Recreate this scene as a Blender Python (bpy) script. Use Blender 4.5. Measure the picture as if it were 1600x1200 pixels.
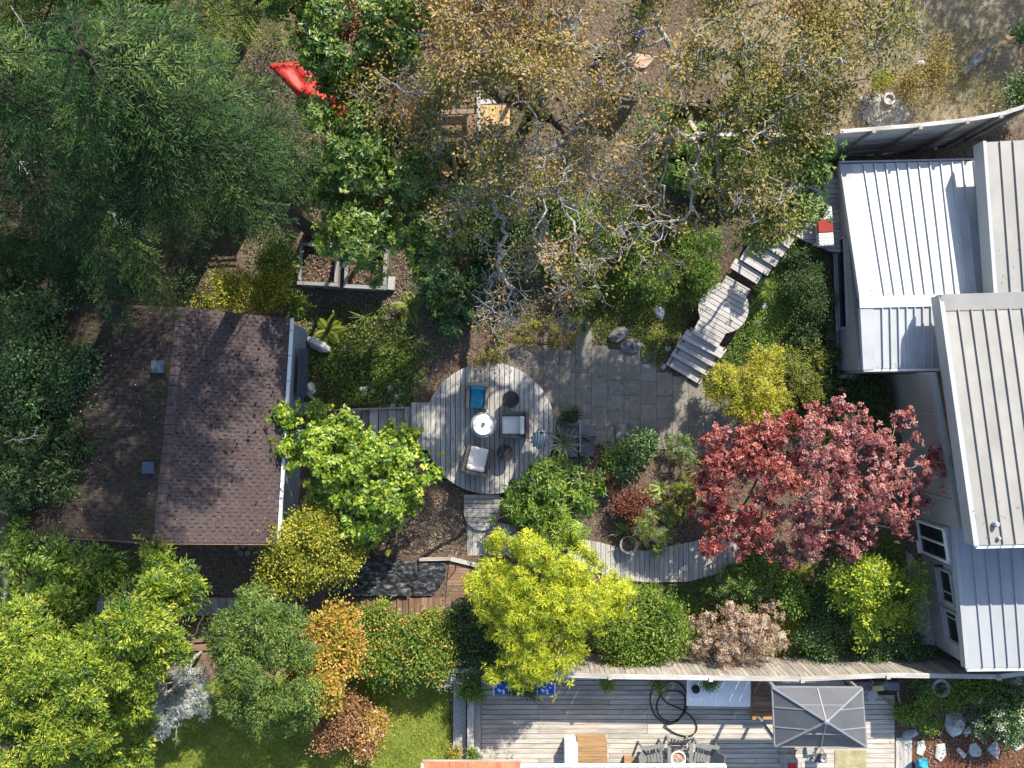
import bpy, math, random
import numpy as np
from math import radians, pi, sin, cos
random.seed(7)
S = bpy.context.scene
for o in list(bpy.data.objects): bpy.data.objects.remove(o)
COL = S.collection

# ------------------------------------------------------------ camera, sky, sun, exposure
H = 26.0                                   # flying height of the camera above the patio
PPM = 50.0                                 # photo pixels per metre at patio level (1600 px wide photo)
cd = bpy.data.cameras.new('camera'); cam = bpy.data.objects.new('camera', cd); COL.objects.link(cam)
cam.location = (0, 0, H); cam.rotation_euler = (0, 0, 0)
cd.sensor_width = 36; cd.lens = 36*H/32.0; cd.clip_end = 2000
S.camera = cam
SUNV = (0.55, 1.13, 1.0)                   # towards the sun
el = math.atan2(1.0, math.hypot(SUNV[0], SUNV[1])); az = math.atan2(SUNV[0], SUNV[1])
wd = bpy.data.worlds.new('World'); S.world = wd; wd.use_nodes = True
nt = wd.node_tree; nt.nodes.clear()
sk = nt.nodes.new('ShaderNodeTexSky'); sk.sky_type = 'NISHITA'; sk.sun_disc = False
sk.sun_elevation = el; sk.sun_rotation = az; sk.air_density = 1.0; sk.dust_density = 1.0
bg = nt.nodes.new('ShaderNodeBackground'); bg.inputs[1].default_value = 0.145
wo = nt.nodes.new('ShaderNodeOutputWorld')
nt.links.new(sk.outputs[0], bg.inputs[0]); nt.links.new(bg.outputs[0], wo.inputs[0])
sd = bpy.data.lights.new('sun', 'SUN'); sun = bpy.data.objects.new('sun', sd); COL.objects.link(sun)
sd.energy = 5.0; sd.angle = radians(0.5); sd.color = (1.0, 0.93, 0.80)
sun.rotation_euler = (pi/2 - el, 0, pi - az)
S.view_settings.view_transform = 'Standard'; S.view_settings.look = 'None'
S.view_settings.exposure = 0.9; S.view_settings.gamma = 1.0; S.view_settings.use_curve_mapping = False
S.render.engine = 'CYCLES'

# ------------------------------------------------------------ terrain and pixel -> place
def sstep(a, b, x):
    t = np.clip((np.asarray(x, float)-a)/(b-a), 0, 1); return t*t*(3-2*t)
def hgt(x, y):
    x = np.asarray(x, float); y = np.asarray(y, float)
    u = x + 0.55*y
    e = 0.75*sstep(6.2, 10.5, u)*sstep(-9.2, -6.6, y)*(1-1.35*sstep(4.8, 7.0, y))
    w = -0.75*sstep(-2.9, -5.6, x)*sstep(-11, -8, y)
    f = sstep(1.2, 4.0, np.abs(y))*sstep(2, 5, np.abs(x-1)) 
    b = 0.06*np.sin(1.7*x+0.6)*np.sin(1.3*y+1.1)*f*sstep(-9, -7.5, y)
    return e + w + b
def W(px, py, z=0.0):
    s = (H-z)/H/PPM; return np.array([(px-800)*s, (600-py)*s, z])
def G(px, py, dz=0.0):
    z = 0.0
    for _ in range(6):
        p = W(px, py, z+dz); z = float(hgt(p[0], p[1]))
    return np.array([p[0], p[1], z+dz])
def Gn(px, py):                            # vectorised ground points
    px = np.asarray(px, float); py = np.asarray(py, float); z = np.zeros_like(px)
    for _ in range(6):
        s = (H-z)/H/PPM; x = (px-800)*s; y = (600-py)*s; z = hgt(x, y)
    return np.stack([x, y, z], 1)
def to_px(P):
    k = PPM*H/(H-P[:, 2]); return 800+P[:, 0]*k, 600-P[:, 1]*k

# ------------------------------------------------------------ object helpers
def tag(o, label=None, cat=None, group=None, kind=None):
    if label: o['label'] = label
    if cat: o['category'] = cat
    if group: o['group'] = group
    if kind: o['kind'] = kind
    return o
def thing(name, loc, label, cat, group=None, kind=None):
    o = bpy.data.objects.new(name, None); COL.objects.link(o); o.location = loc
    o.empty_display_size = 0.3
    return tag(o, label, cat, group, kind)
def base_of(o):
    p = np.zeros(3)
    while o is not None: p += np.array(o.location); o = o.parent
    return p
def mk(name, V, F, mat, parent=None, rz=0.0, org=None, smooth=False):
    """one mesh object from world-space vertices; local axes turned by rz about the centroid"""
    V = np.asarray(V, float); org = V.mean(0) if org is None else np.asarray(org, float)
    L = V-org; c, s = cos(-rz), sin(-rz)
    L = np.stack([L[:, 0]*c-L[:, 1]*s, L[:, 0]*s+L[:, 1]*c, L[:, 2]], 1)
    me = bpy.data.meshes.new(name); me.from_pydata(L.tolist(), [], [list(f) for f in F]); me.update()
    if smooth: me.polygons.foreach_set('use_smooth', [True]*len(me.polygons))
    me.materials.append(mat)
    o = bpy.data.objects.new(name, me); COL.objects.link(o)
    if parent is not None: o.parent = parent; o.location = org-base_of(parent)
    else: o.location = org
    o.rotation_euler = (0, 0, rz)
    return o
def tri_mesh(name, V, T, mat, parent=None, tint=None, org=(0, 0, 0), smooth=False):
    """fast mesh of triangles (numpy)"""
    org = np.asarray(org, float)
    me = bpy.data.meshes.new(name); n = len(V); m = len(T)
    me.vertices.add(n); me.vertices.foreach_set('co', (V-org).astype(np.float32).ravel())
    me.loops.add(3*m); me.loops.foreach_set('vertex_index', T.astype(np.int32).ravel())
    me.polygons.add(m); me.polygons.foreach_set('loop_start', np.arange(0, 3*m, 3, dtype=np.int32))
    if smooth: me.polygons.foreach_set('use_smooth', np.ones(m, dtype=bool))
    if tint is not None:
        a = me.attributes.new('tint', 'FLOAT', 'POINT'); a.data.foreach_set('value', tint.astype(np.float32))
    me.materials.append(mat); me.update(calc_edges=True)
    o = bpy.data.objects.new(name, me); COL.objects.link(o)
    if parent is not None: o.parent = parent; o.location = org-base_of(parent)
    else: o.location = org
    return o
class MB:
    """collects boxes, prisms, tubes and lathes in world space"""
    def __init__(s): s.V = []; s.F = []
    def add(s, V, F):
        n = len(s.V); s.V += [tuple(v) for v in V]; s.F += [tuple(i+n for i in f) for f in F]; return s
    def box(s, c, d, rz=0.0, tilt=0.0, ax=(0, 0, 1)):
        hx, hy, hz = d[0]/2, d[1]/2, d[2]/2; V = []
        for X in (-hx, hx):
            for Y in (-hy, hy):
                for Z in (-hz, hz):
                    x, z = X*cos(tilt)+Z*sin(tilt), -X*sin(tilt)+Z*cos(tilt)
                    V.append((c[0]+x*cos(rz)-Y*sin(rz), c[1]+x*sin(rz)+Y*cos(rz), c[2]+z))
        return s.add(V, [(0, 1, 3, 2), (4, 6, 7, 5), (0, 4, 5, 1), (2, 3, 7, 6), (0, 2, 6, 4), (1, 5, 7, 3)])
    def bar(s, a, b, w, t, up=(0, 0, 1)):
        a = np.array(a, float); b = np.array(b, float); d = b-a; d = d/max(np.linalg.norm(d), 1e-9)
        u = np.cross(up, d)
        if np.linalg.norm(u) < 1e-5: u = np.cross((1, 0, 0), d)
        u /= np.linalg.norm(u); v = np.cross(d, u); V = []
        for p in (a, b):
            for (i, j) in ((-1, -1), (1, -1), (1, 1), (-1, 1)): V.append(p+u*i*w/2+v*j*t/2)
        return s.add(V, [(3, 2, 1, 0), (4, 5, 6, 7), (0, 1, 5, 4), (1, 2, 6, 5), (2, 3, 7, 6), (3, 0, 4, 7)])
    def prism(s, poly, z0, z1):
        """poly: world xy (or xyz offsets) list; z0/z1 scalar"""
        a = sum(poly[i][0]*poly[(i+1) % len(poly)][1]-poly[(i+1) % len(poly)][0]*poly[i][1] for i in range(len(poly)))
        if a < 0: poly = poly[::-1]
        n = len(poly); V = [(p[0], p[1], z0) for p in poly]+[(p[0], p[1], z1) for p in poly]
        F = [tuple(range(n))[::-1], tuple(range(n, 2*n))]+[(i, (i+1) % n, n+(i+1) % n, n+i) for i in range(n)]
        return s.add(V, F)
    def slab(s, Q, t):
        """thin slab under the 3-D polygon Q"""
        Q = [np.array(q, float) for q in Q]; n = len(Q)
        nn = np.cross(Q[1]-Q[0], Q[-1]-Q[0]); 
        if nn[2] < 0: Q = Q[::-1]
        V = [q-np.array((0, 0, t)) for q in Q]+Q
        F = [tuple(range(n))[::-1], tuple(range(n, 2*n))]+[(i, (i+1) % n, n+(i+1) % n, n+i) for i in range(n)]
        return s.add(V, F)
    def tube(s, pts, r, k=6, cap=True):
        pts = [np.array(p, float) for p in pts]; n = len(pts)
        r = [r]*n if np.isscalar(r) else r; V = []; u = None
        for i, p in enumerate(pts):
            d = pts[min(i+1, n-1)]-pts[max(i-1, 0)]; d /= max(np.linalg.norm(d), 1e-9)
            if u is None:
                u = np.cross(d, (0, 0, 1)); 
                if np.linalg.norm(u) < 1e-3: u = np.cross(d, (1, 0, 0))
            u = u-d*np.dot(u, d); u /= max(np.linalg.norm(u), 1e-9); v = np.cross(d, u)
            for j in range(k):
                a = 2*pi*j/k; V.append(p+(u*cos(a)+v*sin(a))*r[i])
        F = [(i*k+j, i*k+(j+1) % k, (i+1)*k+(j+1) % k, (i+1)*k+j) for i in range(n-1) for j in range(k)]
        if cap: F += [tuple(range(k))[::-1], tuple(range((n-1)*k, n*k))]
        return s.add(V, F)
    def lathe(s, c, prof, k=24, sx=1, sy=1):
        V = []; n = len(prof)
        for (r, z) in prof:
            for j in range(k):
                a = 2*pi*j/k; V.append((c[0]+r*cos(a)*sx, c[1]+r*sin(a)*sy, c[2]+z))
        F = [(i*k+j, i*k+(j+1) % k, (i+1)*k+(j+1) % k, (i+1)*k+j) for i in range(n-1) for j in range(k)]
        F += [tuple(range(k))[::-1], tuple(range((n-1)*k, n*k))]
        return s.add(V, F)
    def build(s, name, mat, parent=None, rz=0.0, smooth=False, org=None):
        return mk(name, s.V, s.F, mat, parent, rz, org, smooth)
def bevel(o, w=0.01, seg=1):
    m = o.modifiers.new('bevel', 'BEVEL'); m.width = w; m.segments = seg; m.limit_method = 'ANGLE'; return o
def solo(o, label, cat, group=None, kind=None): return tag(o, label, cat, group, kind)

# ------------------------------------------------------------ materials
def newmat(name):
    m = bpy.data.materials.new(name); m.use_nodes = True; t = m.node_tree; t.nodes.clear()
    return m, t, t.nodes.new
def ramp(N, stops):
    r = N('ShaderNodeValToRGB'); e = r.color_ramp.elements
    while len(e) < len(stops): e.new(0.5)
    for i, (p, c) in enumerate(stops): e[i].position = p; e[i].color = (*c, 1)
    return r
def surf(name, stops, scale=(3, 3, 3), rough=0.8, detail=6, bump=0.15, bscale=None, metal=0.0, vary=0.0, dirt=None, dscale=0.7, dist=0.4, spec=0.3):
    """object-space noise surface; vary = per-object brightness change; dirt = (colour, amount)"""
    m, t, N = newmat(name); L = t.links.new
    tc = N('ShaderNodeTexCoord'); oi = N('ShaderNodeObjectInfo')
    mp = N('ShaderNodeMapping'); mp.inputs['Scale'].default_value = scale
    ad = N('ShaderNodeVectorMath'); ad.operation = 'ADD'
    mu = N('ShaderNodeVectorMath'); mu.operation = 'SCALE'; mu.inputs['Scale'].default_value = 37.0
    cx = N('ShaderNodeCombineXYZ'); L(oi.outputs['Random'], cx.inputs[0]); L(oi.outputs['Random'], cx.inputs[1])
    L(cx.outputs[0], mu.inputs[0]); L(tc.outputs['Object'], ad.inputs[0]); L(mu.outputs[0], ad.inputs[1])
    L(ad.outputs[0], mp.inputs[0])
    n1 = N('ShaderNodeTexNoise'); n1.inputs['Scale'].default_value = 1.0; n1.inputs['Detail'].default_value = detail
    n1.inputs['Roughness'].default_value = 0.65; n1.inputs['Distortion'].default_value = dist
    L(mp.outputs[0], n1.inputs['Vector'])
    r = ramp(N, stops); L(n1.outputs['Fac'], r.inputs[0]); colr = r.outputs[0]
    if dirt:
        n2 = N('ShaderNodeTexNoise'); n2.inputs['Scale'].default_value = dscale; n2.inputs['Detail'].default_value = 5
        L(ad.outputs[0], n2.inputs['Vector'])
        rr = ramp(N, [(0.45, (0, 0, 0)), (0.68, (dirt[1],)*3)]); L(n2.outputs['Fac'], rr.inputs[0])
        mx = N('ShaderNodeMix'); mx.data_type = 'RGBA'; L(rr.outputs[0], mx.inputs[0]); L(colr, mx.inputs[6]); mx.inputs[7].default_value = (*dirt[0], 1)
        colr = mx.outputs[2]
    if vary:
        hs = N('ShaderNodeHueSaturation'); mr = N('ShaderNodeMapRange')
        mr.inputs[3].default_value = 1-vary; mr.inputs[4].default_value = 1+vary
        L(oi.outputs['Random'], mr.inputs[0]); L(mr.outputs[0], hs.inputs['Value']); L(colr, hs.inputs['Color']); colr = hs.outputs[0]
    b = N('ShaderNodeBsdfPrincipled'); b.inputs['Roughness'].default_value = rough; b.inputs['Metallic'].default_value = metal
    b.inputs['Specular IOR Level'].default_value = spec
    L(colr, b.inputs['Base Color'])
    if bump:
        bp = N('ShaderNodeBump'); bp.inputs['Strength'].default_value = bump; bp.inputs['Distance'].default_value = 0.02
        if bscale:
            n3 = N('ShaderNodeTexNoise'); n3.inputs['Scale'].default_value = bscale; n3.inputs['Detail'].default_value = 4
            L(tc.outputs['Object'], n3.inputs['Vector']); L(n3.outputs['Fac'], bp.inputs['Height'])
        else: L(n1.outputs['Fac'], bp.inputs['Height'])
        L(bp.outputs[0], b.inputs['Normal'])
    o = N('ShaderNodeOutputMaterial'); L(b.outputs[0], o.inputs[0]); return m
def leafmat(name, stops, trans=0.35, gloss=0.025):
    m, t, N = newmat(name); L = t.links.new
    a = N('ShaderNodeAttribute'); a.attribute_name = 'tint'
    r = ramp(N, stops); L(a.outputs['Fac'], r.inputs[0])
    d = N('ShaderNodeBsdfDiffuse'); tr = N('ShaderNodeBsdfTranslucent'); g = N('ShaderNodeBsdfGlossy'); g.inputs['Roughness'].default_value = 0.45
    g.inputs[0].default_value = (0.9, 0.95, 1, 1)
    L(r.outputs[0], d.inputs[0])
    hs = N('ShaderNodeHueSaturation'); hs.inputs['Value'].default_value = 1.25; hs.inputs['Saturation'].default_value = 1.1
    L(r.outputs[0], hs.inputs['Color']); L(hs.outputs[0], tr.inputs[0])
    m1 = N('ShaderNodeMixShader'); m1.inputs[0].default_value = trans; L(d.outputs[0], m1.inputs[1]); L(tr.outputs[0], m1.inputs[2])
    m2 = N('ShaderNodeMixShader'); m2.inputs[0].default_value = gloss; L(m1.outputs[0], m2.inputs[1]); L(g.outputs[0], m2.inputs[2])
    o = N('ShaderNodeOutputMaterial'); L(m2.outputs[0], o.inputs[0]); return m
M = {}
def wood(name, lo, hi, vary=0.14, dirt=None): 
    md = tuple((a+b)/2 for a, b in zip(lo, hi)); dk = tuple(a*0.55 for a in lo)
    return surf(name, [(0.28, dk), (0.42, lo), (0.55, md), (0.72, hi)], scale=(1.6, 34, 34), rough=0.85, bump=0.25, vary=vary, dirt=dirt, dscale=1.1, dist=0.6)
M['deck'] = wood('weathered_deck_wood', (.32, .31, .295), (.50, .475, .44), 0.16, ((.20, .19, .17), 0.55))
M['deck_pale'] = wood('sunlit_tone_deck_wood', (.38, .345, .30), (.58, .535, .475), 0.16, ((.26, .22, .18), 0.5))  # deck wood with the warm sunlit tone put into its colour
M['palefence'] = wood('weathered_bounce_lit_plank_wood', (.40, .37, .33), (.60, .56, .51), 0.16, ((.26, .23, .2), 0.45))  # weathered wood, coloured paler to stand in for light bounced off the roof
M['deck_warm'] = wood('weathered_warm_deck_wood', (.36, .31, .25), (.55, .49, .42), 0.16, ((.25, .19, .13), 0.5))
M['stair'] = wood('weathered_stair_wood', (.36, .34, .32), (.54, .51, .48), 0.1, ((.24, .22, .2), 0.4))
M['brown'] = wood('brown_path_wood', (.17, .10, .065), (.29, .19, .13), 0.25, ((.07, .045, .03), 0.7))
M['oldfence'] = wood('grey_fence_wood', (.26, .23, .20), (.44, .40, .35), 0.2, ((.14, .12, .10), 0.5))
M['fresh'] = wood('fresh_yellow_timber', (.36, .24, .11), (.52, .37, .2), 0.2)
M['tan'] = wood('tan_timber', (.22, .16, .11), (.36, .28, .2), 0.25)
M['crate'] = wood('orange_cedar_wood', (.26, .15, .07), (.42, .27, .14), 0.15)
M['bedwood'] = wood('grey_stained_bed_wood', (.19, .19, .19), (.31, .305, .30), 0.12)
M['white_metal'] = surf('white_roof_metal', [(.3, (.41, .435, .46)), (.7, (.47, .495, .52))], (1, 1, 1), .42, bump=0, dirt=((.33, .33, .31), .45), dscale=1.1, vary=.04)
M['grey_metal'] = surf('warm_grey_roof_metal', [(.3, (.23, .225, .215)), (.7, (.27, .263, .253))], (.8, .8, .8), .45, bump=0, dirt=((.36, .345, .325), .5), dscale=.9, vary=.05)
M['blue_metal'] = surf('pale_grey_roof_metal', [(.3, (.29, .305, .325)), (.7, (.34, .355, .375))], (.8, .8, .8), .45, bump=0, vary=.03)
M['fascia'] = surf('grey_fascia_paint', [(.3, (.30, .31, .32)), (.7, (.36, .37, .38))], (1, 1, 1), .6, bump=0)
M['wallp'] = surf('taupe_wall_paint', [(.3, (.25, .245, .24)), (.7, (.31, .305, .30))], (2, 2, 2), .75, bump=0.05, dirt=((.2, .19, .18), .3))
M['white'] = surf('white_paint', [(.3, (.72, .72, .72)), (.7, (.82, .82, .81))], (4, 4, 4), .5, bump=0.02)
M['offwhite'] = surf('cream_cushion_fabric', [(.3, (.60, .57, .53)), (.7, (.70, .67, .63))], (30, 30, 30), .95, bump=0.2)
M['blue_fabric'] = surf('turquoise_fabric', [(.3, (.02, .20, .30)), (.7, (.04, .30, .42))], (12, 12, 12), .9, bump=0.2)
M['wicker'] = surf('dark_brown_wicker', [(.3, (.055, .045, .045)), (.7, (.12, .10, .10))], (60, 60, 60), .7, bump=0.5)
M['wicker_tan'] = surf('tan_wicker', [(.3, (.22, .17, .14)), (.7, (.36, .29, .24))], (60, 60, 60), .7, bump=0.5)
M['black'] = surf('black_plastic', [(.3, (.012, .013, .016)), (.7, (.022, .024, .028))], (8, 8, 8), .8, bump=0.05)
M['black_weave'] = surf('black_rattan', [(.3, (.015, .016, .02)), (.7, (.05, .05, .055))], (50, 50, 50), .55, bump=0.5)
M['grey_plastic'] = surf('grey_resin', [(.3, (.16, .16, .155)), (.7, (.21, .21, .20))], (6, 6, 6), .6, bump=0.03)
M['blue_white'] = None
M['stone'] = surf('pale_rock', [(.3, (.30, .30, .30)), (.5, (.42, .42, .41)), (.7, (.56, .56, .55))], (5, 5, 5), .9, bump=0.6, vary=.15, dirt=((.14, .15, .09), .5), dscale=3)
M['whitestone'] = surf('white_rock', [(.3, (.5, .5, .49)), (.7, (.72, .72, .70))], (6, 6, 6), .9, bump=0.5, vary=.1, dirt=((.3, .3, .25), .4), dscale=4)
M['darkrock'] = surf('dark_bedrock', [(.3, (.075, .075, .085)), (.5, (.14, .14, .15)), (.7, (.28, .28, .28))], (4, 4, 4), .9, bump=0.8, dirt=((.08, .09, .04), .5), dscale=2)
M['paver'] = surf('concrete_paver', [(.3, (.175, .16, .135)), (.5, (.21, .193, .165)), (.7, (.25, .232, .20))], (5, 5, 5), .9, bump=0.25, vary=.05, dirt=((.13, .12, .085), .5), dscale=1.3, bscale=60)
M['slate'] = surf('dark_grey_slab', [(.3, (.07, .075, .085)), (.7, (.13, .135, .15))], (5, 5, 5), .7, bump=0.2, vary=.15, dirt=((.2, .2, .2), .3), dscale=3)
M['concrete'] = surf('aggregate_concrete', [(.3, (.22, .22, .22)), (.5, (.33, .33, .32)), (.7, (.45, .45, .44))], (22, 22, 22), .9, bump=0.3, detail=8)
M['bark'] = surf('grey_lichen_bark', [(.3, (.17, .16, .15)), (.5, (.30, .285, .265)), (.7, (.45, .435, .41))], (14, 14, 14), .95, bump=0.4)
M['darkbark'] = surf('brown_bark', [(.3, (.045, .035, .028)), (.7, (.12, .09, .07))], (10, 10, 10), .95, bump=0.6)
M['fir_bark'] = surf('near_black_fir_bark', [(.3, (.02, .016, .013)), (.7, (.05, .04, .032))], (10, 10, 10), .95, bump=0.3)
M['redbark'] = surf('peeling_orange_bark', [(.3, (.16, .075, .035)), (.7, (.32, .17, .08))], (6, 6, 6), .8, bump=0.3)
M['soil'] = surf('dark_compost', [(.3, (.035, .022, .015)), (.5, (.085, .055, .038)), (.7, (.17, .12, .085))], (11, 11, 11), 1.0, detail=9, bump=1.0)
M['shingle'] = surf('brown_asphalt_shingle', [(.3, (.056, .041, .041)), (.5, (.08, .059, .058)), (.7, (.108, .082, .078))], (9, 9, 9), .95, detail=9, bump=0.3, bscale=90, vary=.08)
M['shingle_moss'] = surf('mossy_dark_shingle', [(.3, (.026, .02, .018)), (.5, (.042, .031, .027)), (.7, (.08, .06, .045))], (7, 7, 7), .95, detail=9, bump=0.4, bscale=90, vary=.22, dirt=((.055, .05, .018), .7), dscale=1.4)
M['shedwall'] = surf('blue_grey_wall_paint', [(.3, (.18, .22, .28)), (.7, (.24, .28, .34))], (3, 3, 3), .7, bump=0.05)
M['bluebox'] = surf('blue_grey_sheet_metal', [(.3, (.045, .065, .095)), (.7, (.07, .095, .13))], (6, 6, 6), .5, bump=0)
M['glass'] = surf('dark_window_glass', [(.3, (.012, .015, .02)), (.7, (.022, .026, .03))], (1, 1, 1), .06, bump=0, spec=.6)
M['red_tarp'] = surf('red_tarpaulin', [(.3, (.36, .022, .018)), (.7, (.48, .04, .03))], (3, 3, 3), .55, bump=0.3)
M['brown_tarp'] = surf('brown_canvas', [(.3, (.26, .17, .12)), (.7, (.36, .25, .18))], (4, 4, 4), .8, bump=0.3)
M['red_paint'] = surf('red_enamel', [(.3, (.42, .02, .015)), (.7, (.5, .035, .03))], (3, 3, 3), .4, bump=0)
M['redcloth'] = surf('red_fabric', [(.3, (.22, .03, .024)), (.7, (.28, .045, .034))], (40, 40, 40), .9, bump=0.2)
M['redtile'] = surf('red_roof_tile', [(.3, (.36, .12, .06)), (.7, (.52, .22, .12))], (8, 8, 8), .85, bump=0.2, vary=.15)
M['weedcloth'] = surf('black_weed_fabric', [(.38, (.012, .013, .017)), (.52, (.035, .037, .042)), (.66, (.20, .20, .195))], (5, 11, 5), .28, bump=0.9, detail=8)  # palest stop paints gloss highlights into the black cloth
M['polycarb'] = surf('smoked_grey_canopy_panel', [(.3, (.075, .08, .092)), (.7, (.10, .105, .12))], (1.5, 1.5, 1.5), .3, bump=0, dirt=((.16, .155, .15), .35), dscale=1.2)
M['bronze'] = surf('grey_metal_frame', [(.3, (.25, .25, .26)), (.7, (.33, .33, .34))], (3, 3, 3), .4, bump=0, metal=.3)
M['striped'] = None
M['teal_glass'] = surf('green_glass', [(.3, (.10, .22, .10)), (.7, (.16, .3, .14))], (4, 4, 4), .1, bump=0)
M['terracotta'] = surf('terracotta_clay', [(.3, (.34, .17, .10)), (.7, (.46, .25, .16))], (6, 6, 6), .85, bump=0.1)
M['logend'] = surf('cut_log_end', [(.3, (.16, .13, .10)), (.7, (.32, .27, .22))], (16, 16, 16), .95, bump=0.3, vary=.3)
def striped(name, c1, c2, freq, axis=0, wob=0.0, zig=None):
    """printed cloth: stripes (or chevrons) along a local axis"""
    m, t, N = newmat(name); L = t.links.new
    tc = N('ShaderNodeTexCoord'); sp = N('ShaderNodeSeparateXYZ'); L(tc.outputs['Object'], sp.inputs[0])
    a = N('ShaderNodeMath'); a.operation = 'MULTIPLY'; a.inputs[1].default_value = freq; L(sp.outputs[axis], a.inputs[0]); v = a.outputs[0]
    if zig:
        b = N('ShaderNodeMath'); b.operation = 'PINGPONG'; b.inputs[1].default_value = zig; L(sp.outputs[1-axis], b.inputs[0])
        c = N('ShaderNodeMath'); c.operation = 'MULTIPLY_ADD'; c.inputs[1].default_value = freq; L(b.outputs[0], c.inputs[0]); L(v, c.inputs[2]); v = c.outputs[0]
    f = N('ShaderNodeMath'); f.operation = 'FRACT'; L(v, f.inputs[0])
    g = N('ShaderNodeMath'); g.operation = 'GREATER_THAN'; g.inputs[1].default_value = .5; L(f.outputs[0], g.inputs[0])
    mx = N('ShaderNodeMix'); mx.data_type = 'RGBA'; L(g.outputs[0], mx.inputs[0]); mx.inputs[6].default_value = (*c1, 1); mx.inputs[7].default_value = (*c2, 1)
    p = N('ShaderNodeBsdfPrincipled'); p.inputs['Roughness'].default_value = .9; L(mx.outputs[2], p.inputs['Base Color'])
    o = N('ShaderNodeOutputMaterial'); L(p.outputs[0], o.inputs[0]); return m
M['chevron'] = striped('grey_white_chevron_cloth', (.72, .71, .71), (.30, .28, .30), 11.0, 1, zig=0.055)
M['umbrella'] = striped('grey_white_striped_canvas', (.66, .66, .68), (.24, .26, .31), 13.0, 0)
def dots(name, c1, c2, scale):
    m, t, N = newmat(name); L = t.links.new
    tc = N('ShaderNodeTexCoord'); v = N('ShaderNodeTexVoronoi'); v.inputs['Scale'].default_value = scale; L(tc.outputs['Object'], v.inputs['Vector'])
    r = ramp(N, [(.30, c2), (.34, c1)]); L(v.outputs['Distance'], r.inputs[0])
    p = N('ShaderNodeBsdfPrincipled'); p.inputs['Roughness'].default_value = .9; L(r.outputs[0], p.inputs['Base Color'])
    o = N('ShaderNodeOutputMaterial'); L(p.outputs[0], o.inputs[0]); return m
M['bluedots'] = dots('blue_white_printed_fabric', (.02, .10, .42), (.7, .74, .8), 8.0)

def groundmat():
    """soil, moss, dry grass and red mulch mixed by where each lies"""
    m, t, N = newmat('garden_soil'); L = t.links.new
    tc = N('ShaderNodeTexCoord')
    def noise(sc, det=8, ro=.65):
        n = N('ShaderNodeTexNoise'); n.inputs['Scale'].default_value = sc; n.inputs['Detail'].default_value = det; n.inputs['Roughness'].default_value = ro
        L(tc.outputs['Object'], n.inputs['Vector']); return n.outputs['Fac']
    fine = noise(14, 10, .75); mid = noise(1.1, 6)
    def rp(stops, src=None): r = ramp(N, stops); L(src or fine, r.inputs[0]); return r.outputs[0]
    soil = rp([(.30, (.036, .025, .018)), (.46, (.10, .072, .052)), (.58, (.18, .135, .10)), (.74, (.31, .25, .19))])
    moss = rp([(.3, (.022, .034, .008)), (.5, (.055, .075, .016)), (.7, (.12, .13, .035))])
    dry = rp([(.3, (.12, .095, .065)), (.47, (.225, .185, .13)), (.6, (.31, .265, .19)), (.75, (.44, .39, .3))])
    mulch = rp([(.3, (.05, .022, .014)), (.5, (.14, .06, .036)), (.7, (.26, .13, .08))])
    def mix(a, b, fac):
        x = N('ShaderNodeMix'); x.data_type = 'RGBA'; L(fac, x.inputs[0]); L(a, x.inputs[6]); L(b, x.inputs[7]); return x.outputs[2]
    def zone(nm, nz=mid, k=1.6):
        a = N('ShaderNodeAttribute'); a.attribute_name = nm
        s = N('ShaderNodeMath'); s.operation = 'MULTIPLY_ADD'; L(nz, s.inputs[0]); s.inputs[1].default_value = k; s.inputs[2].default_value = -k*0.5
        q = N('ShaderNodeMath'); q.operation = 'ADD'; L(a.outputs['Fac'], q.inputs[0]); L(s.outputs[0], q.inputs[1])
        c = ramp(N, [(.35, (0, 0, 0)), (.65, (1, 1, 1))]); L(q.outputs[0], c.inputs[0]); return c.outputs[0]
    c = mix(soil, dry, zone('dry')); c = mix(c, moss, zone('moss', noise(1.9, 7))); c = mix(c, mulch, zone('mulch'))
    b = N('ShaderNodeBsdfPrincipled'); b.inputs['Roughness'].default_value = 1; b.inputs['Specular IOR Level'].default_value = .1
    L(c, b.inputs['Base Color'])
    bp = N('ShaderNodeBump'); bp.inputs['Strength'].default_value = .8; bp.inputs['Distance'].default_value = .05; L(fine, bp.inputs['Height']); L(bp.outputs[0], b.inputs['Normal'])
    o = N('ShaderNodeOutputMaterial'); L(b.outputs[0], o.inputs[0]); return m
M['ground'] = groundmat()
M['lawn'] = surf('lawn_soil_and_grass', [(.3, (.08, .105, .018)), (.5, (.14, .175, .03)), (.7, (.21, .235, .055))], (9, 9, 9), 1, detail=8, bump=.5)
# leaf colours (base reflectances)
def lm(k, *cols, raw=False, **kw):
    raw_c = [(c[0]*1.4, c[1]*1.4, c[2]*1.4) for c in cols]; cols = [(min(.62, c[0]*1.5), min(.62, c[1]*1.42), min(.6, c[2]*(1.05 if c[2] < .2 else 1.2))) for c in cols]; n = len(cols)
    if raw: cols = [tuple(x*.93 for x in c) for c in raw_c]
    M[k] = leafmat(k, [(i/(n-1), c) for i, c in enumerate(cols)], **kw)
lm('fir_needles', (.005, .015, .007), (.014, .035, .015), (.038, .074, .027), (.10, .14, .05), trans=.15, gloss=.008)
lm('fir_needles_light', (.014, .034, .008), (.04, .075, .014), (.09, .135, .026), (.18, .21, .055), trans=.2, gloss=.01)  # pale green, also standing in for sunlit highlights on the top left firs
lm('oak_leaves', (.03, .055, .010), (.085, .108, .024), (.17, .148, .054), (.27, .19, .095), (.25, .13, .062), trans=.25, gloss=.015)
lm('arbutus_leaves', (.016, .048, .008), (.048, .105, .016), (.10, .165, .03), (.19, .235, .06), trans=.28, gloss=.035)
lm('laurel_leaves', (.012, .036, .010), (.026, .068, .016), (.05, .105, .025), (.085, .14, .035), trans=.2, gloss=.045)
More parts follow.
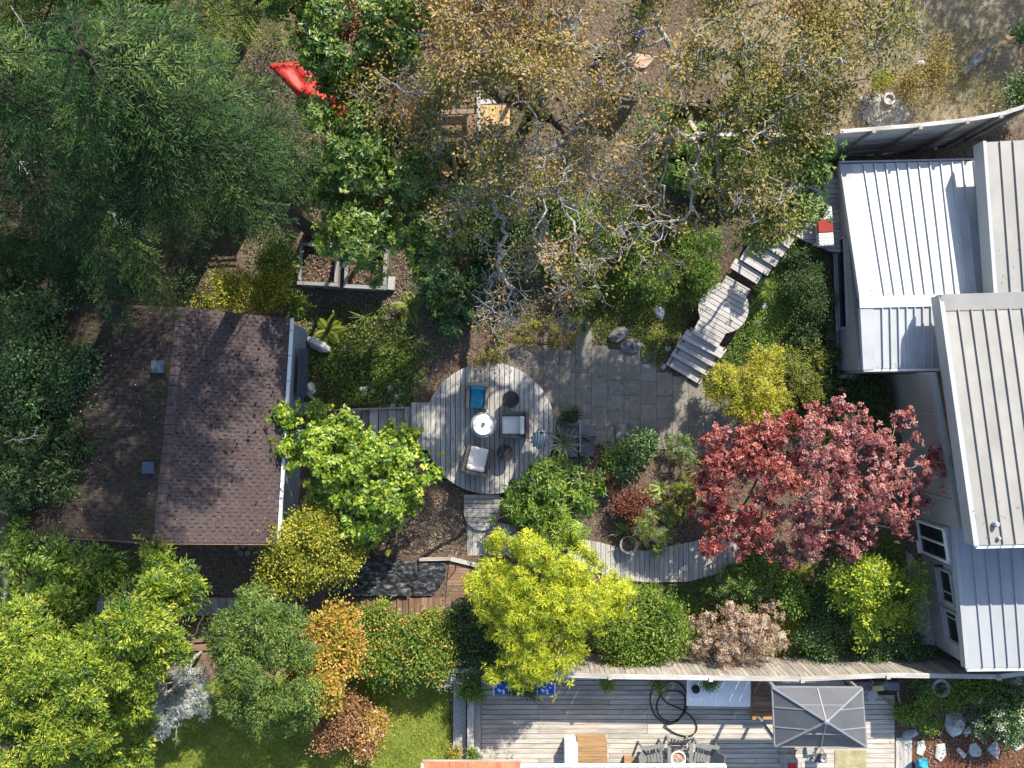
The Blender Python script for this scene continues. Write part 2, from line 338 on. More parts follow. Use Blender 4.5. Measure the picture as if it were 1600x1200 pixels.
lm('dark_leaves', (.010, .026, .010), (.022, .048, .016), (.04, .075, .024), (.07, .10, .035), trans=.2)
lm('lime_leaves', (.035, .085, .008), (.095, .175, .014), (.19, .27, .026), (.32, .37, .06), trans=.35, gloss=.035)
lm('cedar_sprays', (.018, .05, .008), (.07, .13, .014), (.175, .24, .024), (.32, .345, .055), trans=.28)
lm('bamboo_leaves', (.07, .12, .008), (.21, .27, .014), (.36, .40, .02), (.47, .47, .05), trans=.35)
lm('gold_leaves', (.05, .08, .010), (.13, .155, .018), (.25, .25, .034), (.36, .32, .07), trans=.3)
lm('goldcypress', (.075, .10, .010), (.17, .19, .016), (.29, .28, .028), (.39, .36, .06), trans=.2)
lm('mid_leaves', (.018, .052, .008), (.05, .11, .014), (.11, .18, .026), (.20, .25, .05), trans=.3)
lm('yew_needles', (.014, .040, .010), (.042, .085, .018), (.095, .15, .032), (.17, .215, .06), trans=.2)
lm('orange_leaves', (.07, .10, .016), (.20, .19, .03), (.38, .26, .05), (.44, .22, .09), (.34, .14, .08), trans=.3)
lm('brown_leaves', (.09, .045, .025), (.18, .095, .055), (.28, .165, .10), trans=.2)
lm('maple_red', (.10, .016, .015), (.21, .036, .030), (.32, .078, .060), (.41, .165, .115), trans=.3, raw=True)
lm('maple_pink', (.11, .030, .031), (.23, .078, .073), (.33, .15, .132), (.41, .235, .205), trans=.28, raw=True)
lm('silver_leaves', (.15, .17, .15), (.27, .29, .27), (.40, .42, .40), trans=.15, raw=True)
lm('beige_heads', (.22, .15, .10), (.34, .26, .19), (.46, .385, .30), trans=.2, raw=True)
lm('fern_leaves', (.05, .085, .012), (.12, .16, .022), (.21, .235, .045), trans=.3)
lm('moss_leaves', (.035, .055, .010), (.075, .105, .016), (.14, .165, .028), (.22, .22, .06), trans=.25)
lm('litter', (.06, .042, .03), (.13, .094, .068), (.22, .168, .122), (.33, .26, .20), trans=.1, raw=True)
lm('gravel', (.14, .135, .13), (.24, .235, .225), (.36, .35, .34), trans=0, raw=True)
lm('grass_blades', (.07, .11, .014), (.15, .205, .028), (.23, .275, .045), (.31, .32, .08), trans=.3)
lm('dry_blades', (.16, .13, .07), (.28, .235, .14), (.38, .33, .21), trans=.2)
lm('flowers', (.7, .68, .62), (.75, .72, .66), (.6, .1, .08), trans=.2)
lm('whiteflowers', (.40, .38, .27), (.58, .55, .42), (.68, .66, .55), trans=.15)
lm('dark_red_leaves', (.05, .014, .014), (.10, .03, .026), (.16, .07, .05), trans=.25)
# ------------------------------------------------------------ masks of what is hard or built (photo pixels)
def inpoly(px, py, poly):
    px = np.asarray(px, float); py = np.asarray(py, float); r = np.zeros(px.shape, bool); n = len(poly)
    for i in range(n):
        x1, y1 = poly[i]; x2, y2 = poly[(i+1) % n]
        if y1 == y2: continue
        c = ((y1 > py) != (y2 > py)) & (px < (x2-x1)*(py-y1)/(y2-y1)+x1); r ^= c
    return r
PATIO = [(752, 572), (768, 535), (800, 520), (850, 518), (905, 524), (935, 548), (968, 556), (985, 572), (1034, 580), (1095, 606), (1105, 634), (1165, 655), (1165, 692), (1090, 690), (1072, 681), (1040, 686), (985, 681), (930, 690), (868, 690), (858, 650)]
HARD = [PATIO, [(638, 626), (700, 590), (760, 562), (820, 585), (872, 660), (850, 735), (790, 775), (725, 770), (668, 715), (638, 704)],
        [(535, 634), (645, 634), (645, 700), (535, 700)], [(728, 772), (782, 772), (800, 825), (800, 875), (728, 875)],
        [(880, 838), (1000, 855), (1060, 848), (1150, 840), (1150, 885), (1070, 912), (960, 908), (880, 870)],
        [(1038, 570), (1090, 500), (1085, 470), (1140, 395), (1180, 360), (1225, 400), (1175, 470), (1160, 510), (1120, 560), (1092, 606)],
        [(1225, 280), (1320, 280), (1320, 400), (1260, 390)], [(463, 380), (610, 385), (610, 462), (463, 455)],
        [(1296, 240), (1600, 220), (1600, 1050), (1460, 1010), (1415, 800), (1380, 585), (1305, 582)],
        [(-50, 470), (470, 480), (480, 640), (440, 850), (-50, 850)], [(708, 1060), (1425, 1056), (1425, 1210), (708, 1210)],
        [(520, 870), (700, 860), (720, 965), (515, 975)], [(780, 1040), (1520, 1030), (1520, 1062), (780, 1062)]]
def hard(px, py):
    r = np.zeros(np.asarray(px).shape, bool)
    for p in HARD: r |= inpoly(px, py, p)
    return r
DRY = [(1120, -40), (1640, -40), (1640, 195), (1500, 190), (1330, 205), (1280, 190), (1180, 190), (1090, 90)]
MOSS = [[(470, 490), (640, 470), (680, 560), (650, 630), (500, 640), (465, 600)], [(930, 420), (1130, 400), (1095, 480), (1040, 560), (960, 540)], [(1120, 500), (1230, 380), (1290, 400), (1310, 600), (1180, 560)], [(1060, 730), (1110, 700), (1090, 840), (1060, 830)]]
MULCH = [(1420, 1140), (1650, 1120), (1650, 1260), (1420, 1260)]
LAWN = [(150, 1110), (330, 1060), (560, 1052), (708, 1058), (708, 1230), (150, 1230)]

# ------------------------------------------------------------ ground
def build_ground():
    d = np.arange(-21, 21.01, 0.2); o = np.array([24, 28, 36, 50, 80, 140, 260.]); ax = np.concatenate([-o[::-1], d, o]); n = len(ax)
    X, Y = np.meshgrid(ax, ax, indexing='xy'); x = X.ravel(); y = Y.ravel(); z = hgt(x, y)
    r = np.random.default_rng(3); near = (np.abs(x) < 21) & (np.abs(y) < 21)
    P = np.stack([x, y, z], 1); px, py = to_px(P)
    z = z + near*r.normal(0, .012, len(z))*(~hard(px, py)); P[:, 2] = z-0.01
    i = np.arange(n-1); a = (i[:, None]*n+i[None, :]).ravel()
    T = np.concatenate([np.stack([a, a+1, a+n+1], 1), np.stack([a, a+n+1, a+n], 1)])
    g = tri_mesh('ground', P, T, M['ground'], smooth=True)
    def att(nm, v): q = g.data.attributes.new(nm, 'FLOAT', 'POINT'); q.data.foreach_set('value', v.astype(np.float32))
    def soft(p, s): return np.mean([inpoly(px+s*cos(k*2.4)*math.sqrt(k/24), py+s*sin(k*2.4)*math.sqrt(k/24), p) for k in range(24)], 0)
    att('dry', soft(DRY, 60)); mo = np.zeros(len(px))
    for p in MOSS: mo = np.maximum(mo, soft(p, 45)*.75)
    att('moss', np.maximum(mo, .12)); att('mulch', soft(MULCH, 25))
    tag(g, kind='structure')
build_ground()
def sheet(name, poly, step, dz, mat, kind='structure'):
    """sheet that follows the ground inside a pixel polygon"""
    x0, x1 = min(p[0] for p in poly), max(p[0] for p in poly); y0, y1 = min(p[1] for p in poly), max(p[1] for p in poly)
    gx = np.arange(x0, x1+step, step); gy = np.arange(y0, y1+step, step); X, Y = np.meshgrid(gx, gy); n = len(gx)
    P = Gn(X.ravel(), Y.ravel()); P[:, 2] += dz; ok = inpoly(X.ravel(), Y.ravel(), poly)
    i = (np.arange(len(gy)-1)[:, None]*n+np.arange(n-1)[None, :]).ravel()
    q = ok[i] & ok[i+1] & ok[i+n] & ok[i+n+1]; i = i[q]
    T = np.concatenate([np.stack([i, i+n, i+1], 1), np.stack([i+1, i+n, i+n+1], 1)])
    return tag(tri_mesh(name, P, T, mat, smooth=True), kind=kind)
sheet('lawn', LAWN, 6, .02, M['lawn'])

# ------------------------------------------------------------ leaves, skeletons
def nrm(v): return v/np.maximum(np.linalg.norm(v, axis=-1, keepdims=True), 1e-9)
def leafgeo(P, T, N, L, Wd, fold=.18, tint=None):
    """one folded four-point leaf per row: base P, direction T, facing N"""
    T = nrm(T); B = nrm(np.cross(N, T)); N2 = np.cross(T, B); n = len(P)
    L = np.broadcast_to(np.asarray(L, float), (n,))[:, None]; Wd = np.broadcast_to(np.asarray(Wd, float), (n,))[:, None]
    m = P+T*L*.45+N2*Wd*fold
    V = np.stack([P, m-B*Wd*.5, P+T*L-N2*L*.08, m+B*Wd*.5], 1).reshape(-1, 3)
    k = np.arange(n)*4; F = np.concatenate([np.stack([k, k+1, k+2], 1), np.stack([k, k+2, k+3], 1)])
    return V, F, (np.repeat(tint, 4) if tint is not None else None)
class Leaves:
    def __init__(s): s.p = []; s.n = 0
    def add(s, g):
        V, F, t = g; s.p.append((V, F+s.n, t)); s.n += len(V)
    def build(s, name, mat, parent=None, org=(0, 0, 0)):
        return tri_mesh(name, np.concatenate([a[0] for a in s.p]), np.concatenate([a[1] for a in s.p]), mat, parent, np.concatenate([a[2] for a in s.p]), org)
def skeleton(base, targets, alpha=.35, step=.35, jit=.06, seed=0, trunk=None):
    """branching from base to every target (shortest mix of wood and path length); returns nodes, parents"""
    r = np.random.default_rng(seed); cap = 12000
    nod = np.zeros((cap, 3)); par = np.full(cap, -1); pl = np.zeros(cap); n = 1; nod[0] = base
    for q in (trunk or []):
        nod[n] = q; par[n] = n-1; pl[n] = pl[n-1]+np.linalg.norm(nod[n]-nod[n-1]); n += 1
    tg = np.asarray(targets); tg = tg[np.argsort(np.linalg.norm(tg-nod[n-1], axis=1))]; ends = []
    for t in tg:
        d = np.linalg.norm(nod[:n]-t, axis=1); j = int(np.argmin(d+alpha*pl[:n])); k = max(1, int(math.ceil(d[j]/step)))
        if n+k >= cap: break
        a = nod[j].copy(); prev = j
        for i in range(1, k+1):
            q = a+(t-a)*i/k+(r.normal(0, jit, 3)*(i < k)*min(1, d[j]/step))
            nod[n] = q; par[n] = prev; pl[n] = pl[prev]+np.linalg.norm(q-nod[prev]); prev = n; n += 1
        ends.append(n-1)
    return nod[:n], par[:n], np.array(ends)
def radii(par, r0, ex=2.3, rmax=.4):
    n = len(par); acc = np.zeros(n)
    for i in range(n-1, 0, -1):
        if acc[i] == 0: acc[i] = r0**ex
        acc[par[i]] += acc[i]
    if acc[0] == 0: acc[0] = r0**ex
    return np.minimum(acc**(1/ex), rmax)
def limbs(nod, par, rad, k=5):
    """tube mesh round every edge of a skeleton"""
    i = np.nonzero(par >= 0)[0]; a = nod[par[i]]; b = nod[i]; d = nrm(b-a); b = b+d*(rad[i]*.4)[:, None]
    u = nrm(np.cross(d, np.where(np.abs(d[:, 2:3]) > .9, [[1., 0, 0]], [[0, 0, 1.]]))); v = np.cross(d, u)
    an = 2*pi*np.arange(k)/k; off = u[:, None, :]*np.cos(an)[None, :, None]+v[:, None, :]*np.sin(an)[None, :, None]
    ra = np.minimum(rad[par[i]], rad[i]*1.5)
    V = np.concatenate([a[:, None, :]+off*ra[:, None, None], b[:, None, :]+off*rad[i][:, None, None]], 1).reshape(-1, 3)
    s = np.arange(len(i))*2*k; F = []
    for j in range(k):
        j2 = (j+1) % k; F += [np.stack([s+j, s+j2, s+k+j2], 1), np.stack([s+j, s+k+j2, s+k+j], 1)]
    return V, np.concatenate(F)
def lobe_world(lobes):
    out = []
    for l in lobes:
        px, py, rp, z = l[:4]; fl = l[4] if len(l) > 4 else .8; s = (H-z)/H/PPM; c = W(px, py, z); out.append((c[0], c[1], c[2], rp*s, rp*s*fl, l[5] if len(l) > 5 else 1.0))
    return np.array(out)
def shell(lobes, n, r, inner=.5, low=-.25, rough=.18, sub=True):
    """n points in the outer shells of the lobes, with the outward direction"""
    nl = len(lobes); idx = np.arange(nl)
    if sub:                                # secondary lumps on every lobe, so that crowns have bright heads and dark gaps
        S_ = []; si = []
        for q, l in enumerate(lobes):
            k = int(np.clip(9*l[3]/.8, 6, 16)); dd = nrm(r.normal(0, 1, (k, 3))); dd[:, 2] = np.abs(dd[:, 2])*.9-.15; f = r.uniform(.66, 1.04, k)[:, None]
            rr = l[3]*r.uniform(.20, .42, k)
            S_.append(np.concatenate([l[:3]+dd*[l[3], l[3], l[4]]*f, rr[:, None], (rr*.8)[:, None], np.full((k, 1), l[5]*1.9)], 1)); si += [q]*k
        lobes = lobes*np.array([1, 1, 1, .88, .85, 1])
        lobes = np.concatenate([np.concatenate([lobes[:, :5], (lobes[:, 5]*.26)[:, None]], 1)]+S_); idx = np.concatenate([idx, np.array(si)])
    w = lobes[:, 3]**2*lobes[:, 5]; j = r.choice(len(lobes), n, p=w/w.sum()); d = nrm(r.normal(0, 1, (n, 3)))
    d[:, 2] = np.where(d[:, 2] < low, -d[:, 2], d[:, 2])
    ph = r.uniform(0, 6, (len(lobes), 3))
    bump = 1+rough*np.sin(d[:, 0]*5+ph[j, 0])*np.sin(d[:, 1]*5+ph[j, 1])+rough*.6*np.sin(d[:, 0]*11+ph[j, 2])*np.sin(d[:, 1]*9-ph[j, 1]+d[:, 2]*4)
    f = (inner+(1-inner)*r.random(n)**.5)*bump; L = lobes[j]
    return np.stack([L[:, 0]+d[:, 0]*L[:, 3]*f, L[:, 1]+d[:, 1]*L[:, 3]*f, L[:, 2]+d[:, 2]*L[:, 4]*f], 1), d, idx[j]
def clumped(C, D, per, csize, L, Wd, mode, r, droop=0.0, tvar=.22, tbase=None, up=.5, fold=.18):
    """leaves round clump centres C that face outward D; mode round | spray | star"""
    n = len(C); ax = nrm(D*.7+np.array([0, 0, up])+r.normal(0, .25, (n, 3)))
    ct = r.normal(.5, tvar, n) if tbase is None else tbase+r.normal(0, tvar, n)
    A = np.repeat(ax, per, 0); c = np.repeat(C, per, 0); m = n*per; t = np.repeat(ct, per)+r.normal(0, .12, m)
    rv = r.normal(0, 1, (m, 3))
    if mode == 'star':                     # whorls that spread from the twig tip
        T = nrm(np.cross(A, nrm(rv)))+A*r.uniform(-.15, .5, m)[:, None]; P = c+rv*csize*.22; N = A+r.normal(0, .2, (m, 3))
    elif mode == 'spray':                  # flat sprays that run outward along one direction
        dirv = nrm(D*[1, 1, .35]+r.normal(0, .35, (n, 3))+np.array([0, 0, -droop])); dv = np.repeat(dirv, per, 0)
        side = nrm(np.cross(A, dv)); q = r.random(m); w = r.uniform(-1, 1, m)*(1-q*.75)
        P = c+dv*(q*csize*2.2-csize)[:, None]+side*(w*csize*.9)[:, None]+rv*csize*.12
        T = dv+side*(np.sign(w)*.75)[:, None]+rv*.2; N = A+r.normal(0, .3, (m, 3))
    else:
        P = c+rv*csize; T = rv*[1, 1, .5]+np.array([0, 0, -droop]); N = nrm(A+r.normal(0, .45, (m, 3)))
    T = nrm(T); N = N-T*(N*T).sum(1, keepdims=True)
    return leafgeo(P, T, N, L*r.uniform(.7, 1.25, m), Wd*r.uniform(.7, 1.2, m), fold, np.clip(t, 0, 1))
def plant(name, label, cat, base, lobes, mat, n, per, csize, L, Wd, mode='round', seed=1, droop=0.0, wood='darkbark', inner=.45, low=-.25, rough=.18, group=None, tw=.008, rmax=.12, part='foliage', tvar=.27, extra=None, nb=None, up=.5, stem=None, alpha=.35):
    """a tree or shrub: an Empty with its stems and its foliage"""
    r = np.random.default_rng(seed); lw = lobe_world(lobes); b = G(*base) if len(base) == 2 else np.array(base)
    o = thing(name, b, label, cat, group)
    C, D, j = shell(lw, n, r, inner, low, rough); st_ = r.random(n) < .09; C = C+D*(st_*r.uniform(1, 3, n)*csize)[:, None]; zg = hgt(C[:, 0], C[:, 1])+.05; C[:, 2] = np.maximum(C[:, 2], zg)
    lv = Leaves(); lv.add(clumped(C, D, per, csize, L, Wd, mode, r, droop, tvar, up=up)); lv.build(part, M[mat], o, b)
    if extra:
        for (m2, pn, frac, per2, cs2, L2, W2, md2) in extra:
            q = r.random(n) < frac; lv = Leaves(); lv.add(clumped(C[q]+D[q]*csize*.6, D[q], per2, cs2, L2, W2, md2, r)); lv.build(pn, M[m2], o, b)
    k = r.choice(n, min(n, nb or 60), replace=False)
    tr = [b+np.array([0, 0, .25*max(.3, lw[:, 2].mean()-b[2])])]
    nod, par, _ = skeleton(b-np.array([0, 0, .1]), C[k]-D[k]*csize*.3, alpha, .3, .03, seed, tr)
    V, F = limbs(nod, par, radii(par, tw, 2.3, rmax), 4); tri_mesh(stem or ('trunk' if rmax >= .1 else 'stems'), V, F, M[wood], o, org=b)
    return o
def scatter(name, zones, n, L, Wd, mat, label, cat, seed=0, hmax=.08, upright=False, avoid=True, lift=.015):
    """ground cover: small leaves over the ground in pixel ellipses or polygons, off everything built"""
    r = np.random.default_rng(seed); P = []; area = []
    for z in zones: area.append(z[2]*z[3]*3 if len(z) == 5 else z[1])
    area = np.array(area, float); area /= area.sum(); H_ = []
    for z, a in zip(zones, area):
        k = int(n*a)
        if len(z) == 5:                   # ellipse (px, py, rx, ry, height)
            q = r.random(k)**.5; t = r.random(k)*2*pi; x = z[0]+z[2]*q*np.cos(t); y = z[1]+z[3]*q*np.sin(t); hh = z[4]*(1-q**2)+.02
        else:                             # polygon, weight, height
            p = np.array(z[0]); x = r.uniform(p[:, 0].min(), p[:, 0].max(), k); y = r.uniform(p[:, 1].min(), p[:, 1].max(), k); g = inpoly(x, y, z[0]); x = x[g]; y = y[g]; hh = np.full(len(x), z[2])
            clump = np.sin(x*.09+seed)*np.sin(y*.11+seed*2)+np.sin(x*.23)*np.sin(y*.19)*.6+r.normal(0, .5, len(x)); g = clump > -.35; x = x[g]; y = y[g]; hh = hh[g]
        if avoid: g = ~hard(x, y); x = x[g]; y = y[g]; hh = hh[g]
        p = Gn(x, y); p[:, 2] += lift+hh*r.random(len(x)); P.append(p)
    P = np.concatenate(P); m = len(P); rv = r.normal(0, 1, (m, 3))
    if upright: T = rv*[.5, .5, 0]+np.array([0, 0, 1.0]); N = nrm(rv*[1, 1, .1]); P[:, 2] -= lift
    else: T = rv*[1, 1, .22]; N = np.array([0, 0, 1.])+r.normal(0, .35, (m, 3))
    tt = .5+.25*np.sin(P[:, 0]*1.9+seed)*np.sin(P[:, 1]*2.3)+r.normal(0, .22, m)
    g = leafgeo(P, T, N, L*r.uniform(.6, 1.4, m), Wd*r.uniform(.7, 1.3, m), .2, np.clip(tt, 0, 1))
    o = tri_mesh(name, g[0], g[1], M[mat], None, g[2]); return tag(o, label, cat, kind='stuff')
def fir(base, height, rmax, zlow, nbr, label, seed, group='dark firs in the corner of the garden', mat='fir_needles', col=False):
    """a Douglas fir: trunk, whorled drooping boughs, flat needle sprays"""
    r = np.random.default_rng(seed); b = np.array([base[0], base[1], float(hgt(*base))]); o = thing('fir_tree', b, label, 'tree', group)
    m = MB(); zz = np.linspace(-.2, height-b[2], 9); m.tube([b+np.array([.05*sin(i), .05*cos(2*i), z]) for i, z in enumerate(zz)], [.30*(1-z/(height+1))+.03 for z in zz], 8)
    m.build('trunk', M['fir_bark'], o)
    lv = Leaves(); bough = MB(); bnod = []
    for k in range(nbr):
        f = k/nbr; z = zlow+(height-zlow)*f**.9; a = k*2.39996+r.normal(0, .25); Lb = (rmax*min(1, .55+f*1.3)*(1-f)**.33 if col else rmax*(1-f)**.62)*r.uniform(.62, 1.12)+.3
        ns = max(6, int(Lb/.125)); t = np.linspace(.03, 1, ns); dv = np.array([cos(a), sin(a), 0]); sv = np.array([-sin(a), cos(a), 0])
        wob = .10*Lb*np.sin(t*3+k)*t
        Q = b[None]*[1, 1, 0]+dv*(t*Lb)[:, None]+sv*wob[:, None]; Q[:, 2] += z+.12*Lb*t-.42*Lb*t*t
        bough.tube((Q-np.array([0, 0, .05]))[::max(1, ns//6)], [.03*(1-i/8)+.006 for i in range(len(Q[::max(1, ns//6)]))], 4)
        tb = r.normal(.36, .2)
        P = []; T = []; tn = []
        for sgn in (-1, 1):
            ln = ((.38 if col else .27)*Lb*(1-t)**.8*np.minimum(1, t*4)+.16)*r.uniform(.7, 1.2, ns)
            for q, l, tt in zip(Q, ln, t):
                kk = max(2, int(l/.046)); w = np.linspace(0, 1, kk); bd = nrm(dv*.62+sv*sgn*.78+r.normal(0, .12, 3)+np.array([0, 0, -.12]))
                p = q+bd*(w*l)[:, None]+np.array([0, 0, -1.])*(.18*l*w*w)[:, None]
                s2 = np.cross(bd, (0, 0, 1))
                for g in (-1, 1):
                    P.append(p); T.append(np.tile(bd*.75+s2*g*.65, (kk, 1))); tn.append(tb+r.normal(0, .12)+.10*w)
        P = np.concatenate(P); T = np.concatenate(T)+r.normal(0, .15, (len(P), 3)); tn = np.concatenate(tn)+r.normal(0, .1, len(P))
        N = np.array([0, 0, 1.])+r.normal(0, .22, (len(P), 3))
        lv.add(leafgeo(P, T, N, r.uniform(.085, .15, len(P)), r.uniform(.021, .034, len(P)), .1, np.clip(tn, 0, 1)))
    bough.build('boughs', M['fir_bark'], o); lv.build('foliage', M[mat], o, b)
    return o
# ------------------------------------------------------------ house
house = thing('house', W(1480, 650, 1.0), 'low modern house with ribbed metal roofs in white and grey at several heights', 'house')
def lerp(a, b, t): return np.array(a)+(np.array(b)-np.array(a))*t
def metal_roof(Q, n, mat, rib=.055, skip=0, name='roof_panel', lead=0.0):
    """Q = top-left, top-right, bottom-right, bottom-left; n pans between standing seams"""
    A, B, C, D = [np.array(q, float) for q in Q]
    for i in range(n):
        a, b, c, d = lerp(A, B, i/n), lerp(A, B, (i+1)/n), lerp(D, C, (i+1)/n), lerp(D, C, i/n)
        m = MB(); m.slab([a, b, c, d], .05); up = np.array([0, 0, rib/2])
        m.bar(b+up, c+up, .028, rib)
        m.build(name, mat, house)
def trim(name, pts, w, t, mat, parent=None):
    m = MB()
    for a, b in zip(pts[:-1], pts[1:]): m.bar(a, b, w, t)
    return m.build(name, mat, parent or house)
# white roof: main slope, ridge flashing, short rear slope
zA, zR, zB = 1.75, 2.45, 2.3
metal_roof([W(1331, 256, zA), W(1538, 251, zA), W(1556, 462, zR), W(1366, 464, zR)], 12, M['white_metal'])
MB().slab([W(1312, 256, zA+.02), W(1331, 256, zA+.02), W(1366, 464, zR+.02), W(1343, 465, zR+.02)], .16).build('verge_flashing', M['fascia'], house)
MB().slab([W(1343, 464, zR+.06), W(1476, 460, zR+.06), W(1476, 478, zR+.05), W(1344, 481, zR+.05)], .06).build('ridge_flashing', M['white'], house)
metal_roof([W(1365, 481, zR), W(1492, 478, zR), W(1494, 574, zB), W(1367, 576, zB)], 10, M['white_metal'])
MB().slab([W(1344, 481, zR+.02), W(1365, 481, zR+.02), W(1367, 577, zB+.02), W(1349, 578, zB+.02)], .16).build('verge_flashing', M['white_metal'], house)
trim('gutter', [W(1349, 578.5, zB-.05), W(1496, 577, zB-.05)], .07, .08, M['white'])
trim('fascia', [W(1311, 254, zA-.06), W(1540, 249, zA-.06)], .05, .14, M['fascia'])
# tall grey roof beside it, upper and lower parts
metal_roof([W(1541, 222, 2.85), W(1664, 216, 2.85), W(1680, 454, 3.3), W(1558, 458, 3.3)], 6, M['grey_metal'], .06)
MB().slab([W(1536, 220, 2.88), W(1541, 220, 2.88), W(1559, 459, 3.33), W(1553, 459, 3.33)], .5).build('verge_flashing', M['fascia'], house)
zt, zb = 3.35, 4.5
metal_roof([W(1476, 484, zt), W(1676, 478, zt), W(1726, 847, zb), W(1527, 852, zb)], 10, M['grey_metal'], .06)
MB().slab([W(1470, 460, zt+.06), W(1680, 453, zt+.06), W(1680, 480, zt+.03), W(1472, 486, zt+.03)], .3).build('ridge_flashing', M['grey_metal'], house)
MB().slab([W(1467, 462, zt+.02), W(1474, 462, zt+.02), W(1530, 853, zb+.02), W(1522, 853, zb+.02)], .45).build('verge_flashing', M['fascia'], house)
trim('gutter', [W(1524, 854, zb-.08), W(1726, 849, zb-.08)], .09, .09, M['white'])
g = W(1556, 819, zb)
m = MB(); m.lathe(g-np.array([0, 0, .05]), [(.07, 0), (.07, .12), (.05, .15)], 10); m.build('vent_pipe', M['fascia'], house)
m = MB(); m.lathe(W(1560, 841, zb)-np.array([0, 0, .05]), [(.05, 0), (.05, .1), (.03, .13)], 10); m.build('vent_pipe', M['fascia'], house)
# lower roof
metal_roof([W(1494, 806, 2.55), W(1680, 800, 2.55), W(1692, 1042, 2.8), W(1516, 1044, 2.8)], 9, M['blue_metal'], .05)
MB().slab([W(1488, 806, 2.57), W(1494, 806, 2.57), W(1516, 1045, 2.82), W(1509, 1045, 2.82)], .25).build('verge_flashing', M['fascia'], house)
trim('gutter', [W(1510, 1046, 2.74), W(1692, 1044, 2.74)], .08, .08, M['white'])
# walls (base pixels on the ground, true vertical)
def wall(p0, z0, p1, z1, top, name='wall', mat='wallp', th=.16):
    a = W(*p0, z0); b = W(*p1, z1); d = (b-a)[:2]; d /= np.linalg.norm(d); nx, ny = -d[1], d[0]
    if nx < 0: nx, ny = -nx, -ny                     # thickness goes inward (east)
    m = MB(); m.prism([(a[0], a[1]), (b[0], b[1]), (b[0]+nx*th, b[1]+ny*th), (a[0]+nx*th, a[1]+ny*th)], min(z0, z1)-.4, top)
    m.build(name, M[mat], house); return a, b, d, np.array([nx, ny])
a1, b1, d1, n1 = wall((1296, 272), .6, (1307, 579), .6, 1.62)
m = MB(); m.slab([(a1[0], a1[1]-.05, 1.61), (a1[0]+.16, a1[1]-.05, 1.61), (b1[0]+.16, b1[1], 2.2), (b1[0], b1[1], 2.2)], .6); m.build('gable_wall', M['wallp'], house)
a2, b2, d2, n2 = wall((1387, 585), .6, (1425, 803), .5, 3.2)
a3, b3, d3, n3 = wall((1427, 806), .5, (1455, 1004), .4, 2.45)
# far walls that close the volumes
def box_wall(pts, z0, z1):
    for p, q in zip(pts[:-1], pts[1:]):
        m = MB(); m.bar((p[0], p[1], (z0+z1)/2), (q[0], q[1], (z0+z1)/2), .15, z1-z0); m.build('wall', M['wallp'], house)
box_wall([(b1[0]+.1, b1[1]-.02), (12.2, b1[1]+.0)], .2, 2.15); box_wall([(a1[0]+.1, a1[1]), (14.5, a1[1]+.1)], .2, 1.6)
box_wall([(b3[0]+.1, b3[1]-.0), (17.5, b3[1]+.05)], .1, 2.5); box_wall([(b2[0]+.1, b2[1]+.04), (17.5, b2[1]+.2)], 2.3, 4.0)
box_wall([(14.2, a1[1]-.6), (14.2, 2.8)], 1.4, 2.7)
# cladding joints: battens proud of the wall
def on_wall(a, d, n, u, z, out): return np.array([a[0]+d[0]*u-n[0]*out, a[1]+d[1]*u-n[1]*out, z])
for u in (1.15, 2.35, 3.55): MB().bar(on_wall(a2, d2, n2, u, .5, .01), on_wall(a2, d2, n2, u, 3.1, .01), .035, .03, up=(d2[0], d2[1], 0)).build('batten', M['fascia'], house)
for u in (1.2, 2.0, 2.75, 3.45): MB().bar(on_wall(a3, d3, n3, u, .4, .01), on_wall(a3, d3, n3, u, 2.4, .01), .03, .03, up=(d3[0], d3[1], 0)).build('batten', M['fascia'], house)
for k in range(1): MB().bar(on_wall(a1, d1, n1, .1, .75, .012), on_wall(a1, d1, n1, 6.2, .75, .012), .05, .12).build('batten', M['fascia'], house)
def window(a, d, n, u0, u1, z0, z1, panes=1, fr='white', fw=.07, name='window'):
    m = MB(); up = (0, 0, 1)
    def P(u, z, o): return on_wall(a, d, n, u, z, o)
    for u in (u0, u1): m.bar(P(u, z0-fw/2, .02), P(u, z1+fw/2, .02), fw, .06, up=(d[0], d[1], 0))
    for z in (z0, z1): m.bar(P(u0, z, .022), P(u1, z, .022), .06, fw)
    for i in range(1, panes): m.bar(P(u0+(u1-u0)*i/panes, z0, .018), P(u0+(u1-u0)*i/panes, z1, .018), .05, .05, up=(d[0], d[1], 0))
    w = m.build(name, M[fr], house)
    for i in range(panes):
        q0 = u0+(u1-u0)*i/panes+fw*.5; q1 = u0+(u1-u0)*(i+1)/panes-fw*.5
        g = MB(); g.bar(P((q0+q1)/2, z0+fw*.5, .004), P((q0+q1)/2, z1-fw*.5, .004), abs(q1-q0), .012, up=(n[0], n[1], 0)); g.build('pane', M['glass'], w)
    m = MB(); m.bar(P(u0-.06, z0-fw*.5-.03, .05), P(u1+.06, z0-fw*.5-.03, .05), .12, .04); m.build('sill', M[fr], w)
window(a1, d1, n1, 2.1, 4.75, 1.0, 1.6, 1, 'fascia', .06)
window(a3, d3, n3, .10, 1.05, .75, 2.3, 2, 'white', .09)
window(a3, d3, n3, 1.35, 2.3, 1.65, 2.3, 1, 'wallp', .09)
window(a3, d3, n3, 2.55, 3.5, 1.65, 2.3, 1, 'wallp', .09)
# wall lamp
m = MB(); q = on_wall(a3, d3, n3, 1.22, 1.9, .12); m.box(q, (.22, .07, .07)); m.build('wall_lamp', M['black'], house)
# concrete strip along the wall foot
m = MB(); m.prism([tuple(W(1398, 640, .6)[:2]), tuple(W(1432, 806, .5)[:2]), tuple(W(1456, 1004, .4)[:2]), tuple(W(1432, 1004, .4)[:2]), tuple(W(1405, 806, .5)[:2])], .0, .62)
tag(m.build('path', M['concrete']), kind='structure')

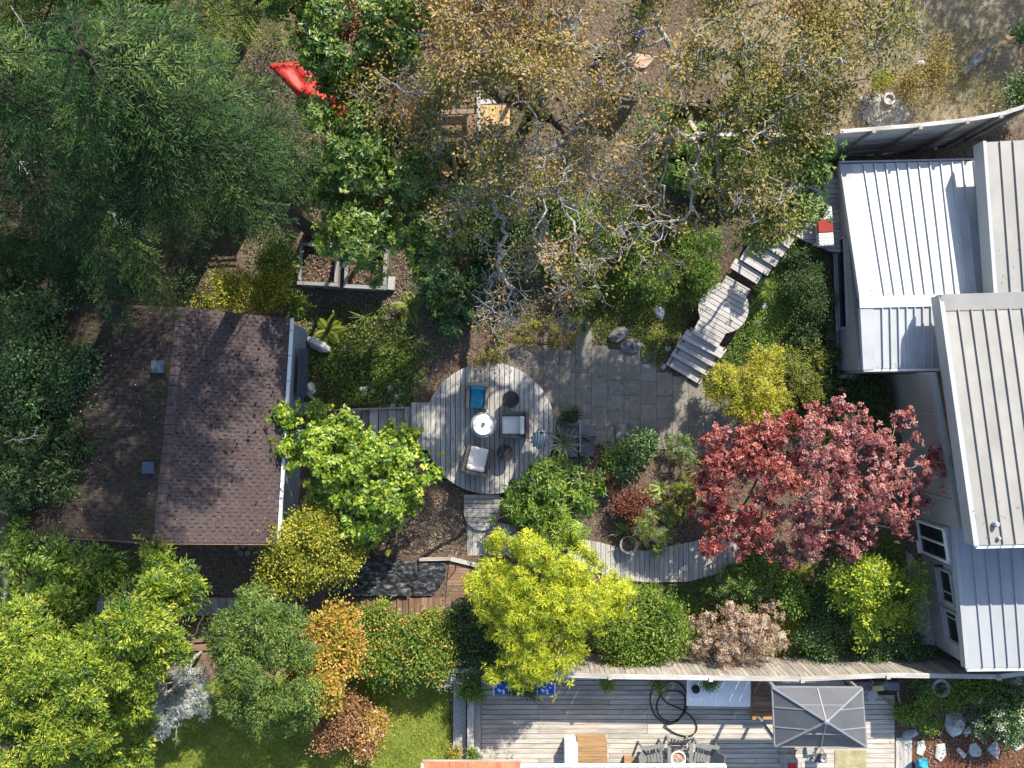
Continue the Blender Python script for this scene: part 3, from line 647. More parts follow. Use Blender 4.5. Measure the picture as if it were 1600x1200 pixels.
# ------------------------------------------------------------ shed with the shingle roof on the left
shed = thing('shed', W(240, 660, -.75), 'long brown shingled shed with a mossy left slope and a white gutter', 'shed')
ze, zr = 2.1, 3.3
RA, RB = W(284, 480, zr), W(246, 848, zr)                   # ridge ends
EA, EB = W(453, 497, ze), W(432, 849, ze)                   # right eave
LA, LB = W(40, 470, ze-.1), W(8, 832, ze-.1)                # left eave
LM = W(136, 836, ze+.45)
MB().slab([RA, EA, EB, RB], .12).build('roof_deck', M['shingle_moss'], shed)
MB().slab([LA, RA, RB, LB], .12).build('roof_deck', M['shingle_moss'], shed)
def shingles(A, B, C, D, rows, cols, mat, ind, seed):
    """tabs in courses from the eave (B-C) up to the ridge (A-D); the first `ind` are objects of their own"""
    A, B, C, D = [np.array(q, float) for q in (A, B, C, D)]; r = random.Random(seed); stuff = MB(); cnt = 0
    for i in range(rows):
        for j in range(-1, cols+1):
            off = .5*(i % 2)+r.uniform(-.04, .04); v0 = max(0, (j+off)/cols); v1 = min(1, (j+1+off)/cols)
            if v1-v0 < .004: continue
            u0 = 1-i/rows; u1 = max(0, 1-(i+1.12)/rows)      # u=1 at the eave
            def P(u, v): return lerp(lerp(A, B, u), lerp(D, C, u), v)
            e = .003; lift = .008+r.uniform(0, .005)
            q = [P(u0, v0+e/2), P(u0, v1-e/2), P(u1, v1-e/2), P(u1, v0+e/2)]
            q = [q[0]+(0, 0, .016+lift), q[1]+(0, 0, .016+lift+r.uniform(-.004, .006)), q[2]+(0, 0, .006+lift*.2), q[3]+(0, 0, .006+lift*.2)]
            m = MB(); m.slab(q, .012)
            if cnt < ind: m.build('shingle', M[mat], shed); cnt += 1
            else: stuff.add(m.V, m.F)
    if stuff.V: tag(stuff.build('shingles', M[mat], shed), kind='stuff')
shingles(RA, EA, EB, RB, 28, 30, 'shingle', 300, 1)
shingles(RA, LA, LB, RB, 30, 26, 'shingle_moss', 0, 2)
m = MB()
for k in range(24):
    a = lerp(RA, RB, k/24); b = lerp(RA, RB, (k+1)/24-.003); z = np.array([0, 0, .045])
    m.slab([a+z+(-.14, 0, -.05), a+z, b+z, b+z+(-.14, 0, -.05)], .012); m.slab([a+z, a+z+(.14, 0, -.05), b+z+(.14, 0, -.05), b+z], .012)
tag(m.build('ridge_caps', M['shingle'], shed), kind='stuff')
trim('gutter', [EA+(.06, 0, -.03), EB+(.06, 0, -.03)], .09, .08, M['white'], shed)
for k in range(9):
    q = lerp(EA, EB, (k+.5)/9)+np.array((.06, 0, .014)); MB().box(q, (.085, .03, .012)).build('gutter_strap', M['fascia'], shed)
trim('barge_board', [RB+(0, -.03, -.1), EB+(0, -.03, -.1)], .04, .16, M['brown'], shed); trim('barge_board', [RB+(0, -.03, -.1), LB+(0, -.03, -.1)], .04, .16, M['brown'], shed)
wr = [W(477, 508, -.7), W(462, 846, -.7)]; wr[0][1] = EA[1]-.15; wr[1][1] = EB[1]+.2
for a, b in ((wr[0], wr[1]), (wr[1], np.array((LB[0]+.4, wr[1][1]+.02, -.7))), (wr[0], np.array((LA[0]+.4, wr[0][1], -.7)))):
    MB().bar((a[0], a[1], .6), (b[0], b[1], .6), .12, 2.9).build('wall', M['shedwall'], shed)
MB().bar(W(475, 545, .5), W(473, 620, .5), .15, .5).build('window', M['bluebox'], shed)
for (px, py, s) in ((250, 573, .34), (235, 730, .32)):
    q = W(px, py, zr-.1); m = MB(); m.box(q+(0, 0, .06), (s*.8, s*.8, .12)); m.box(q+(0, 0, .14), (s, s, .06)); m.build('roof_vent', M['bluebox'], shed)
# fir cones and twigs dropped on the roof
r_ = np.random.default_rng(5)
m = MB()
for k in range(75):
    u = r_.random()**.8; v = np.clip(r_.normal(.25, .22), 0, 1) if k < 50 else r_.random(); q = lerp(lerp(RA, EA, u), lerp(RB, EB, u), v); s = r_.uniform(.014, .03)
    m.lathe(q+(0, 0, .03), [(.01, 0), (s, .01), (s*.8, .05), (.01, .07)], 6, 1.4, .8)
solo(tag(m.build('fallen_cones', M['black']), kind='stuff'), 'small dark fir cones scattered on the brown shingle roof', 'cones')

# ------------------------------------------------------------ decks and boards
def strip_deck(parent, prof, x0, x1, w, z, th, mat, name='board', gap=.019, vertical=True, rot=0.0, org=(0, 0), n=7, jz=.003):
    """boards side by side across x0..x1 in a frame turned by rot; prof(x) -> (ylo, yhi)"""
    x = x0; r = random.Random(int(abs(x0*100)+abs(z*999))); c, s = cos(rot), sin(rot)
    while x < x1-.02:
        xe = min(x+w-gap, x1); xs = [x+(xe-x)*i/(n-1) for i in range(n)]; pr = [prof(q) for q in xs]
        if all(p is not None for p in pr):
            poly = [(q, p[0]) for q, p in zip(xs, pr)]+[(q, p[1]) for q, p in list(zip(xs, pr))[::-1]]
            poly = [(org[0]+a*c-b*s, org[1]+a*s+b*c) for a, b in poly]; dz = r.uniform(-jz, jz)
            m = MB(); m.prism(poly, z-th+dz, z+dz); m.build(name, mat, parent, rot+pi/2)
        x += w
def rim(parent, pts, w, hgt_, z, mat, name='rim_joist'):
    m = MB()
    for a, b in zip(pts[:-1], pts[1:]): m.bar((a[0], a[1], z-hgt_/2), (b[0], b[1], z-hgt_/2), w, hgt_)
    return m.build(name, mat, parent)
ZD = .32
cD = W(765, 669.5, ZD); kD = (H-ZD)/H/PPM; RD = 102.5*kD
rd = thing('round_deck', (cD[0], cD[1], 0), 'large round grey wooden deck with a square tab on its left side', 'deck')
xt0 = (643-765)*kD; yt1 = (669.5-629)*kD; yt0 = (669.5-703)*kD
def prof_round(x):
    c = math.sqrt(max(0, RD*RD-x*x)) if abs(x) <= RD else None; tabb = x < -.6*RD
    if c is None: return (yt0, yt1) if (x < 0 and x >= xt0-1e-6) else None
    return (min(-c, yt0), max(c, yt1)) if tabb else (-c, c)
strip_deck(rd, prof_round, xt0, RD-.004, .1515, ZD, .035, M['deck'], org=(cD[0], cD[1]), n=9)
ring = [(cD[0]+(RD-.05)*cos(a), cD[1]+(RD-.05)*sin(a)) for a in np.linspace(0, 2*pi, 49)]
rim(rd, ring, .04, .2, ZD-.04, M['brown'])
for k in range(7):
    y = -RD*.85+k*RD*.283; c = math.sqrt(RD*RD-y*y)-.1; MB().bar((cD[0]-c, cD[1]+y, ZD-.13), (cD[0]+c, cD[1]+y, ZD-.13), .045, .16).build('joist', M['brown'], rd)
for k in range(8):
    a = k*pi/4+.2; MB().box((cD[0]+RD*.8*cos(a), cD[1]+RD*.8*sin(a), .0), (.1, .1, .42)).build('post', M['brown'], rd)
# small round step below the deck and the plank landing it stands on
cS = W(753, 800, .06); kS = (H-.06)/H/PPM; RS = 28*kS
rs = thing('round_step', (cS[0], cS[1], -.05), 'small round wooden step tucked under the big round deck', 'step')
def prof_step(y):
    c = math.sqrt(max(0, RS*RS-y*y)) if y < 0 else RS; return (-c, c)
strip_deck(rs, lambda x: (lambda c: (-c, c))(math.sqrt(max(0, RS*RS-x*x)) if x > 0 else RS), -.55, RS-.003, .145, .13, .035, M['deck'], org=(cS[0], cS[1]), rot=-pi/2)
rim(rs, [(cS[0]+(RS-.03)*cos(a), cS[1]+(RS-.03)*sin(a)) for a in np.linspace(pi, 2*pi, 17)], .03, .12, .092, M['brown'])
def poly_boards(parent, poly, direc, w, z, th, mat, name='board', gap=.012, z_fn=None):
    """boards whose length runs along angle direc, clipped to a convex world polygon"""
    c, s = cos(-direc), sin(-direc); L = [(p[0]*c-p[1]*s, p[0]*s+p[1]*c) for p in poly]
    def clip(Pg, y, keep_above):
        out = []
        for i in range(len(Pg)):
            a, b = Pg[i], Pg[(i+1) % len(Pg)]; ia = (a[1] >= y) == keep_above; ib = (b[1] >= y) == keep_above
            if ia: out.append(a)
            if ia != ib: t = (y-a[1])/(b[1]-a[1]); out.append((a[0]+(b[0]-a[0])*t, y))
        return out
    y0 = min(p[1] for p in L); y1 = max(p[1] for p in L); y = y0; r = random.Random(int(w*1000+len(poly)+abs(y0)*100))
    while y < y1-.03:
        q = clip(clip(L, y, True), min(y+w-gap, y1), False)
        if len(q) >= 3:
            q = [(p[0]*cos(direc)-p[1]*sin(direc), p[0]*sin(direc)+p[1]*cos(direc)) for p in q]
            m = MB(); dz = r.uniform(-.003, .003); zz = z if z_fn is None else z_fn(np.mean([p[0] for p in q]), np.mean([p[1] for p in q])); m.prism(q, zz-th+dz, zz+dz); m.build(name, mat, parent, direc)
        y += w
def PW(pts, z): return [tuple(W(a, b, z)[:2]) for a, b in pts]
ld = thing('plank_landing', W(765, 848, 0), 'small grey plank landing below the round step', 'landing')
poly_boards(ld, PW([(729, 806), (806, 822), (806, 868), (730, 868)], .02), pi/2, .15, .02, .04, M['deck'])
rim(ld, PW([(730, 868), (730, 806)], .0), .04, .12, -.02, M['brown'])
# left stairs down to the shed
ls = thing('garden_stairs', W(590, 667, -.4), 'short grey wooden stairs going down left of the round deck', 'stairs')
yy0, yy1 = 640, 698
def tread(parent, pts, z, mat, th=.045, name='tread', rz=pi/2): m = MB(); m.prism(PW(pts, z), z-th, z); return m.build(name, mat, parent, rz)
tread(ls, [(632.5, 638), (644, 638), (644, 699), (632.5, 699)], .16, M['deck'])
for k, x in enumerate((577.5, 592, 606, 620)): tread(ls, [(x, yy0), (x+13, yy0), (x+13, yy1), (x, yy1)], .0, M['deck'], name='landing_board')
for k, x in enumerate((566, 554, 541.5)): tread(ls, [(x, yy0+1), (x+10.5, yy0+1), (x+10.5, yy1+k*3), (x, yy1+k*3)], -.18-.17*k, M['deck'])
for k, x in enumerate((632.5, 577, 565.5, 553.5, 541)):
    z = (.16, 0, -.18, -.35, -.52)[k]; a = W(x, yy0+1, z); b = W(x, yy1, z); MB().bar((a[0]+.03, a[1], z-.12), (b[0]+.03, b[1], z-.12), .025, .14).build('riser', M['brown'], ls)
rt = thing('retaining_board', W(520, 641, -.6), 'low timber board holding back the planted bank above the left stairs', 'retaining board')
MB().bar(W(506, 641, -.2), W(642, 637, .02), .05, .3).build('board', M['oldfence'], rt)
MB().bar(W(476, 609, -.3), W(506, 640, -.3), .05, .28).build('diagonal_board', M['oldfence'], rt)
# boardwalk through the lower garden
bw = thing('boardwalk', W(1020, 880, .1), 'curved grey boardwalk of short planks running to the maple', 'boardwalk')
top = [(885, 842), (925, 845), (975, 857), (1010, 861), (1050, 853), (1095, 844), (1160, 835)]
bot = [(885, 878), (925, 892), (968, 905), (1010, 910), (1075, 909), (1115, 898), (1160, 884)]
xs = np.arange(886, 1158, 7.6)
tx, ty = zip(*top); bx_, by_ = zip(*bot)
for x in xs:
    z = .06+.12*sstep(1040, 1160, x); q = [(x, np.interp(x, tx, ty)), (x+6.9, np.interp(x+6.9, tx, ty)), (x+6.9, np.interp(x+6.9, bx_, by_)), (x, np.interp(x, bx_, by_))]
    z = float(z)+float(hgt(*W(x, 875, 0)[:2])); m = MB(); z += random.uniform(-.004, .004); m.prism(PW(q, z), z-.04, z); m.build('board', M['deck'], bw, pi/2)
for rows in (top, bot):
    m = MB()
    pts = [W(a, b+(4 if rows is top else -4), 0) for a, b in rows]
    for a, b in zip(pts[:-1], pts[1:]):
        m.bar((a[0], a[1], float(hgt(a[0], a[1]))-.03), (b[0], b[1], float(hgt(b[0], b[1]))-.03), .06, .1)
    m.build('bearer', M['brown'], bw)
# curved stairs with the round landing, up to the house
st = thing('landing_stairs', W(1090, 545, 0), 'weathered stairs with a round plank landing climbing to the house deck', 'stairs')
dirx = math.atan2(-(1093-1040+2.0)*0-31, 53)               # boards run down to the right in the picture
ang = math.atan2(-31, 53)
low = [((1040.5, 569), (1093, 600.5)), ((1048, 555), (1104, 587)), ((1056, 541), (1115, 574)), ((1064.5, 528.5), (1126, 560))]
lowb = [((1048, 556), (1103, 588)), ((1056.5, 542), (1114, 575)), ((1065, 529), (1124, 561)), ((1074, 514), (1136, 546))]
for k in range(4):
    z = .14*(k+1); f0, f1 = low[k]; b0, b1 = lowb[k]
    ex = 2.6; mid0 = ((f0[0]+b0[0])/2, (f0[1]+b0[1])/2); mid1 = ((f1[0]+b1[0])/2, (f1[1]+b1[1])/2)
    tread(st, [f0, f1, (mid1[0]-.3, mid1[1]+.4), (mid0[0]-.3, mid0[1]+.4)], z, M['stair'], rz=ang)
    tread(st, [mid0, mid1, b1, b0], z, M['stair'], rz=ang)
    a = W(*f0, z); b = W(*f1, z); MB().bar((a[0]+.03, a[1]+.04, z-.11), (b[0]+.03, b[1]+.04, z-.11), .025, .13).build('riser', M['brown'], st)
for s_ in (0, 1):
    MB().bar(W(*low[0][s_], .05)+((.12, .02, 0) if s_ == 0 else (-.06, .06, 0)), W(*lowb[3][s_], .5)+((.12, .02, 0) if s_ == 0 else (-.06, .06, 0)), .05, .2).build('stringer', M['brown'], st)
ZL = .70
def Lz(pts): return PW(pts, ZL)
cL = (1130.5, 481); rL = 39.5; u = np.array((53, 31))/math.hypot(53, 31); v = np.array((31, -53))/math.hypot(53, 31)   # along boards, up the stairs
ks = (H-ZL)/H/PPM; oc = W(*cL, ZL); rotL = math.atan2(-v[1], v[0])
def prof_land(x):                                          # x metres up the stairs from the circle centre
    X = x/ks; c = math.sqrt(max(0, rL*rL-X*X)) if abs(X) < rL else 0
    lo, hi = -c, c
    if X < 0: lo, hi = min(lo, -23.5), max(hi, 23.5)
    else: lo, hi = min(lo, -22), max(hi, 22)
    return (lo*ks, hi*ks)
strip_deck(st, prof_land, -58*ks, 46*ks, .152, ZL, .04, M['stair'], org=(oc[0], oc[1]), rot=rotL)
sk_ = np.linspace(0, 2*pi, 33); rim(st, [(oc[0]+(rL*ks-.05)*cos(a), oc[1]+(rL*ks-.05)*sin(a)) for a in sk_], .03, .2, ZL-.045, M['brown'])
for k in range(4):
    a = k*pi/2+.4; MB().box((oc[0]+.55*cos(a), oc[1]+.55*sin(a), ZL-.45), (.09, .09, .8)).build('post', M['brown'], st)
up_ = [((1141, 418), (1183, 444)), ((1156, 405), (1199, 431)), ((1166, 390), (1211, 417)), ((1176, 374), (1222, 402)), ((1187, 360), (1233, 388))]
for k, (f0, f1) in enumerate(up_):
    z = ZL+.1*(k+1); b0 = (f0[0]+8.5, f0[1]-14.5); b1 = (f1[0]+8.5, f1[1]-14.5); mm0 = (f0[0]+4.6, f0[1]-7.6); mm1 = (f1[0]+4.6, f1[1]-7.6)
    tread(st, [f0, f1, (mm1[0]-.5, mm1[1]+.6), (mm0[0]-.5, mm0[1]+.6)], z, M['stair'], rz=ang); tread(st, [mm0, mm1, b1, b0], z, M['stair'], rz=ang)
    a = W(*f0, z); b = W(*f1, z); MB().bar((a[0]+.03, a[1]+.04, z-.1), (b[0]+.03, b[1]+.04, z-.1), .025, .11).build('riser', M['brown'], st)
# house deck
hd = thing('house_deck', W(1270, 330, .7), 'grey board deck beside the white metal roof with a narrow bench on it', 'deck')
poly_boards(hd, PW([(1205, 345), (1225, 280), (1326, 276), (1326, 396), (1295, 392), (1250, 372)], 1.25), 0.02, .15, 1.25, .04, M['deck'])
rim(hd, PW([(1325, 395), (1295, 391), (1250, 372), (1206, 346)], 1.2), .04, .22, 1.2, M['brown'])
for p in ((1215, 345), (1255, 370), (1296, 388)): q = W(*p, 1.1); MB().box((q[0], q[1], .75), (.09, .09, .9)).build('post', M['brown'], hd)
# patio slabs
pat = tag(bpy.data.objects.new('patio', None), kind='structure'); COL.objects.link(pat); pat.location = W(950, 620, 0)
rp_ = random.Random(4); x = 748.0; colI = 0
while x < 1168:
    w = 25.2; y = 512-rp_.choice((0, 8, 14, 20))
    while y < 694:
        h_ = rp_.choice((24, 36, 48)); cx, cy = x+w/2, y+h_/2
        q = [(x+.22, y+.22), (x+w-.22, y+.22), (x+w-.22, y+h_-.22), (x+.22, y+h_-.22)]
        ins = sum(bool(inpoly(a, b, PATIO)) for a, b in q)
        if ins >= 3 or (ins == 2 and cx > 850):
            P4 = [G(a, b) for a, b in q]; z = float(np.mean([p[2] for p in P4])); dz = rp_.uniform(.012, .022)
            MB().slab([p+(0, 0, dz+.012) for p in P4], .05).build('paver', M['paver'], pat)
        y += h_
    x += w
# ------------------------------------------------------------ trees and plants
def root_of(lobes, f=1.0):
    lw = lobe_world(lobes); w = lw[:, 3]**2; c = (lw[:, :3]*w[:, None]).sum(0)/w.sum(); z = float(hgt(c[0], c[1])); return np.array([c[0], c[1], z])
def shrub(name, label, cat, lobes, mat, n, per, cs, L, Wd, mode='round', seed=1, base=None, **k):
    return plant(name, label, cat, root_of(lobes) if base is None else G(*base), lobes, mat, n, per, cs, L, Wd, mode, seed, **k)
# firs, top left
fir((-9.4, 5.4), 15.5, 4.6, 2.6, 42, 'huge dark fir nearest the shed roof with a bough hanging over the ridge', 11)
fir((-9.6, 10.0), 15.0, 3.8, 3.2, 42, 'dark fir beside the red tarp with sunlit highlights coloured into its needles', 12, mat='fir_needles_light')
fir((-13.2, 8.2), 15.0, 3.9, 3.0, 40, 'dark fir at the far left edge of the photo above the laurel', 13)
fir((-11.2, 12.6), 14.0, 3.8, 3.5, 44, 'lighter green fir in the top left corner of the photo', 14, mat='fir_needles_light')
fir((-15.2, 4.2), 11.0, 3.4, 2.2, 42, 'dark fir at the left edge between the mossy roof slope and the laurel', 16)
fir((-8.0, 12.6), 13.0, 3.5, 3.0, 40, 'lighter green fir at the top edge of the photo left of the red tarp', 17, mat='fir_needles_light')
fir((-6.3, 4.9), 14.0, 2.2, 6.4, 76, 'slender fir between the big firs and the glossy arbutus', 15, col=True)
# dead grey branches poking out of the firs
def snag(px, py, z, a, L, label, seed):
    r = np.random.default_rng(seed); b = W(px, py, z); m = MB(); pts = [b+np.array([cos(a), sin(a), -.05])*L*t+r.normal(0, .03, 3) for t in np.linspace(0, 1, 6)]
    m.tube(pts, [.018, .016, .013, .010, .008, .004], 5)
    for i in (1, 2, 3, 4):
        for sg in (-1, 1):
            q = pts[i]; aa = a+sg*r.uniform(.5, .9); l = L*r.uniform(.2, .4); m.tube([q, q+np.array([cos(aa), sin(aa), 0])*l*.5+r.normal(0, .02, 3), q+np.array([cos(aa+.2), sin(aa+.2), .02])*l], [.008, .006, .003], 4)
    solo(m.build('dead_branch', M['bark']), label, 'branch', 'bare dead branches among the firs')
snag(165, 30, 8.6, 3.3, 1.5, 'bare silver branch forked over the topmost fir boughs', 1); snag(0, 215, 8.5, -.9, 1.1, 'bare silver branch at the left edge of the photo', 2)
snag(165, 325, 8.0, -.55, 1.0, 'bare silver branch low in the middle of the dark firs', 3); snag(20, 10, 9.0, -1.1, 1.0, 'bare silver branch in the top left corner of the photo', 4)
snag(8, 690, 3.4, .15, 1.0, 'bare silver branch over the dark shrub at the left edge', 5)
# garry oaks
def oak(base, lobes, n, label, seed, trunk):
    r = np.random.default_rng(seed); b = np.array([base[0], base[1], float(hgt(*base))]); o = thing('oak_tree', b, label, 'tree', 'old grey oaks behind the patio')
    lw = lobe_world([l[:5]+(l[5],) for l in lobes]); C, D, j = shell(lw, n, r, .3, -.55, .2)
    leafy = np.array([l[6] for l in lobes])[j]
    t_ = C[:, 2]-.35; lx, ly = C[:, 0]-SUNV[0]*t_, C[:, 1]-SUNV[1]*t_                # light gaps in the crown: where its shade would fall on the deck
    dk = np.hypot(lx-cD[0], ly-cD[1]) < RD+.5; hole = np.sin(lx*3.3+ly*.8+1)*np.sin(ly*2.9-lx*.5+.4)+.35*np.sin(lx*7.1)*np.sin(ly*6.3) > -.22
    kp = ~(dk & hole); C, D, leafy = C[kp], D[kp], leafy[kp]; n = len(C)
    nod, par, ends = skeleton(b-np.array([0, 0, .3]), C, .16, .26, .085, seed, [b+np.array(t) for t in trunk])
    # short bare twigs round the ends
    rad = radii(par, .0105, 2.1, .30); V, F = limbs(nod, par, rad, 5)
    big = rad[np.nonzero(par >= 0)[0]] > .09; k5 = np.repeat(big, 10)
    nf = len(big); Fm = F.reshape(10, nf, 3)
    tri_mesh('trunk', V, Fm[:, big].reshape(-1, 3), M['darkbark'], o, org=b); tri_mesh('branches', V, Fm[:, ~big].reshape(-1, 3), M['bark'], o, org=b)
    tk = (leafy < .5) | (r.random(n) < .3); C0 = C[tk]; m = 3*len(C0); q = np.repeat(C0, 3, 0)+r.normal(0, .04, (m, 3)); d = nrm(r.normal(0, 1, (m, 3))); q2 = q+d*r.uniform(.12, .34, m)[:, None]; q3 = q2+nrm(d+r.normal(0, .7, (m, 3)))*r.uniform(.08, .2, m)[:, None]
    nn = np.concatenate([q, q2, q3]); pp = np.concatenate([np.full(m, -1), np.arange(m), np.arange(m)+m]); V, F = limbs(nn, pp, np.concatenate([np.full(m, .010), np.full(m, .008), np.full(m, .005)]), 3)
    tri_mesh('twigs', V, F, M['bark'], o, org=b)
    g = r.random(n) < leafy*.92
    lv = Leaves(); t0 = .55+.2*np.sin(C[g][:, 0]*.8+seed)*np.sin(C[g][:, 1]*.9)+np.where(C[g][:, 0] > 4, -.12, .02)
    lv.add(clumped(C[g]+D[g]*.05, D[g], 36, .145, .085, .056, 'round', r, .1, .16, t0, .6, .25))
    qq = q2[np.repeat(leafy[tk], 3) > r.random(m)*1.9]; lv.add(clumped(qq, nrm(r.normal(0, .6, qq.shape)+[0, 0, 1]), 4, .09, .10, .06, 'round', r, .1, .2, np.full(len(qq), .55), .6, .25))
    lv.build('foliage', M['oak_leaves'], o, b); return o
oak((.6, 8.4), [(640, 100, 95, 6.5, .7, 1, .8), (740, 40, 110, 7.6, .6, 1, .85), (860, 60, 130, 8, .6, 1, .85), (720, 170, 80, 6.6, .6, .8, .55), (850, 190, 140, 7, .6, 1, .65), (760, 320, 90, 5.6, .6, .9, .35),
    (860, 330, 130, 6, .6, 1, .45), (810, 450, 85, 4.6, .5, 1.2, .12), (920, 420, 80, 4.8, .5, 1, .35), (640, 210, 70, 5.8, .6, .7, .5), (830, -90, 160, 8, .6, .5, .8)], 1500,
    'spreading oak with grey bare lower twigs and tan leaves over the timber frame', 21, [(0, 0, 1.2), (.2, -.3, 2.4), (.3, -.5, 3.3)])
oak((5.0, 8.2), [(980, 140, 110, 7.5, .6, .8, .42), (1080, 70, 140, 8, .6, 1, .9), (1200, 60, 125, 7.5, .6, 1, .9), (1330, 35, 95, 7, .6, .9, .85), (1100, 190, 130, 7, .6, .9, .72), (1000, 290, 105, 6.5, .6, .75, .3), (1120, 300, 105, 6, .6, 1, .75),
    (1215, 170, 95, 6.4, .6, 1, .85), (1020, 400, 65, 4.8, .6, .8, .35), (1280, 120, 70, 6.2, .6, .7, .8), (1080, -90, 170, 8, .6, .4, .85)], 1750,
    'spreading oak with olive and rust leaves beside the dry field', 22, [(0, 0, 1.3), (-.3, -.3, 2.6), (-.2, -.6, 3.4)])
# arbutus and glossy evergreens
shrub('arbutus_tree', 'glossy green arbutus hanging over the two raised beds', 'tree', [(600, 300, 105, 5.2), (540, 215, 70, 6), (655, 350, 65, 4.6), (575, 370, 65, 4.1), (520, 330, 50, 4.6), (640, 250, 60, 5.4), (560, 150, 40, 5.5)], 'arbutus_leaves', 2300, 13, .15, .14, .055, 'star', 31, base=(640, 280), wood='redbark', rmax=.16, tw=.012, nb=160, group='glossy arbutus trees')
shrub('arbutus_tree', 'glossy green arbutus above the red tarp at the top of the photo', 'tree', [(560, 60, 85, 6.4), (630, 15, 65, 7), (500, 30, 60, 6), (570, 130, 60, 5.6), (470, -20, 70, 6.5)], 'arbutus_leaves', 1500, 13, .15, .14, .055, 'star', 32, base=(620, 150), wood='redbark', rmax=.14, tw=.012, nb=120, group='glossy arbutus trees')
shrub('laurel_tree', 'leafy green laurel hiding the top of the stairs beside the house deck', 'tree', [(1225, 285, 65, 4.7), (1180, 335, 50, 4.2), (1262, 325, 30, 2.6), (1245, 225, 50, 4.9), (1160, 270, 50, 4.8), (1195, 365, 34, 3.6), (1285, 235, 26, 2.8)], 'arbutus_leaves', 1900, 12, .12, .12, .05, 'star', 33, base=(1190, 320), rmax=.1, nb=90)
shrub('laurel_tree', 'broad dark laurel left of the shed roof', 'tree', [(50, 530, 75, 2.6), (120, 575, 60, 2.2), (30, 620, 65, 2.4), (95, 640, 55, 2), (0, 560, 60, 2.6), (160, 540, 28, 2.2)], 'laurel_leaves', 2200, 12, .13, .105, .05, 'round', 34, base=(45, 580), rmax=.1, nb=90)
shrub('evergreen_shrub', 'dark blue green shrub at the lower left corner of the shed roof', 'shrub', [(60, 720, 65, 2.5), (105, 690, 40, 2.6), (15, 760, 55, 2.4), (10, 690, 45, 2.6), (30, 800, 25, 2.2)], 'dark_leaves', 1300, 12, .13, .10, .04, 'spray', 35, base=(15, 730), nb=80)
# cedars, bottom left
shrub('cedar_tree', 'large yellow green cedar spilling over the left corner of the lawn', 'tree', [(50, 1040, 72, 4), (60, 962, 50, 3.6), (95, 1125, 64, 3.6), (20, 1175, 60, 3.2), (140, 1050, 50, 4.2), (-20, 1085, 66, 4), (160, 1120, 40, 2.6)], 'cedar_sprays', 3600, 17, .15, .115, .034, 'spray', 36, droop=.35, rmax=.14, nb=120, group='yellow green cedars')
shrub('cedar_tree', 'yellow green cedar below the shed with a pointed top towards it', 'tree', [(220, 955, 58, 4.1), (255, 898, 34, 3.6), (175, 1005, 44, 4), (245, 1008, 44, 3.4), (285, 930, 36, 3), (205, 1072, 36, 3), (245, 865, 20, 3.2)], 'cedar_sprays', 2900, 17, .14, .115, .034, 'spray', 37, droop=.3, rmax=.14, nb=120, group='yellow green cedars')
shrub('cedar_tree', 'shaded green cedar in the corner below the mossy roof slope', 'tree', [(60, 900, 60, 2.9), (140, 900, 50, 2.6), (30, 860, 35, 2.6), (110, 950, 50, 2.9), (175, 885, 30, 2.2)], 'mid_leaves', 1500, 14, .16, .14, .04, 'spray', 38, droop=.3, rmax=.12, nb=100, group='yellow green cedars')  # same cedars as above; their shade is put into a darker leaf colour
shrub('cedar_shrub', 'ragged low cedar on the lawn edge at the bottom of the photo', 'shrub', [(190, 1170, 42, 1.6), (215, 1195, 30, 1.3), (130, 1185, 40, 1.8)], 'cedar_sprays', 550, 13, .16, .14, .04, 'spray', 39, droop=.3, nb=50)
# yew, silver tree, orange vine
shrub('yew_tree', 'dense dark green yew between the silver tree and the orange vine', 'tree', [(410, 985, 62, 2.9), (430, 1050, 62, 3), (380, 1060, 50, 2.7), (450, 1110, 40, 2.2), (395, 1110, 40, 2.2), (355, 1000, 34, 2.3), (465, 1000, 34, 2.3), (400, 935, 30, 2.2), (440, 940, 28, 2)], 'yew_needles', 2800, 15, .12, .085, .028, 'spray', 40, droop=.15, rmax=.12, nb=110)
shrub('silver_tree', 'small silvery white tree with thin leaves beside the lawn', 'tree', [(285, 1075, 45, 1.6), (270, 1110, 36, 1.4), (300, 1050, 30, 1.5), (310, 1095, 26, 1.3), (250, 1085, 26, 1.2)], 'silver_leaves', 620, 12, .11, .13, .018, 'star', 41, base=(315, 1018), wood='bark', inner=.2, nb=200, tw=.009)
shrub('orange_vine', 'climbing vine turning yellow and orange on the rail beside the yew', 'vine', [(505, 1040, 42, 1.9), (480, 1080, 36, 1.7), (520, 985, 34, 1.7), (545, 1010, 30, 1.6), (530, 960, 24, 1.6), (475, 1050, 26, 1.6), (520, 1075, 30, 1.5)], 'orange_leaves', 1150, 13, .11, .09, .06, 'round', 42, nb=70, extra=[('gold_leaves', 'yellow_leaves', .4, 9, .1, .08, .05, 'round'), ('mid_leaves', 'green_leaves', .2, 9, .1, .08, .05, 'round')])
shrub('hydrangea', 'brown faded hydrangea at the edge of the lawn', 'shrub', [(540, 1125, 38, .75), (520, 1145, 28, .6), (565, 1150, 26, .6), (545, 1095, 26, .8)], 'brown_leaves', 560, 12, .09, .08, .05, 'round', 43, nb=40)
shrub('flower_bush', 'low flowering bush with orange red and white blooms beside the brown hydrangea', 'bush', [(583, 1125, 22, .55), (580, 1150, 20, .5), (572, 1172, 18, .4), (592, 1140, 14, .5)], 'orange_leaves', 260, 10, .08, .07, .045, 'round', 44, nb=24, extra=[('flowers', 'flowers', .35, 5, .03, .06, .05, 'star')])
shrub('flower_bush', 'little yellow flowering clump below the yew on the lawn', 'bush', [(500, 1140, 13, .4), (506, 1150, 9, .35)], 'gold_leaves', 80, 9, .07, .06, .03, 'round', 45, nb=12)
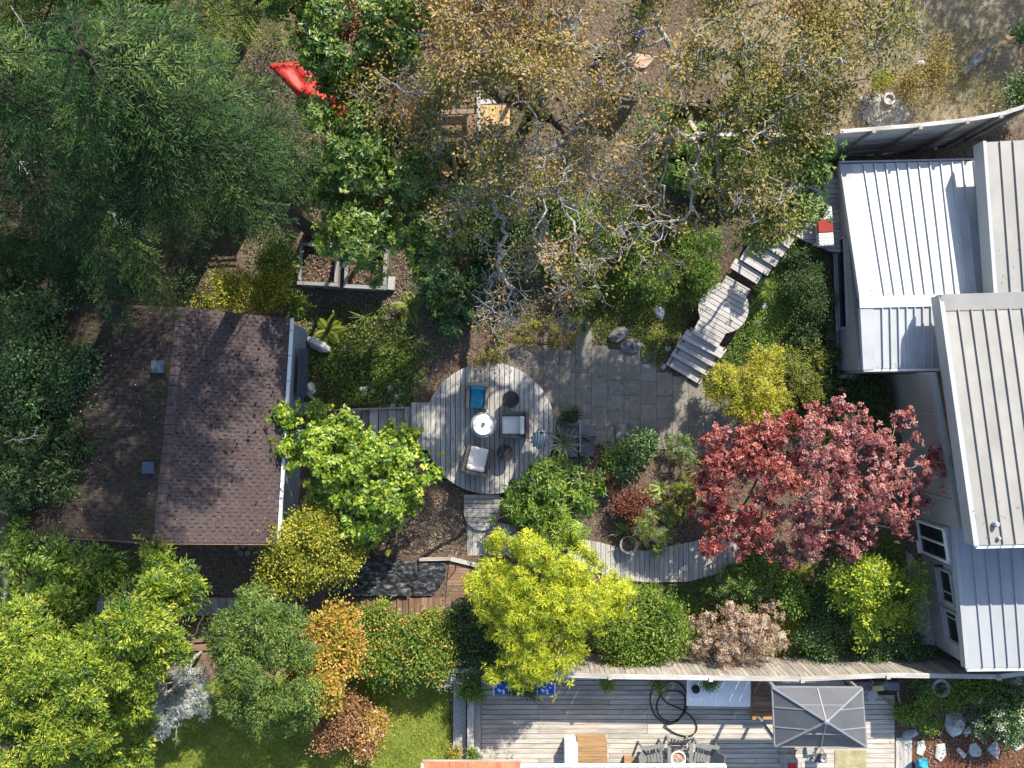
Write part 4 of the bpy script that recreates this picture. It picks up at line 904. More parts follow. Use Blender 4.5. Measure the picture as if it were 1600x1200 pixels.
# hedge over the rail
shrub('hedge_shrub', 'green hedge shrub with orange tips on the rail above the lawn', 'shrub', [(590, 1010, 36, 1.0), (620, 1000, 34, 1.0), (575, 975, 26, .95), (600, 1035, 26, .95), (560, 1010, 28, 1.0), (600, 960, 18, .95)], 'mid_leaves', 900, 12, .10, .085, .05, 'round', 46, nb=50, extra=[('orange_leaves', 'autumn_leaves', .22, 8, .09, .08, .05, 'round')])
shrub('hedge_shrub', 'hedge shrub with rust coloured tops between the path boards and the rail', 'shrub', [(655, 1005, 36, 1.0), (690, 1015, 34, 1.0), (670, 980, 26, .95), (650, 1035, 24, 1.1), (685, 1040, 24, 1.1), (715, 1000, 28, .95), (700, 965, 24, 1.0)], 'mid_leaves', 950, 12, .10, .085, .05, 'round', 47, nb=50, extra=[('orange_leaves', 'autumn_leaves', .18, 8, .09, .08, .05, 'round')])
shrub('hedge_shrub', 'dark green hedge shrub in the shade of the yellow bamboo', 'shrub', [(745, 985, 38, 1.0), (765, 1025, 30, .95), (740, 1035, 28, .95), (720, 950, 22, .95)], 'dark_leaves', 700, 12, .11, .085, .045, 'round', 48, nb=40)
shrub('hanging_plant', 'grey leaved trailing plant in a white pot on the rail', 'plant', [(697, 1058, 13, 1.0), (690, 1066, 10, .9)], 'silver_leaves', 90, 8, .07, .05, .03, 'round', 49, nb=14)
for k, (px, py, r1) in enumerate(((655, 1055, 8), (590, 1052, 9), (640, 1070, 6), (600, 1062, 6))):
    shrub('hanging_plant', ('trailing green tendril over the rail, third from the left', 'leafy green tendril over the rail nearest the orange vine', 'long trailing tendril hanging from the rail over the lawn', 'short green tendril over the rail beside the vine')[k], 'plant', [(px, py-6, r1, 1.0), (px+2, py+4, r1, .8)], 'mid_leaves', 70, 8, .08, .06, .04, 'round', 50+k, nb=12)
# shrubs round the deck
shrub('magnolia_shrub', 'wide bright green shrub with big leaves left of the round deck', 'shrub', [(480, 680, 48, 2), (530, 720, 60, 2.3), (590, 740, 60, 2.3), (640, 735, 42, 2), (560, 790, 50, 1.9), (620, 700, 36, 2), (600, 800, 40, 1.6), (450, 690, 26, 1.8), (500, 660, 26, 2), (640, 780, 30, 1.6), (520, 770, 34, 1.9)], 'lime_leaves', 2500, 10, .15, .135, .078, 'star', 55, base=(560, 745), rmax=.1, nb=90, group=None)
shrub('spindle_shrub', 'rounded yellow and olive shrub below the shed corner', 'shrub', [(485, 850, 60, 1.8), (455, 880, 45, 1.6), (520, 870, 45, 1.5), (440, 835, 36, 1.6), (500, 805, 34, 1.6), (430, 890, 28, 1.3), (545, 865, 26, 1.2)], 'gold_leaves', 2000, 12, .10, .075, .05, 'round', 56, nb=80)
shrub('palmate_shrub', 'green shrub with starry palmate leaves below the right side of the round deck', 'shrub', [(850, 775, 50, 1.2), (900, 760, 34, 1.1), (815, 785, 34, 1), (870, 805, 36, 1), (870, 735, 24, 1.1), (915, 785, 22, .9)], 'mid_leaves', 820, 12, .17, .17, .055, 'star', 57, nb=60, up=1.0)
shrub('bamboo', 'tall glowing yellow bamboo between the boardwalk and the fence', 'bamboo', [(830, 900, 62, 2.9), (880, 940, 62, 2.9), (810, 960, 55, 2.7), (860, 1000, 55, 2.5), (930, 930, 48, 2.4), (770, 910, 42, 2.4), (793, 1040, 36, 2.1), (760, 970, 22, 2.2), (960, 915, 24, 1.9), (790, 860, 30, 2.3), (838, 1022, 36, 2.1), (905, 880, 30, 2.2)], 'bamboo_leaves', 3200, 14, .16, .155, .021, 'star', 58, base=(850, 945), wood='mid_wood' if 'mid_wood' in M else 'tan', nb=120, tw=.007, rmax=.05, up=.8)
shrub('bamboo', 'fresh green bamboo clump at the end of the plank landing', 'bamboo', [(880, 830, 24, 1.5), (905, 845, 18, 1.3), (860, 845, 18, 1.5)], 'lime_leaves', 300, 12, .15, .16, .024, 'star', 59, nb=30)
# maple
shrub('maple_tree', 'scarlet red japanese maple beside the boardwalk', 'tree', [(1145, 715, 50, 2.4), (1125, 765, 38, 2.1), (1130, 830, 40, 1.9), (1195, 685, 40, 2.6), (1220, 745, 42, 2.7), (1108, 698, 22, 1.9), (1180, 800, 34, 2.3), (1098, 800, 20, 1.7), (1172, 850, 28, 1.9), (1225, 660, 20, 2.6), (1100, 745, 18, 2)], 'maple_red', 1900, 13, .11, .08, .042, 'star', 60, base=(1185, 745), wood='bark', inner=.35, nb=120, rmax=.11, rough=.3, group='japanese maples', extra=[('maple_pink', 'paler_leaves', .15, 7, .12, .085, .045, 'star')])
shrub('maple_tree', 'dusty pink japanese maple reaching over the grey house wall', 'tree', [(1285, 690, 46, 3), (1355, 735, 52, 3.2), (1290, 775, 48, 2.9), (1410, 735, 34, 3.1), (1312, 640, 30, 2.9), (1412, 655, 22, 3), (1390, 795, 36, 2.8), (1250, 825, 40, 2.4), (1335, 835, 34, 2.4), (1448, 738, 26, 3), (1350, 650, 14, 2.9), (1425, 695, 20, 3.1), (1235, 865, 26, 2), (1465, 705, 13, 3), (1440, 780, 16, 2.9), (1270, 645, 16, 2.9)], 'maple_pink', 2400, 13, .11, .08, .042, 'star', 61, base=(1300, 745), wood='bark', inner=.35, nb=150, rmax=.12, rough=.3, group='japanese maples', extra=[('maple_red', 'redder_leaves', .15, 7, .12, .085, .045, 'star')])
# golden cypress and greens beside the house
shrub('golden_cypress', 'golden yellow feathery cypress at the foot of the stairs', 'shrub', [(1175, 600, 46, 1.3), (1140, 610, 34, 1.1), (1190, 570, 32, 1.3), (1195, 635, 32, 1.1), (1120, 595, 22, .9)], 'goldcypress', 1500, 14, .11, .085, .02, 'spray', 62, droop=.4, nb=50)
shrub('cypress_shrub', 'olive green feathery shrub between the golden cypress and the house', 'shrub', [(1240, 600, 36, 1), (1265, 570, 30, 1), (1225, 570, 26, .9), (1270, 610, 26, .9)], 'moss_leaves', 800, 12, .11, .09, .022, 'spray', 63, droop=.3, nb=40)
shrub('boxwood', 'clipped dark green boxwood against the house wall', 'shrub', [(1262, 440, 30, 1.1), (1265, 475, 28, 1.1), (1255, 415, 22, 1.1), (1270, 500, 22, 1)], 'dark_leaves', 1100, 13, .08, .05, .03, 'round', 64, nb=40)
shrub('evergreen_shrub', 'dark feathery shrub below the boxwood on the house wall', 'shrub', [(1262, 528, 22, .9), (1278, 548, 24, .9), (1285, 580, 18, .8)], 'dark_leaves', 700, 12, .11, .10, .03, 'spray', 65, nb=40)
shrub('evergreen_shrub', 'dark low shrub in the shade under the corner of the white roof', 'shrub', [(1345, 600, 30, .8), (1320, 625, 30, .8), (1370, 640, 26, .8), (1290, 640, 30, .7)], 'dark_leaves', 800, 12, .1, .08, .03, 'round', 66, nb=40)
shrub('moss_shrub', 'bright moss green bush under the edge of the rusty oak', 'bush', [(1070, 415, 46, .8), (1035, 440, 36, .6), (1100, 385, 36, .9), (1085, 450, 26, .5), (1040, 395, 30, .7)], 'mid_leaves', 1200, 12, .12, .11, .022, 'spray', 67, droop=.2, nb=50)
shrub('weeping_shrub', 'arching yellow green shrub in front of the shaded house wall', 'shrub', [(1345, 905, 36, 2.0), (1360, 945, 30, 1.7), (1330, 930, 26, 1.6), (1375, 900, 22, 1.8), (1350, 975, 20, 1.3), (1315, 895, 18, 1.7)], 'lime_leaves', 560, 14, .16, .10, .04, 'spray', 68, droop=.4, inner=.3, nb=90, extra=[('bamboo_leaves', 'yellow_leaves', .55, 9, .16, .09, .04, 'spray')])
shrub('airy_shrub', 'airy fine leaved green shrub next to the house door panels', 'shrub', [(1415, 930, 32, 1.4), (1425, 965, 24, 1.1), (1400, 960, 24, 1.1), (1420, 900, 22, 1.4)], 'mid_leaves', 620, 10, .13, .05, .025, 'round', 69, inner=.2, nb=70, extra=[('bamboo_leaves', 'yellow_leaves', .18, 8, .12, .07, .035, 'spray')])
shrub('faded_hydrangea', 'beige dried hydrangea above the fence with pinkish heads', 'shrub', [(1150, 985, 44, 1.1), (1120, 1000, 34, 1), (1190, 995, 34, 1), (1150, 1020, 32, .9), (1105, 975, 26, .9), (1195, 965, 26, 1), (1140, 1040, 22, .7)], 'beige_heads', 900, 15, .10, .085, .02, 'star', 70, nb=70, extra=[('brown_leaves', 'seed_heads', .35, 8, .07, .06, .03, 'round')])
shrub('grey_shrub', 'thin grey green shrub behind the dried hydrangea', 'shrub', [(1160, 925, 34, 1), (1130, 915, 26, .9), (1185, 915, 24, .9), (1150, 895, 20, .8)], 'yew_needles', 420, 12, .12, .11, .018, 'star', 71, wood='bark', nb=120, inner=.2)
shrub('spiky_shrub', 'spiky pale green shrub beside the boardwalk bend', 'shrub', [(1025, 825, 28, .8), (1030, 845, 20, .6), (1010, 810, 18, .6)], 'fern_leaves', 260, 12, .14, .17, .014, 'star', 72, nb=30, extra=[('silver_leaves', 'pale_foliage', .2, 8, .1, .13, .012, 'star')])
shrub('dark_shrub', 'small dark leaved heap of purple brown foliage between hosta and spiky shrub', 'shrub', [(985, 800, 22, .5), (1000, 785, 18, .5), (975, 785, 14, .4)], 'dark_red_leaves', 300, 10, .08, .08, .04, 'round', 73, nb=24)
shrub('green_shrub', 'leafy green bush on the soil below the patio edge', 'bush', [(975, 715, 20, .5), (990, 700, 17, .5), (1005, 690, 15, .5)], 'laurel_leaves', 280, 10, .09, .11, .055, 'round', 74, nb=24)
shrub('green_shrub', 'lime tinted little bush right of the dark slabs', 'bush', [(962, 716, 14, .45), (955, 725, 9, .35)], 'lime_leaves', 130, 9, .08, .09, .05, 'round', 75, nb=14)
shrub('heather_shrub', 'grey black twiggy shrub at the lower right corner of the patio', 'shrub', [(1065, 700, 22, .5), (1078, 715, 16, .4), (1050, 690, 14, .4)], 'yew_needles', 260, 10, .09, .08, .014, 'star', 76, wood='bark', nb=60)
shrub('heather_shrub', 'yellowish heather left of the scarlet maple', 'shrub', [(1070, 770, 22, .4), (1060, 795, 20, .35), (1085, 750, 16, .35), (1050, 815, 16, .3)], 'moss_leaves', 500, 10, .1, .08, .018, 'star', 77, nb=40)
shrub('heather_shrub', 'tan and green heather mound under the bare oak twigs', 'shrub', [(915, 470, 26, .6), (935, 440, 20, .6), (905, 500, 18, .4)], 'fern_leaves', 320, 10, .1, .08, .02, 'star', 78, nb=40)
shrub('heather_shrub', 'rusty heather at the left end of the boardwalk beside the bamboo', 'shrub', [(940, 740, 18, .3), (950, 760, 12, .25)], 'brown_leaves', 200, 9, .09, .08, .02, 'star', 79, nb=30)
shrub('under_shrub', 'dark leafy bush behind the patio under the bare oak twigs', 'bush', [(690, 430, 30, .8), (665, 450, 26, .7), (720, 470, 28, .7), (700, 500, 24, .5), (740, 440, 26, .7)], 'laurel_leaves', 900, 11, .12, .12, .055, 'star', 80, nb=40)
shrub('under_shrub', 'dark green bush right of the timber frame under the oak', 'bush', [(760, 360, 46, 1), (810, 380, 44, 1), (850, 340, 44, 1.1), (730, 320, 36, 1.2)], 'dark_leaves', 1200, 11, .14, .12, .05, 'round', 81, nb=50)
shrub('under_shrub', 'green bush under the middle of the oaks', 'bush', [(900, 340, 40, 1.1), (950, 380, 44, 1), (980, 330, 40, 1.2), (900, 400, 36, .8), (1000, 420, 36, .7)], 'mid_leaves', 1300, 11, .13, .11, .045, 'round', 82, nb=50)
shrub('under_shrub', 'leafy green bush between the two oaks beside the old fence', 'bush', [(1040, 210, 44, 2.2), (1075, 270, 40, 2), (1030, 260, 36, 2), (1130, 230, 40, 2)], 'arbutus_leaves', 1100, 12, .13, .12, .05, 'star', 83, nb=60)
shrub('heath_mound', 'low dull green heath creeping over the top edge of the patio', 'shrub', [(772, 545, 22, .3), (795, 528, 22, .3), (825, 518, 24, .35), (858, 520, 22, .3), (885, 528, 20, .3), (758, 565, 16, .2)], 'moss_leaves', 520, 10, .11, .08, .02, 'star', 99, nb=40, extra=[('brown_leaves', 'dry_leaves', .4, 6, .1, .07, .03, 'round')])
shrub('under_shrub', 'yellow green fringe shrub along the top edge of the shed roof', 'bush', [(380, 455, 34, 1.1), (420, 460, 28, 1), (340, 462, 28, 1.1), (440, 435, 24, 1)], 'gold_leaves', 850, 11, .11, .08, .04, 'round', 84, nb=40)
shrub('under_shrub', 'dark evergreen bush between the firs and the laurel left of the shed', 'bush', [(60, 440, 55, 1.6), (140, 455, 50, 1.5), (10, 430, 45, 1.8), (215, 455, 36, 1.2), (280, 465, 30, 1)], 'dark_leaves', 1200, 12, .15, .12, .045, 'round', 97, nb=40)
shrub('under_shrub', 'dark bush between the shed roof corner and the left raised bed', 'bush', [(438, 425, 22, .8), (432, 400, 22, .9), (462, 480, 16, .3)], 'mid_leaves', 480, 11, .11, .08, .04, 'round', 85, nb=30)
shrub('field_bush', 'sparse pale bush in the dry field above the fence', 'bush', [(1440, 125, 30, .7), (1460, 105, 22, .7), (1425, 140, 20, .6), (1470, 75, 14, .6)], 'oak_leaves', 420, 8, .12, .07, .04, 'round', 86, inner=.2, nb=60)
shrub('field_bush', 'low green bush at the right edge of the dry field', 'bush', [(1588, 150, 22, .6), (1600, 130, 22, .6), (1600, 45, 16, .4)], 'laurel_leaves', 300, 10, .1, .1, .05, 'round', 87, nb=30)
shrub('moss_mound', 'orange green moss mound in the dry field beside the stones', 'moss', [(1375, 128, 17, .3, .5), (1385, 122, 12, .3, .5)], 'gold_leaves', 260, 9, .05, .05, .03, 'round', 88, nb=8)
shrub('white_flower_bush', 'green bush with round white flower heads at the right edge by the red mulch', 'bush', [(1565, 1115, 32, .8), (1590, 1095, 26, .8), (1580, 1135, 26, .6), (1545, 1130, 22, .6)], 'laurel_leaves', 620, 11, .1, .1, .05, 'round', 89, nb=40, extra=[('whiteflowers', 'flower_heads', .16, 26, .045, .045, .04, 'round')])
shrub('green_shrub', 'low green plants between the neighbour deck and the round bin', 'bush', [(1440, 1085, 24, .4), (1420, 1110, 20, .35), (1445, 1120, 22, .3), (1500, 1085, 22, .4), (1540, 1075, 26, .5), (1500, 1060, 20, .4)], 'mid_leaves', 800, 10, .09, .07, .04, 'round', 90, nb=30)
shrub('red_vine', 'dark red leafed shrub among the arbutus at the top of the photo', 'shrub', [(548, 48, 15, 6.8), (484, 12, 14, 6.4), (480, 60, 10, 6), (505, 115, 12, 4), (555, 150, 10, 5.6)], 'dark_red_leaves', 150, 9, .14, .10, .05, 'round', 91, base=(560, 200), nb=14)
shrub('planter_herb', 'round leafy herb in the corner of the neighbour deck', 'plant', [(742, 1076, 20, .6), (735, 1064, 14, .6)], 'mid_leaves', 240, 10, .08, .06, .035, 'round', 92, nb=16)
shrub('tall_grass_shrub', 'green bushes crowding the wall path under the yellow weeping shrub', 'bush', [(1300, 960, 40, .5), (1270, 930, 34, .5), (1400, 1000, 34, .5), (1350, 1010, 40, .45), (1270, 1000, 36, .5), (1430, 1020, 24, .4), (1290, 900, 30, .6)], 'laurel_leaves', 1700, 11, .09, .065, .04, 'round', 93, nb=50)
shrub('hedge_shrub', 'rounded green hedge shrub between the bamboo and the dried hydrangea', 'shrub', [(985, 985, 42, .9), (1030, 975, 38, .9), (1060, 985, 30, .8), (960, 990, 34, .9), (1010, 1010, 30, .6), (1050, 1010, 24, .6)], 'mid_leaves', 1500, 11, .11, .085, .05, 'round', 94, nb=60, extra=[('moss_leaves', 'pale_leaves', .3, 6, .1, .07, .045, 'round')])
shrub('green_shrub', 'lush green bush between the scarlet maple and the boardwalk end', 'bush', [(1165, 905, 26, .9), (1190, 880, 22, .9), (1225, 920, 22, .8), (1240, 940, 18, .7)], 'mid_leaves', 620, 10, .1, .08, .045, 'round', 95, nb=40)

shrub('shade_tree', 'leafy tree standing beyond the top right corner that shades the dry field', 'tree', [(2010, -640, 150, 6), (2110, -560, 130, 5.5), (1940, -720, 120, 6)], 'mid_leaves', 330, 12, .3, .2, .1, 'round', 98, rmax=.2, nb=60)
def leaves_on(quads, n, label, seed, L=.05, mat='litter'):
    """dry leaves lying on flat surfaces given by world quads"""
    r = np.random.default_rng(seed); P = []
    for A, B, C, D in quads:
        u, v = r.random((2, n, 1)); A, B, C, D = [np.asarray(q, float) for q in (A, B, C, D)]; P.append((A*(1-u)+B*u)*(1-v)+(D*(1-u)+C*u)*v)
    P = np.concatenate(P)+[0, 0, .012]; m = len(P); rv = r.normal(0, 1, (m, 3)); g = leafgeo(P, rv*[1, 1, .12], np.array([0, 0, 1.])+r.normal(0, .25, (m, 3)), L*r.uniform(.6, 1.5, m), L*.6, .2, np.clip(r.normal(.55, .3, m), 0, 1))
    return tag(tri_mesh('fallen_leaves', g[0], g[1], M[mat], None, g[2]), label, 'leaves', kind='stuff')
leaves_on([(W(700, 600, ZD), W(830, 600, ZD), W(830, 740, ZD), W(700, 740, ZD)), (W(735, 575, ZD), W(800, 575, ZD), W(800, 600, ZD), W(735, 600, ZD))], 55, 'dry leaves fallen on the boards of the round deck', 301)
leaves_on([(W(1330, 440, zR), W(1500, 440, zR), W(1500, 462, zR+.01), W(1345, 462, zR+.01)), (W(1370, 565, zB+.02), W(1480, 565, zB+.02), W(1480, 574, zB+.01), W(1370, 574, zB+.01)), (W(1540, 300, 2.98), W(1600, 300, 2.98), W(1600, 450, 3.3), W(1556, 450, 3.3)), (W(1520, 780, 4.33), W(1600, 780, 4.33), W(1600, 845, 4.5), W(1530, 845, 4.5)), (W(1345, 270, 1.8), W(1520, 270, 1.8), W(1540, 440, 2.38), W(1380, 440, 2.38))], 22, 'stray dry leaves and twigs on the metal roofs', 302, .045)
leaves_on([(lerp(RA, EA, .02)+(0, 0, .03), lerp(RA, EA, .98)+(0, 0, .03), lerp(RB, EB, .98)+(0, 0, .03), lerp(RB, EB, .02)+(0, 0, .03)), (lerp(RA, LA, .05)+(0, 0, .03), lerp(RA, LA, .95)+(0, 0, .03), lerp(RB, LB, .95)+(0, 0, .03), lerp(RB, LB, .05)+(0, 0, .03)), (lerp(RA, LA, .4)+(0, 0, .03), lerp(RA, LA, .95)+(0, 0, .03), lerp(RB, LB, .95)+(0, 0, .03), lerp(RB, LB, .4)+(0, 0, .03))], 190, 'fir needles and dry leaves caught on the shed roof', 303, .045)
leaves_on([(W(760, 1070, .12), W(1390, 1070, .12), W(1390, 1190, .12), W(760, 1190, .12))], 60, 'a few leaves blown onto the neighbour deck', 304, .05)
# rosettes: each blade its own leaf
def blade(L, Wd, arch, seg=4, curl=.0):
    V = []; F = []
    for i in range(seg+1):
        t = i/seg; w = Wd*(.45+.75*t)*(1-t)**.55 if i else Wd*.45; x = L*t*(1-.12*arch*t); z = L*(.55*t-arch*.62*t*t)
        V += [(x, -w/2, z+.12*w), (x, 0, z), (x, w/2, z+.12*w)]
    for i in range(seg):
        for j in (0, 1): a = i*3+j; F += [(a, a+3, a+4), (a, a+4, a+1)]
    return np.array(V), np.array(F)
BL = {}
def leafmesh(key, L, Wd, arch, mat, tint):
    if key not in BL:
        V, F = blade(L, Wd, arch); o = tri_mesh('leaf', V, F, M[mat], None, np.full(len(V), tint)); BL[key] = o.data; bpy.data.objects.remove(o)
    return BL[key]
def rosette(name, label, px, py, n, L, Wd, arch, mat, seed, group=None, dz=.02, cat='plant', part='leaf'):
    r = np.random.default_rng(seed); b = G(px, py, dz); o = thing(name, b, label, cat, group)
    for k in range(n):
        me = leafmesh((name, seed, k % 5), L*(.75+.12*(k % 5)), Wd, arch*(.6+.2*(k % 4)), mat, .25+.14*(k % 5)); q = bpy.data.objects.new(part, me); COL.objects.link(q); q.parent = o
        q.rotation_euler = (r.normal(0, .15), -r.uniform(-.1, .9)*(k/n), k*2.39996+r.normal(0, .15)); q.location = (r.normal(0, .02), r.normal(0, .02), .05*k/n)
    return o
lm('yucca_leaves', (.06, .09, .05), (.11, .15, .085), (.24, .28, .18), trans=.1, gloss=.08)
lm('hosta_leaves', (.06, .11, .03), (.13, .20, .06), (.26, .33, .15), trans=.25)
rosette('yucca', 'spiky green yucca between the round deck and the dark slabs', 880, 691, 44, .62, .05, .5, 'yucca_leaves', 1, dz=.15)
rosette('hosta', 'pale green broad leaved plant on the sunlit soil', 1018, 772, 18, .42, .13, .8, 'hosta_leaves', 2); rosette('hosta', 'broad leaved plant nearest the scarlet maple soil patch', 1032, 762, 12, .36, .11, .8, 'hosta_leaves', 3)
rosette('flax', 'dark strap leaved plant on the soil between the dark slabs and the hosta', 970, 742, 26, .5, .035, .7, 'yucca_leaves', 4); rosette('flax', 'green strap leaved plant at the pot by the boardwalk bend', 978, 830, 24, .5, .05, .8, 'hosta_leaves', 5)
rosette('iris', 'fan of long green straps beside the heather under the oak', 708, 490, 24, .6, .04, .7, 'yucca_leaves', 6); rosette('iris', 'small strap leaved clump above the white boulder', 570, 495, 22, .45, .025, .5, 'hosta_leaves', 7)
# ferns: fronds of paired leaflets
def frondmesh(L, seed, mat):
    P = []; T = []; n = 13
    for i in range(n):
        t = (i+1)/(n+1); x = L*t; z = L*(.5*t-.62*t*t); l = L*.26*math.sin(pi*min(1, t*.85+.2))
        for s in (-1, 1): P.append((x, 0, z)); T.append((.45, s, -.15))
    P = np.array(P); T = np.array(T); ln = np.array([L*.26*math.sin(pi*min(1, ((i//2)+1)/(n+1)*.85+.2))+.01 for i in range(2*n)])
    g = leafgeo(P, T, np.tile([0, 0, 1.], (2*n, 1)), ln, L*.075, .1, np.clip(np.linspace(.3, .8, 2*n), 0, 1))
    o = tri_mesh('frond', g[0], g[1], M[mat], None, g[2]); me = o.data; bpy.data.objects.remove(o); return me
FR = [frondmesh(l, i, 'fern_leaves') for i, l in enumerate((.55, .65, .5))]
ferns = [(513, 517, 11, 'bright fern just above the white boulder beside the shed'), (1255, 388, 14, 'large fern under the bench end of the house deck'), (1238, 398, 10, 'fern at the edge of the house deck beside the stairs'), (1232, 990, 12, 'yellowish fern between the dried hydrangea and the green bushes'), (1222, 978, 9, 'small fern touching the dried hydrangea'),
         (655, 412, 10, 'fern to the right of the concrete block'), (690, 462, 12, 'fern in the dark bed behind the round deck'), (640, 480, 9, 'fern at the end of the leaf strewn path'), (1200, 455, 9, 'fern right of the round stair landing'), (1245, 900, 10, 'fern under the pink maple near the boardwalk end'), (985, 700, 9, 'fern below the patio edge near the single paving slab')]
for k, (px, py, n, lb) in enumerate(ferns):
    r = np.random.default_rng(k+50); o = thing('fern', G(px, py, .03), lb, 'fern', 'ferns in the garden beds')
    for i in range(n):
        q = bpy.data.objects.new('frond', FR[i % 3]); COL.objects.link(q); q.parent = o; q.rotation_euler = (r.normal(0, .12), r.normal(-.12, .15), i*2*pi/n+r.normal(0, .2)); s = r.uniform(.8, 1.2); q.scale = (s, s, s)

# ground cover
scatter('ground_cover', [([(465, 480), (600, 470), (690, 540), (650, 630), (500, 645), (462, 600)], 1, .09), ([(500, 560), (640, 540), (650, 630), (520, 640)], 1, .12)], 7500, .075, .045, 'mid_leaves', 'low green ground cover on the slope between the shed and the round deck', 'ground cover', 1)
scatter('ground_cover', [(1000, 500, 65, 50, .12), (955, 480, 40, 60, .12), (1030, 540, 40, 35, .1), (1060, 480, 30, 45, .12), (985, 450, 60, 30, .2)], 15000, .055, .03, 'moss_leaves', 'mossy heath ground cover between the patio and the stairs', 'ground cover', 2)
scatter('ground_cover', [(1190, 500, 30, 60, .06), (1215, 450, 26, 50, .06), (1175, 540, 30, 30, .1), (1240, 480, 30, 60, .05), (1140, 550, 22, 30, .12), (1330, 620, 50, 30, .1), (1280, 660, 50, 40, .1), (1125, 590, 30, 30, .15)], 17000, .06, .03, 'mid_leaves', 'bright green moss bank between the stairs and the house', 'ground cover', 3)
scatter('ground_cover', [(1000, 945, 90, 40, .12), (930, 960, 50, 50, .12), (1090, 950, 50, 50, .1), (1200, 930, 60, 40, .1), (1340, 960, 110, 70, .12), (1440, 1020, 40, 20, .1), (1230, 1010, 60, 20, .1), (1380, 870, 30, 40, .1)], 24000, .065, .04, 'mid_leaves', 'green ground cover filling the bed above the fence', 'ground cover', 4)
scatter('ground_cover', [(700, 470, 50, 60, .1), (760, 470, 40, 50, .08), (850, 430, 120, 70, .1), (900, 250, 250, 130, .12), (1150, 260, 120, 90, .12), (600, 230, 140, 150, .1), (430, 430, 50, 60, .15), (200, 200, 300, 250, .15), (80, 640, 100, 180, .2), (860, 690, 30, 20, .1), (930, 700, 60, 30, .06), (1085, 680, 40, 20, .06), (980, 860, 60, 25, .1), (560, 800, 80, 60, .1)], 34000, .08, .045, 'dark_leaves', 'dark ivy like ground cover in the shade under the trees', 'ground cover', 5)
scatter('leaf_litter', [([(440, 360), (1120, 360), (1120, 880), (440, 900)], 3.2, .01), ([(-50, -50), (1300, -50), (1300, 480), (-50, 480)], 2.2, .01), ([(430, 860), (1460, 680), (1460, 1040), (430, 1040)], 2, .01), ([(1440, 1050), (1650, 1050), (1650, 1220), (1440, 1220)], .6, .01), ([(620, 380), (700, 380), (690, 480), (600, 500)], .8, .01), ([(560, 740), (740, 740), (730, 880), (540, 880)], .9, .01)], 42000, .06, .04, 'litter', 'dry brown leaf litter over the garden soil', 'leaf litter', 6)
scatter('leaf_litter', [([(760, 520), (1110, 520), (1110, 690), (760, 690)], 1, .004), ([(850, 560), (1000, 560), (1000, 690), (850, 690)], .4, .004), ([(640, 560), (870, 560), (870, 775), (640, 775)], .01, .004)], 800, .055, .035, 'litter', 'scattered fallen leaves on the patio slabs', 'leaf litter', 7, avoid=False, lift=.045)
scatter('lawn_grass', [(LAWN, 1, .0)], 52000, .085, .014, 'grass_blades', 'mown green lawn grass at the bottom of the photo', 'grass', 8, upright=True, avoid=True, lift=.0)
scatter('lawn_grass', [(LAWN, 1, .0)], 24000, .06, .022, 'grass_blades', 'short flattened clover among the lawn grass', 'grass', 9, upright=False, avoid=True, lift=.03)
scatter('dry_grass', [([(1080, -40), (1640, -40), (1640, 190), (1500, 185), (1330, 200), (1080, 190)], 6, .0)], 26000, .12, .012, 'dry_blades', 'thin dry grass over the bare field', 'grass', 10, upright=True, lift=.0)
scatter('dry_grass', [(1450, 130, 60, 40, .1), (1500, 90, 60, 50, .06), (1380, 60, 60, 50, .04), (1560, 150, 50, 30, .08)], 2200, .08, .03, 'moss_leaves', 'patches of green weeds in the dry field', 'weeds', 11)
# ------------------------------------------------------------ fences
def fence_v(name, label, pts, ztop, mat, bw=.145, posts=(), rail=True, zb=None, side=1, gap=.012):
    """vertical board fence along world points given by pixels of its top edge; rail on top, posts, one object per board"""
    P = [W(a, b, ztop) for a, b in pts]; o = thing(name, (P[0][0], P[0][1], 0), label, 'fence'); r = random.Random(len(pts)*7+int(ztop*10))
    for a, b in zip(P[:-1], P[1:]):
        d = b-a; L = np.hypot(d[0], d[1]); d = d/L; n = int(L/bw)
        for i in range(n):
            c = a+d*(i+.5)*L/n; zz = float(hgt(c[0], c[1])) if zb is None else zb
            m = MB(); th = ztop-zz-.06; m.box((c[0]+r.uniform(-.004, .004), c[1]+.03*side+r.uniform(-.004, .004), zz+th/2), (L/n-gap, .022, th), math.atan2(d[1], d[0])); k = m.build('board', M[mat], o); rot_grain(k)
        if rail: m = MB(); m.bar(a, b, .13, .045); m.build('top_rail', M['railwood'], o); m = MB(); m.bar(a+(0, -.02*side, -.35), b+(0, -.02*side, -.35), .045, .09); m.build('rail', M[mat], o)
    for (px, py) in posts:
        c = W(px, py, ztop); zz = float(hgt(c[0], c[1])); MB().box((c[0], c[1]-.02*side, (zz+ztop)/2+.02), (.11, .11, ztop-zz+.1)).build('post', M['railwood'], o)
    return o
def rot_grain(k):
    """turn the object-space frame of an upright board so that the grain runs up it"""
    import mathutils
    R = mathutils.Matrix.Rotation(pi/2, 4, 'Y'); k.data.transform(R.inverted()); k.rotation_euler = (k.rotation_euler.to_matrix().to_4x4() @ R).to_euler()
M['railwood'] = wood('pale_silver_rail_wood', (.36, .34, .32), (.54, .52, .49), .1, ((.2, .19, .17), .5))
fence_v('board_fence', 'long weathered board fence between the garden and the neighbour deck', [(790, 1052), (955, 1057), (1110, 1059), (1253, 1061), (1387, 1055), (1560, 1057), (1640, 1047)], 1.85, 'oldfence', posts=[(953, 1057), (1110, 1060), (1253, 1062), (1387, 1056), (1560, 1058)], zb=0.0)
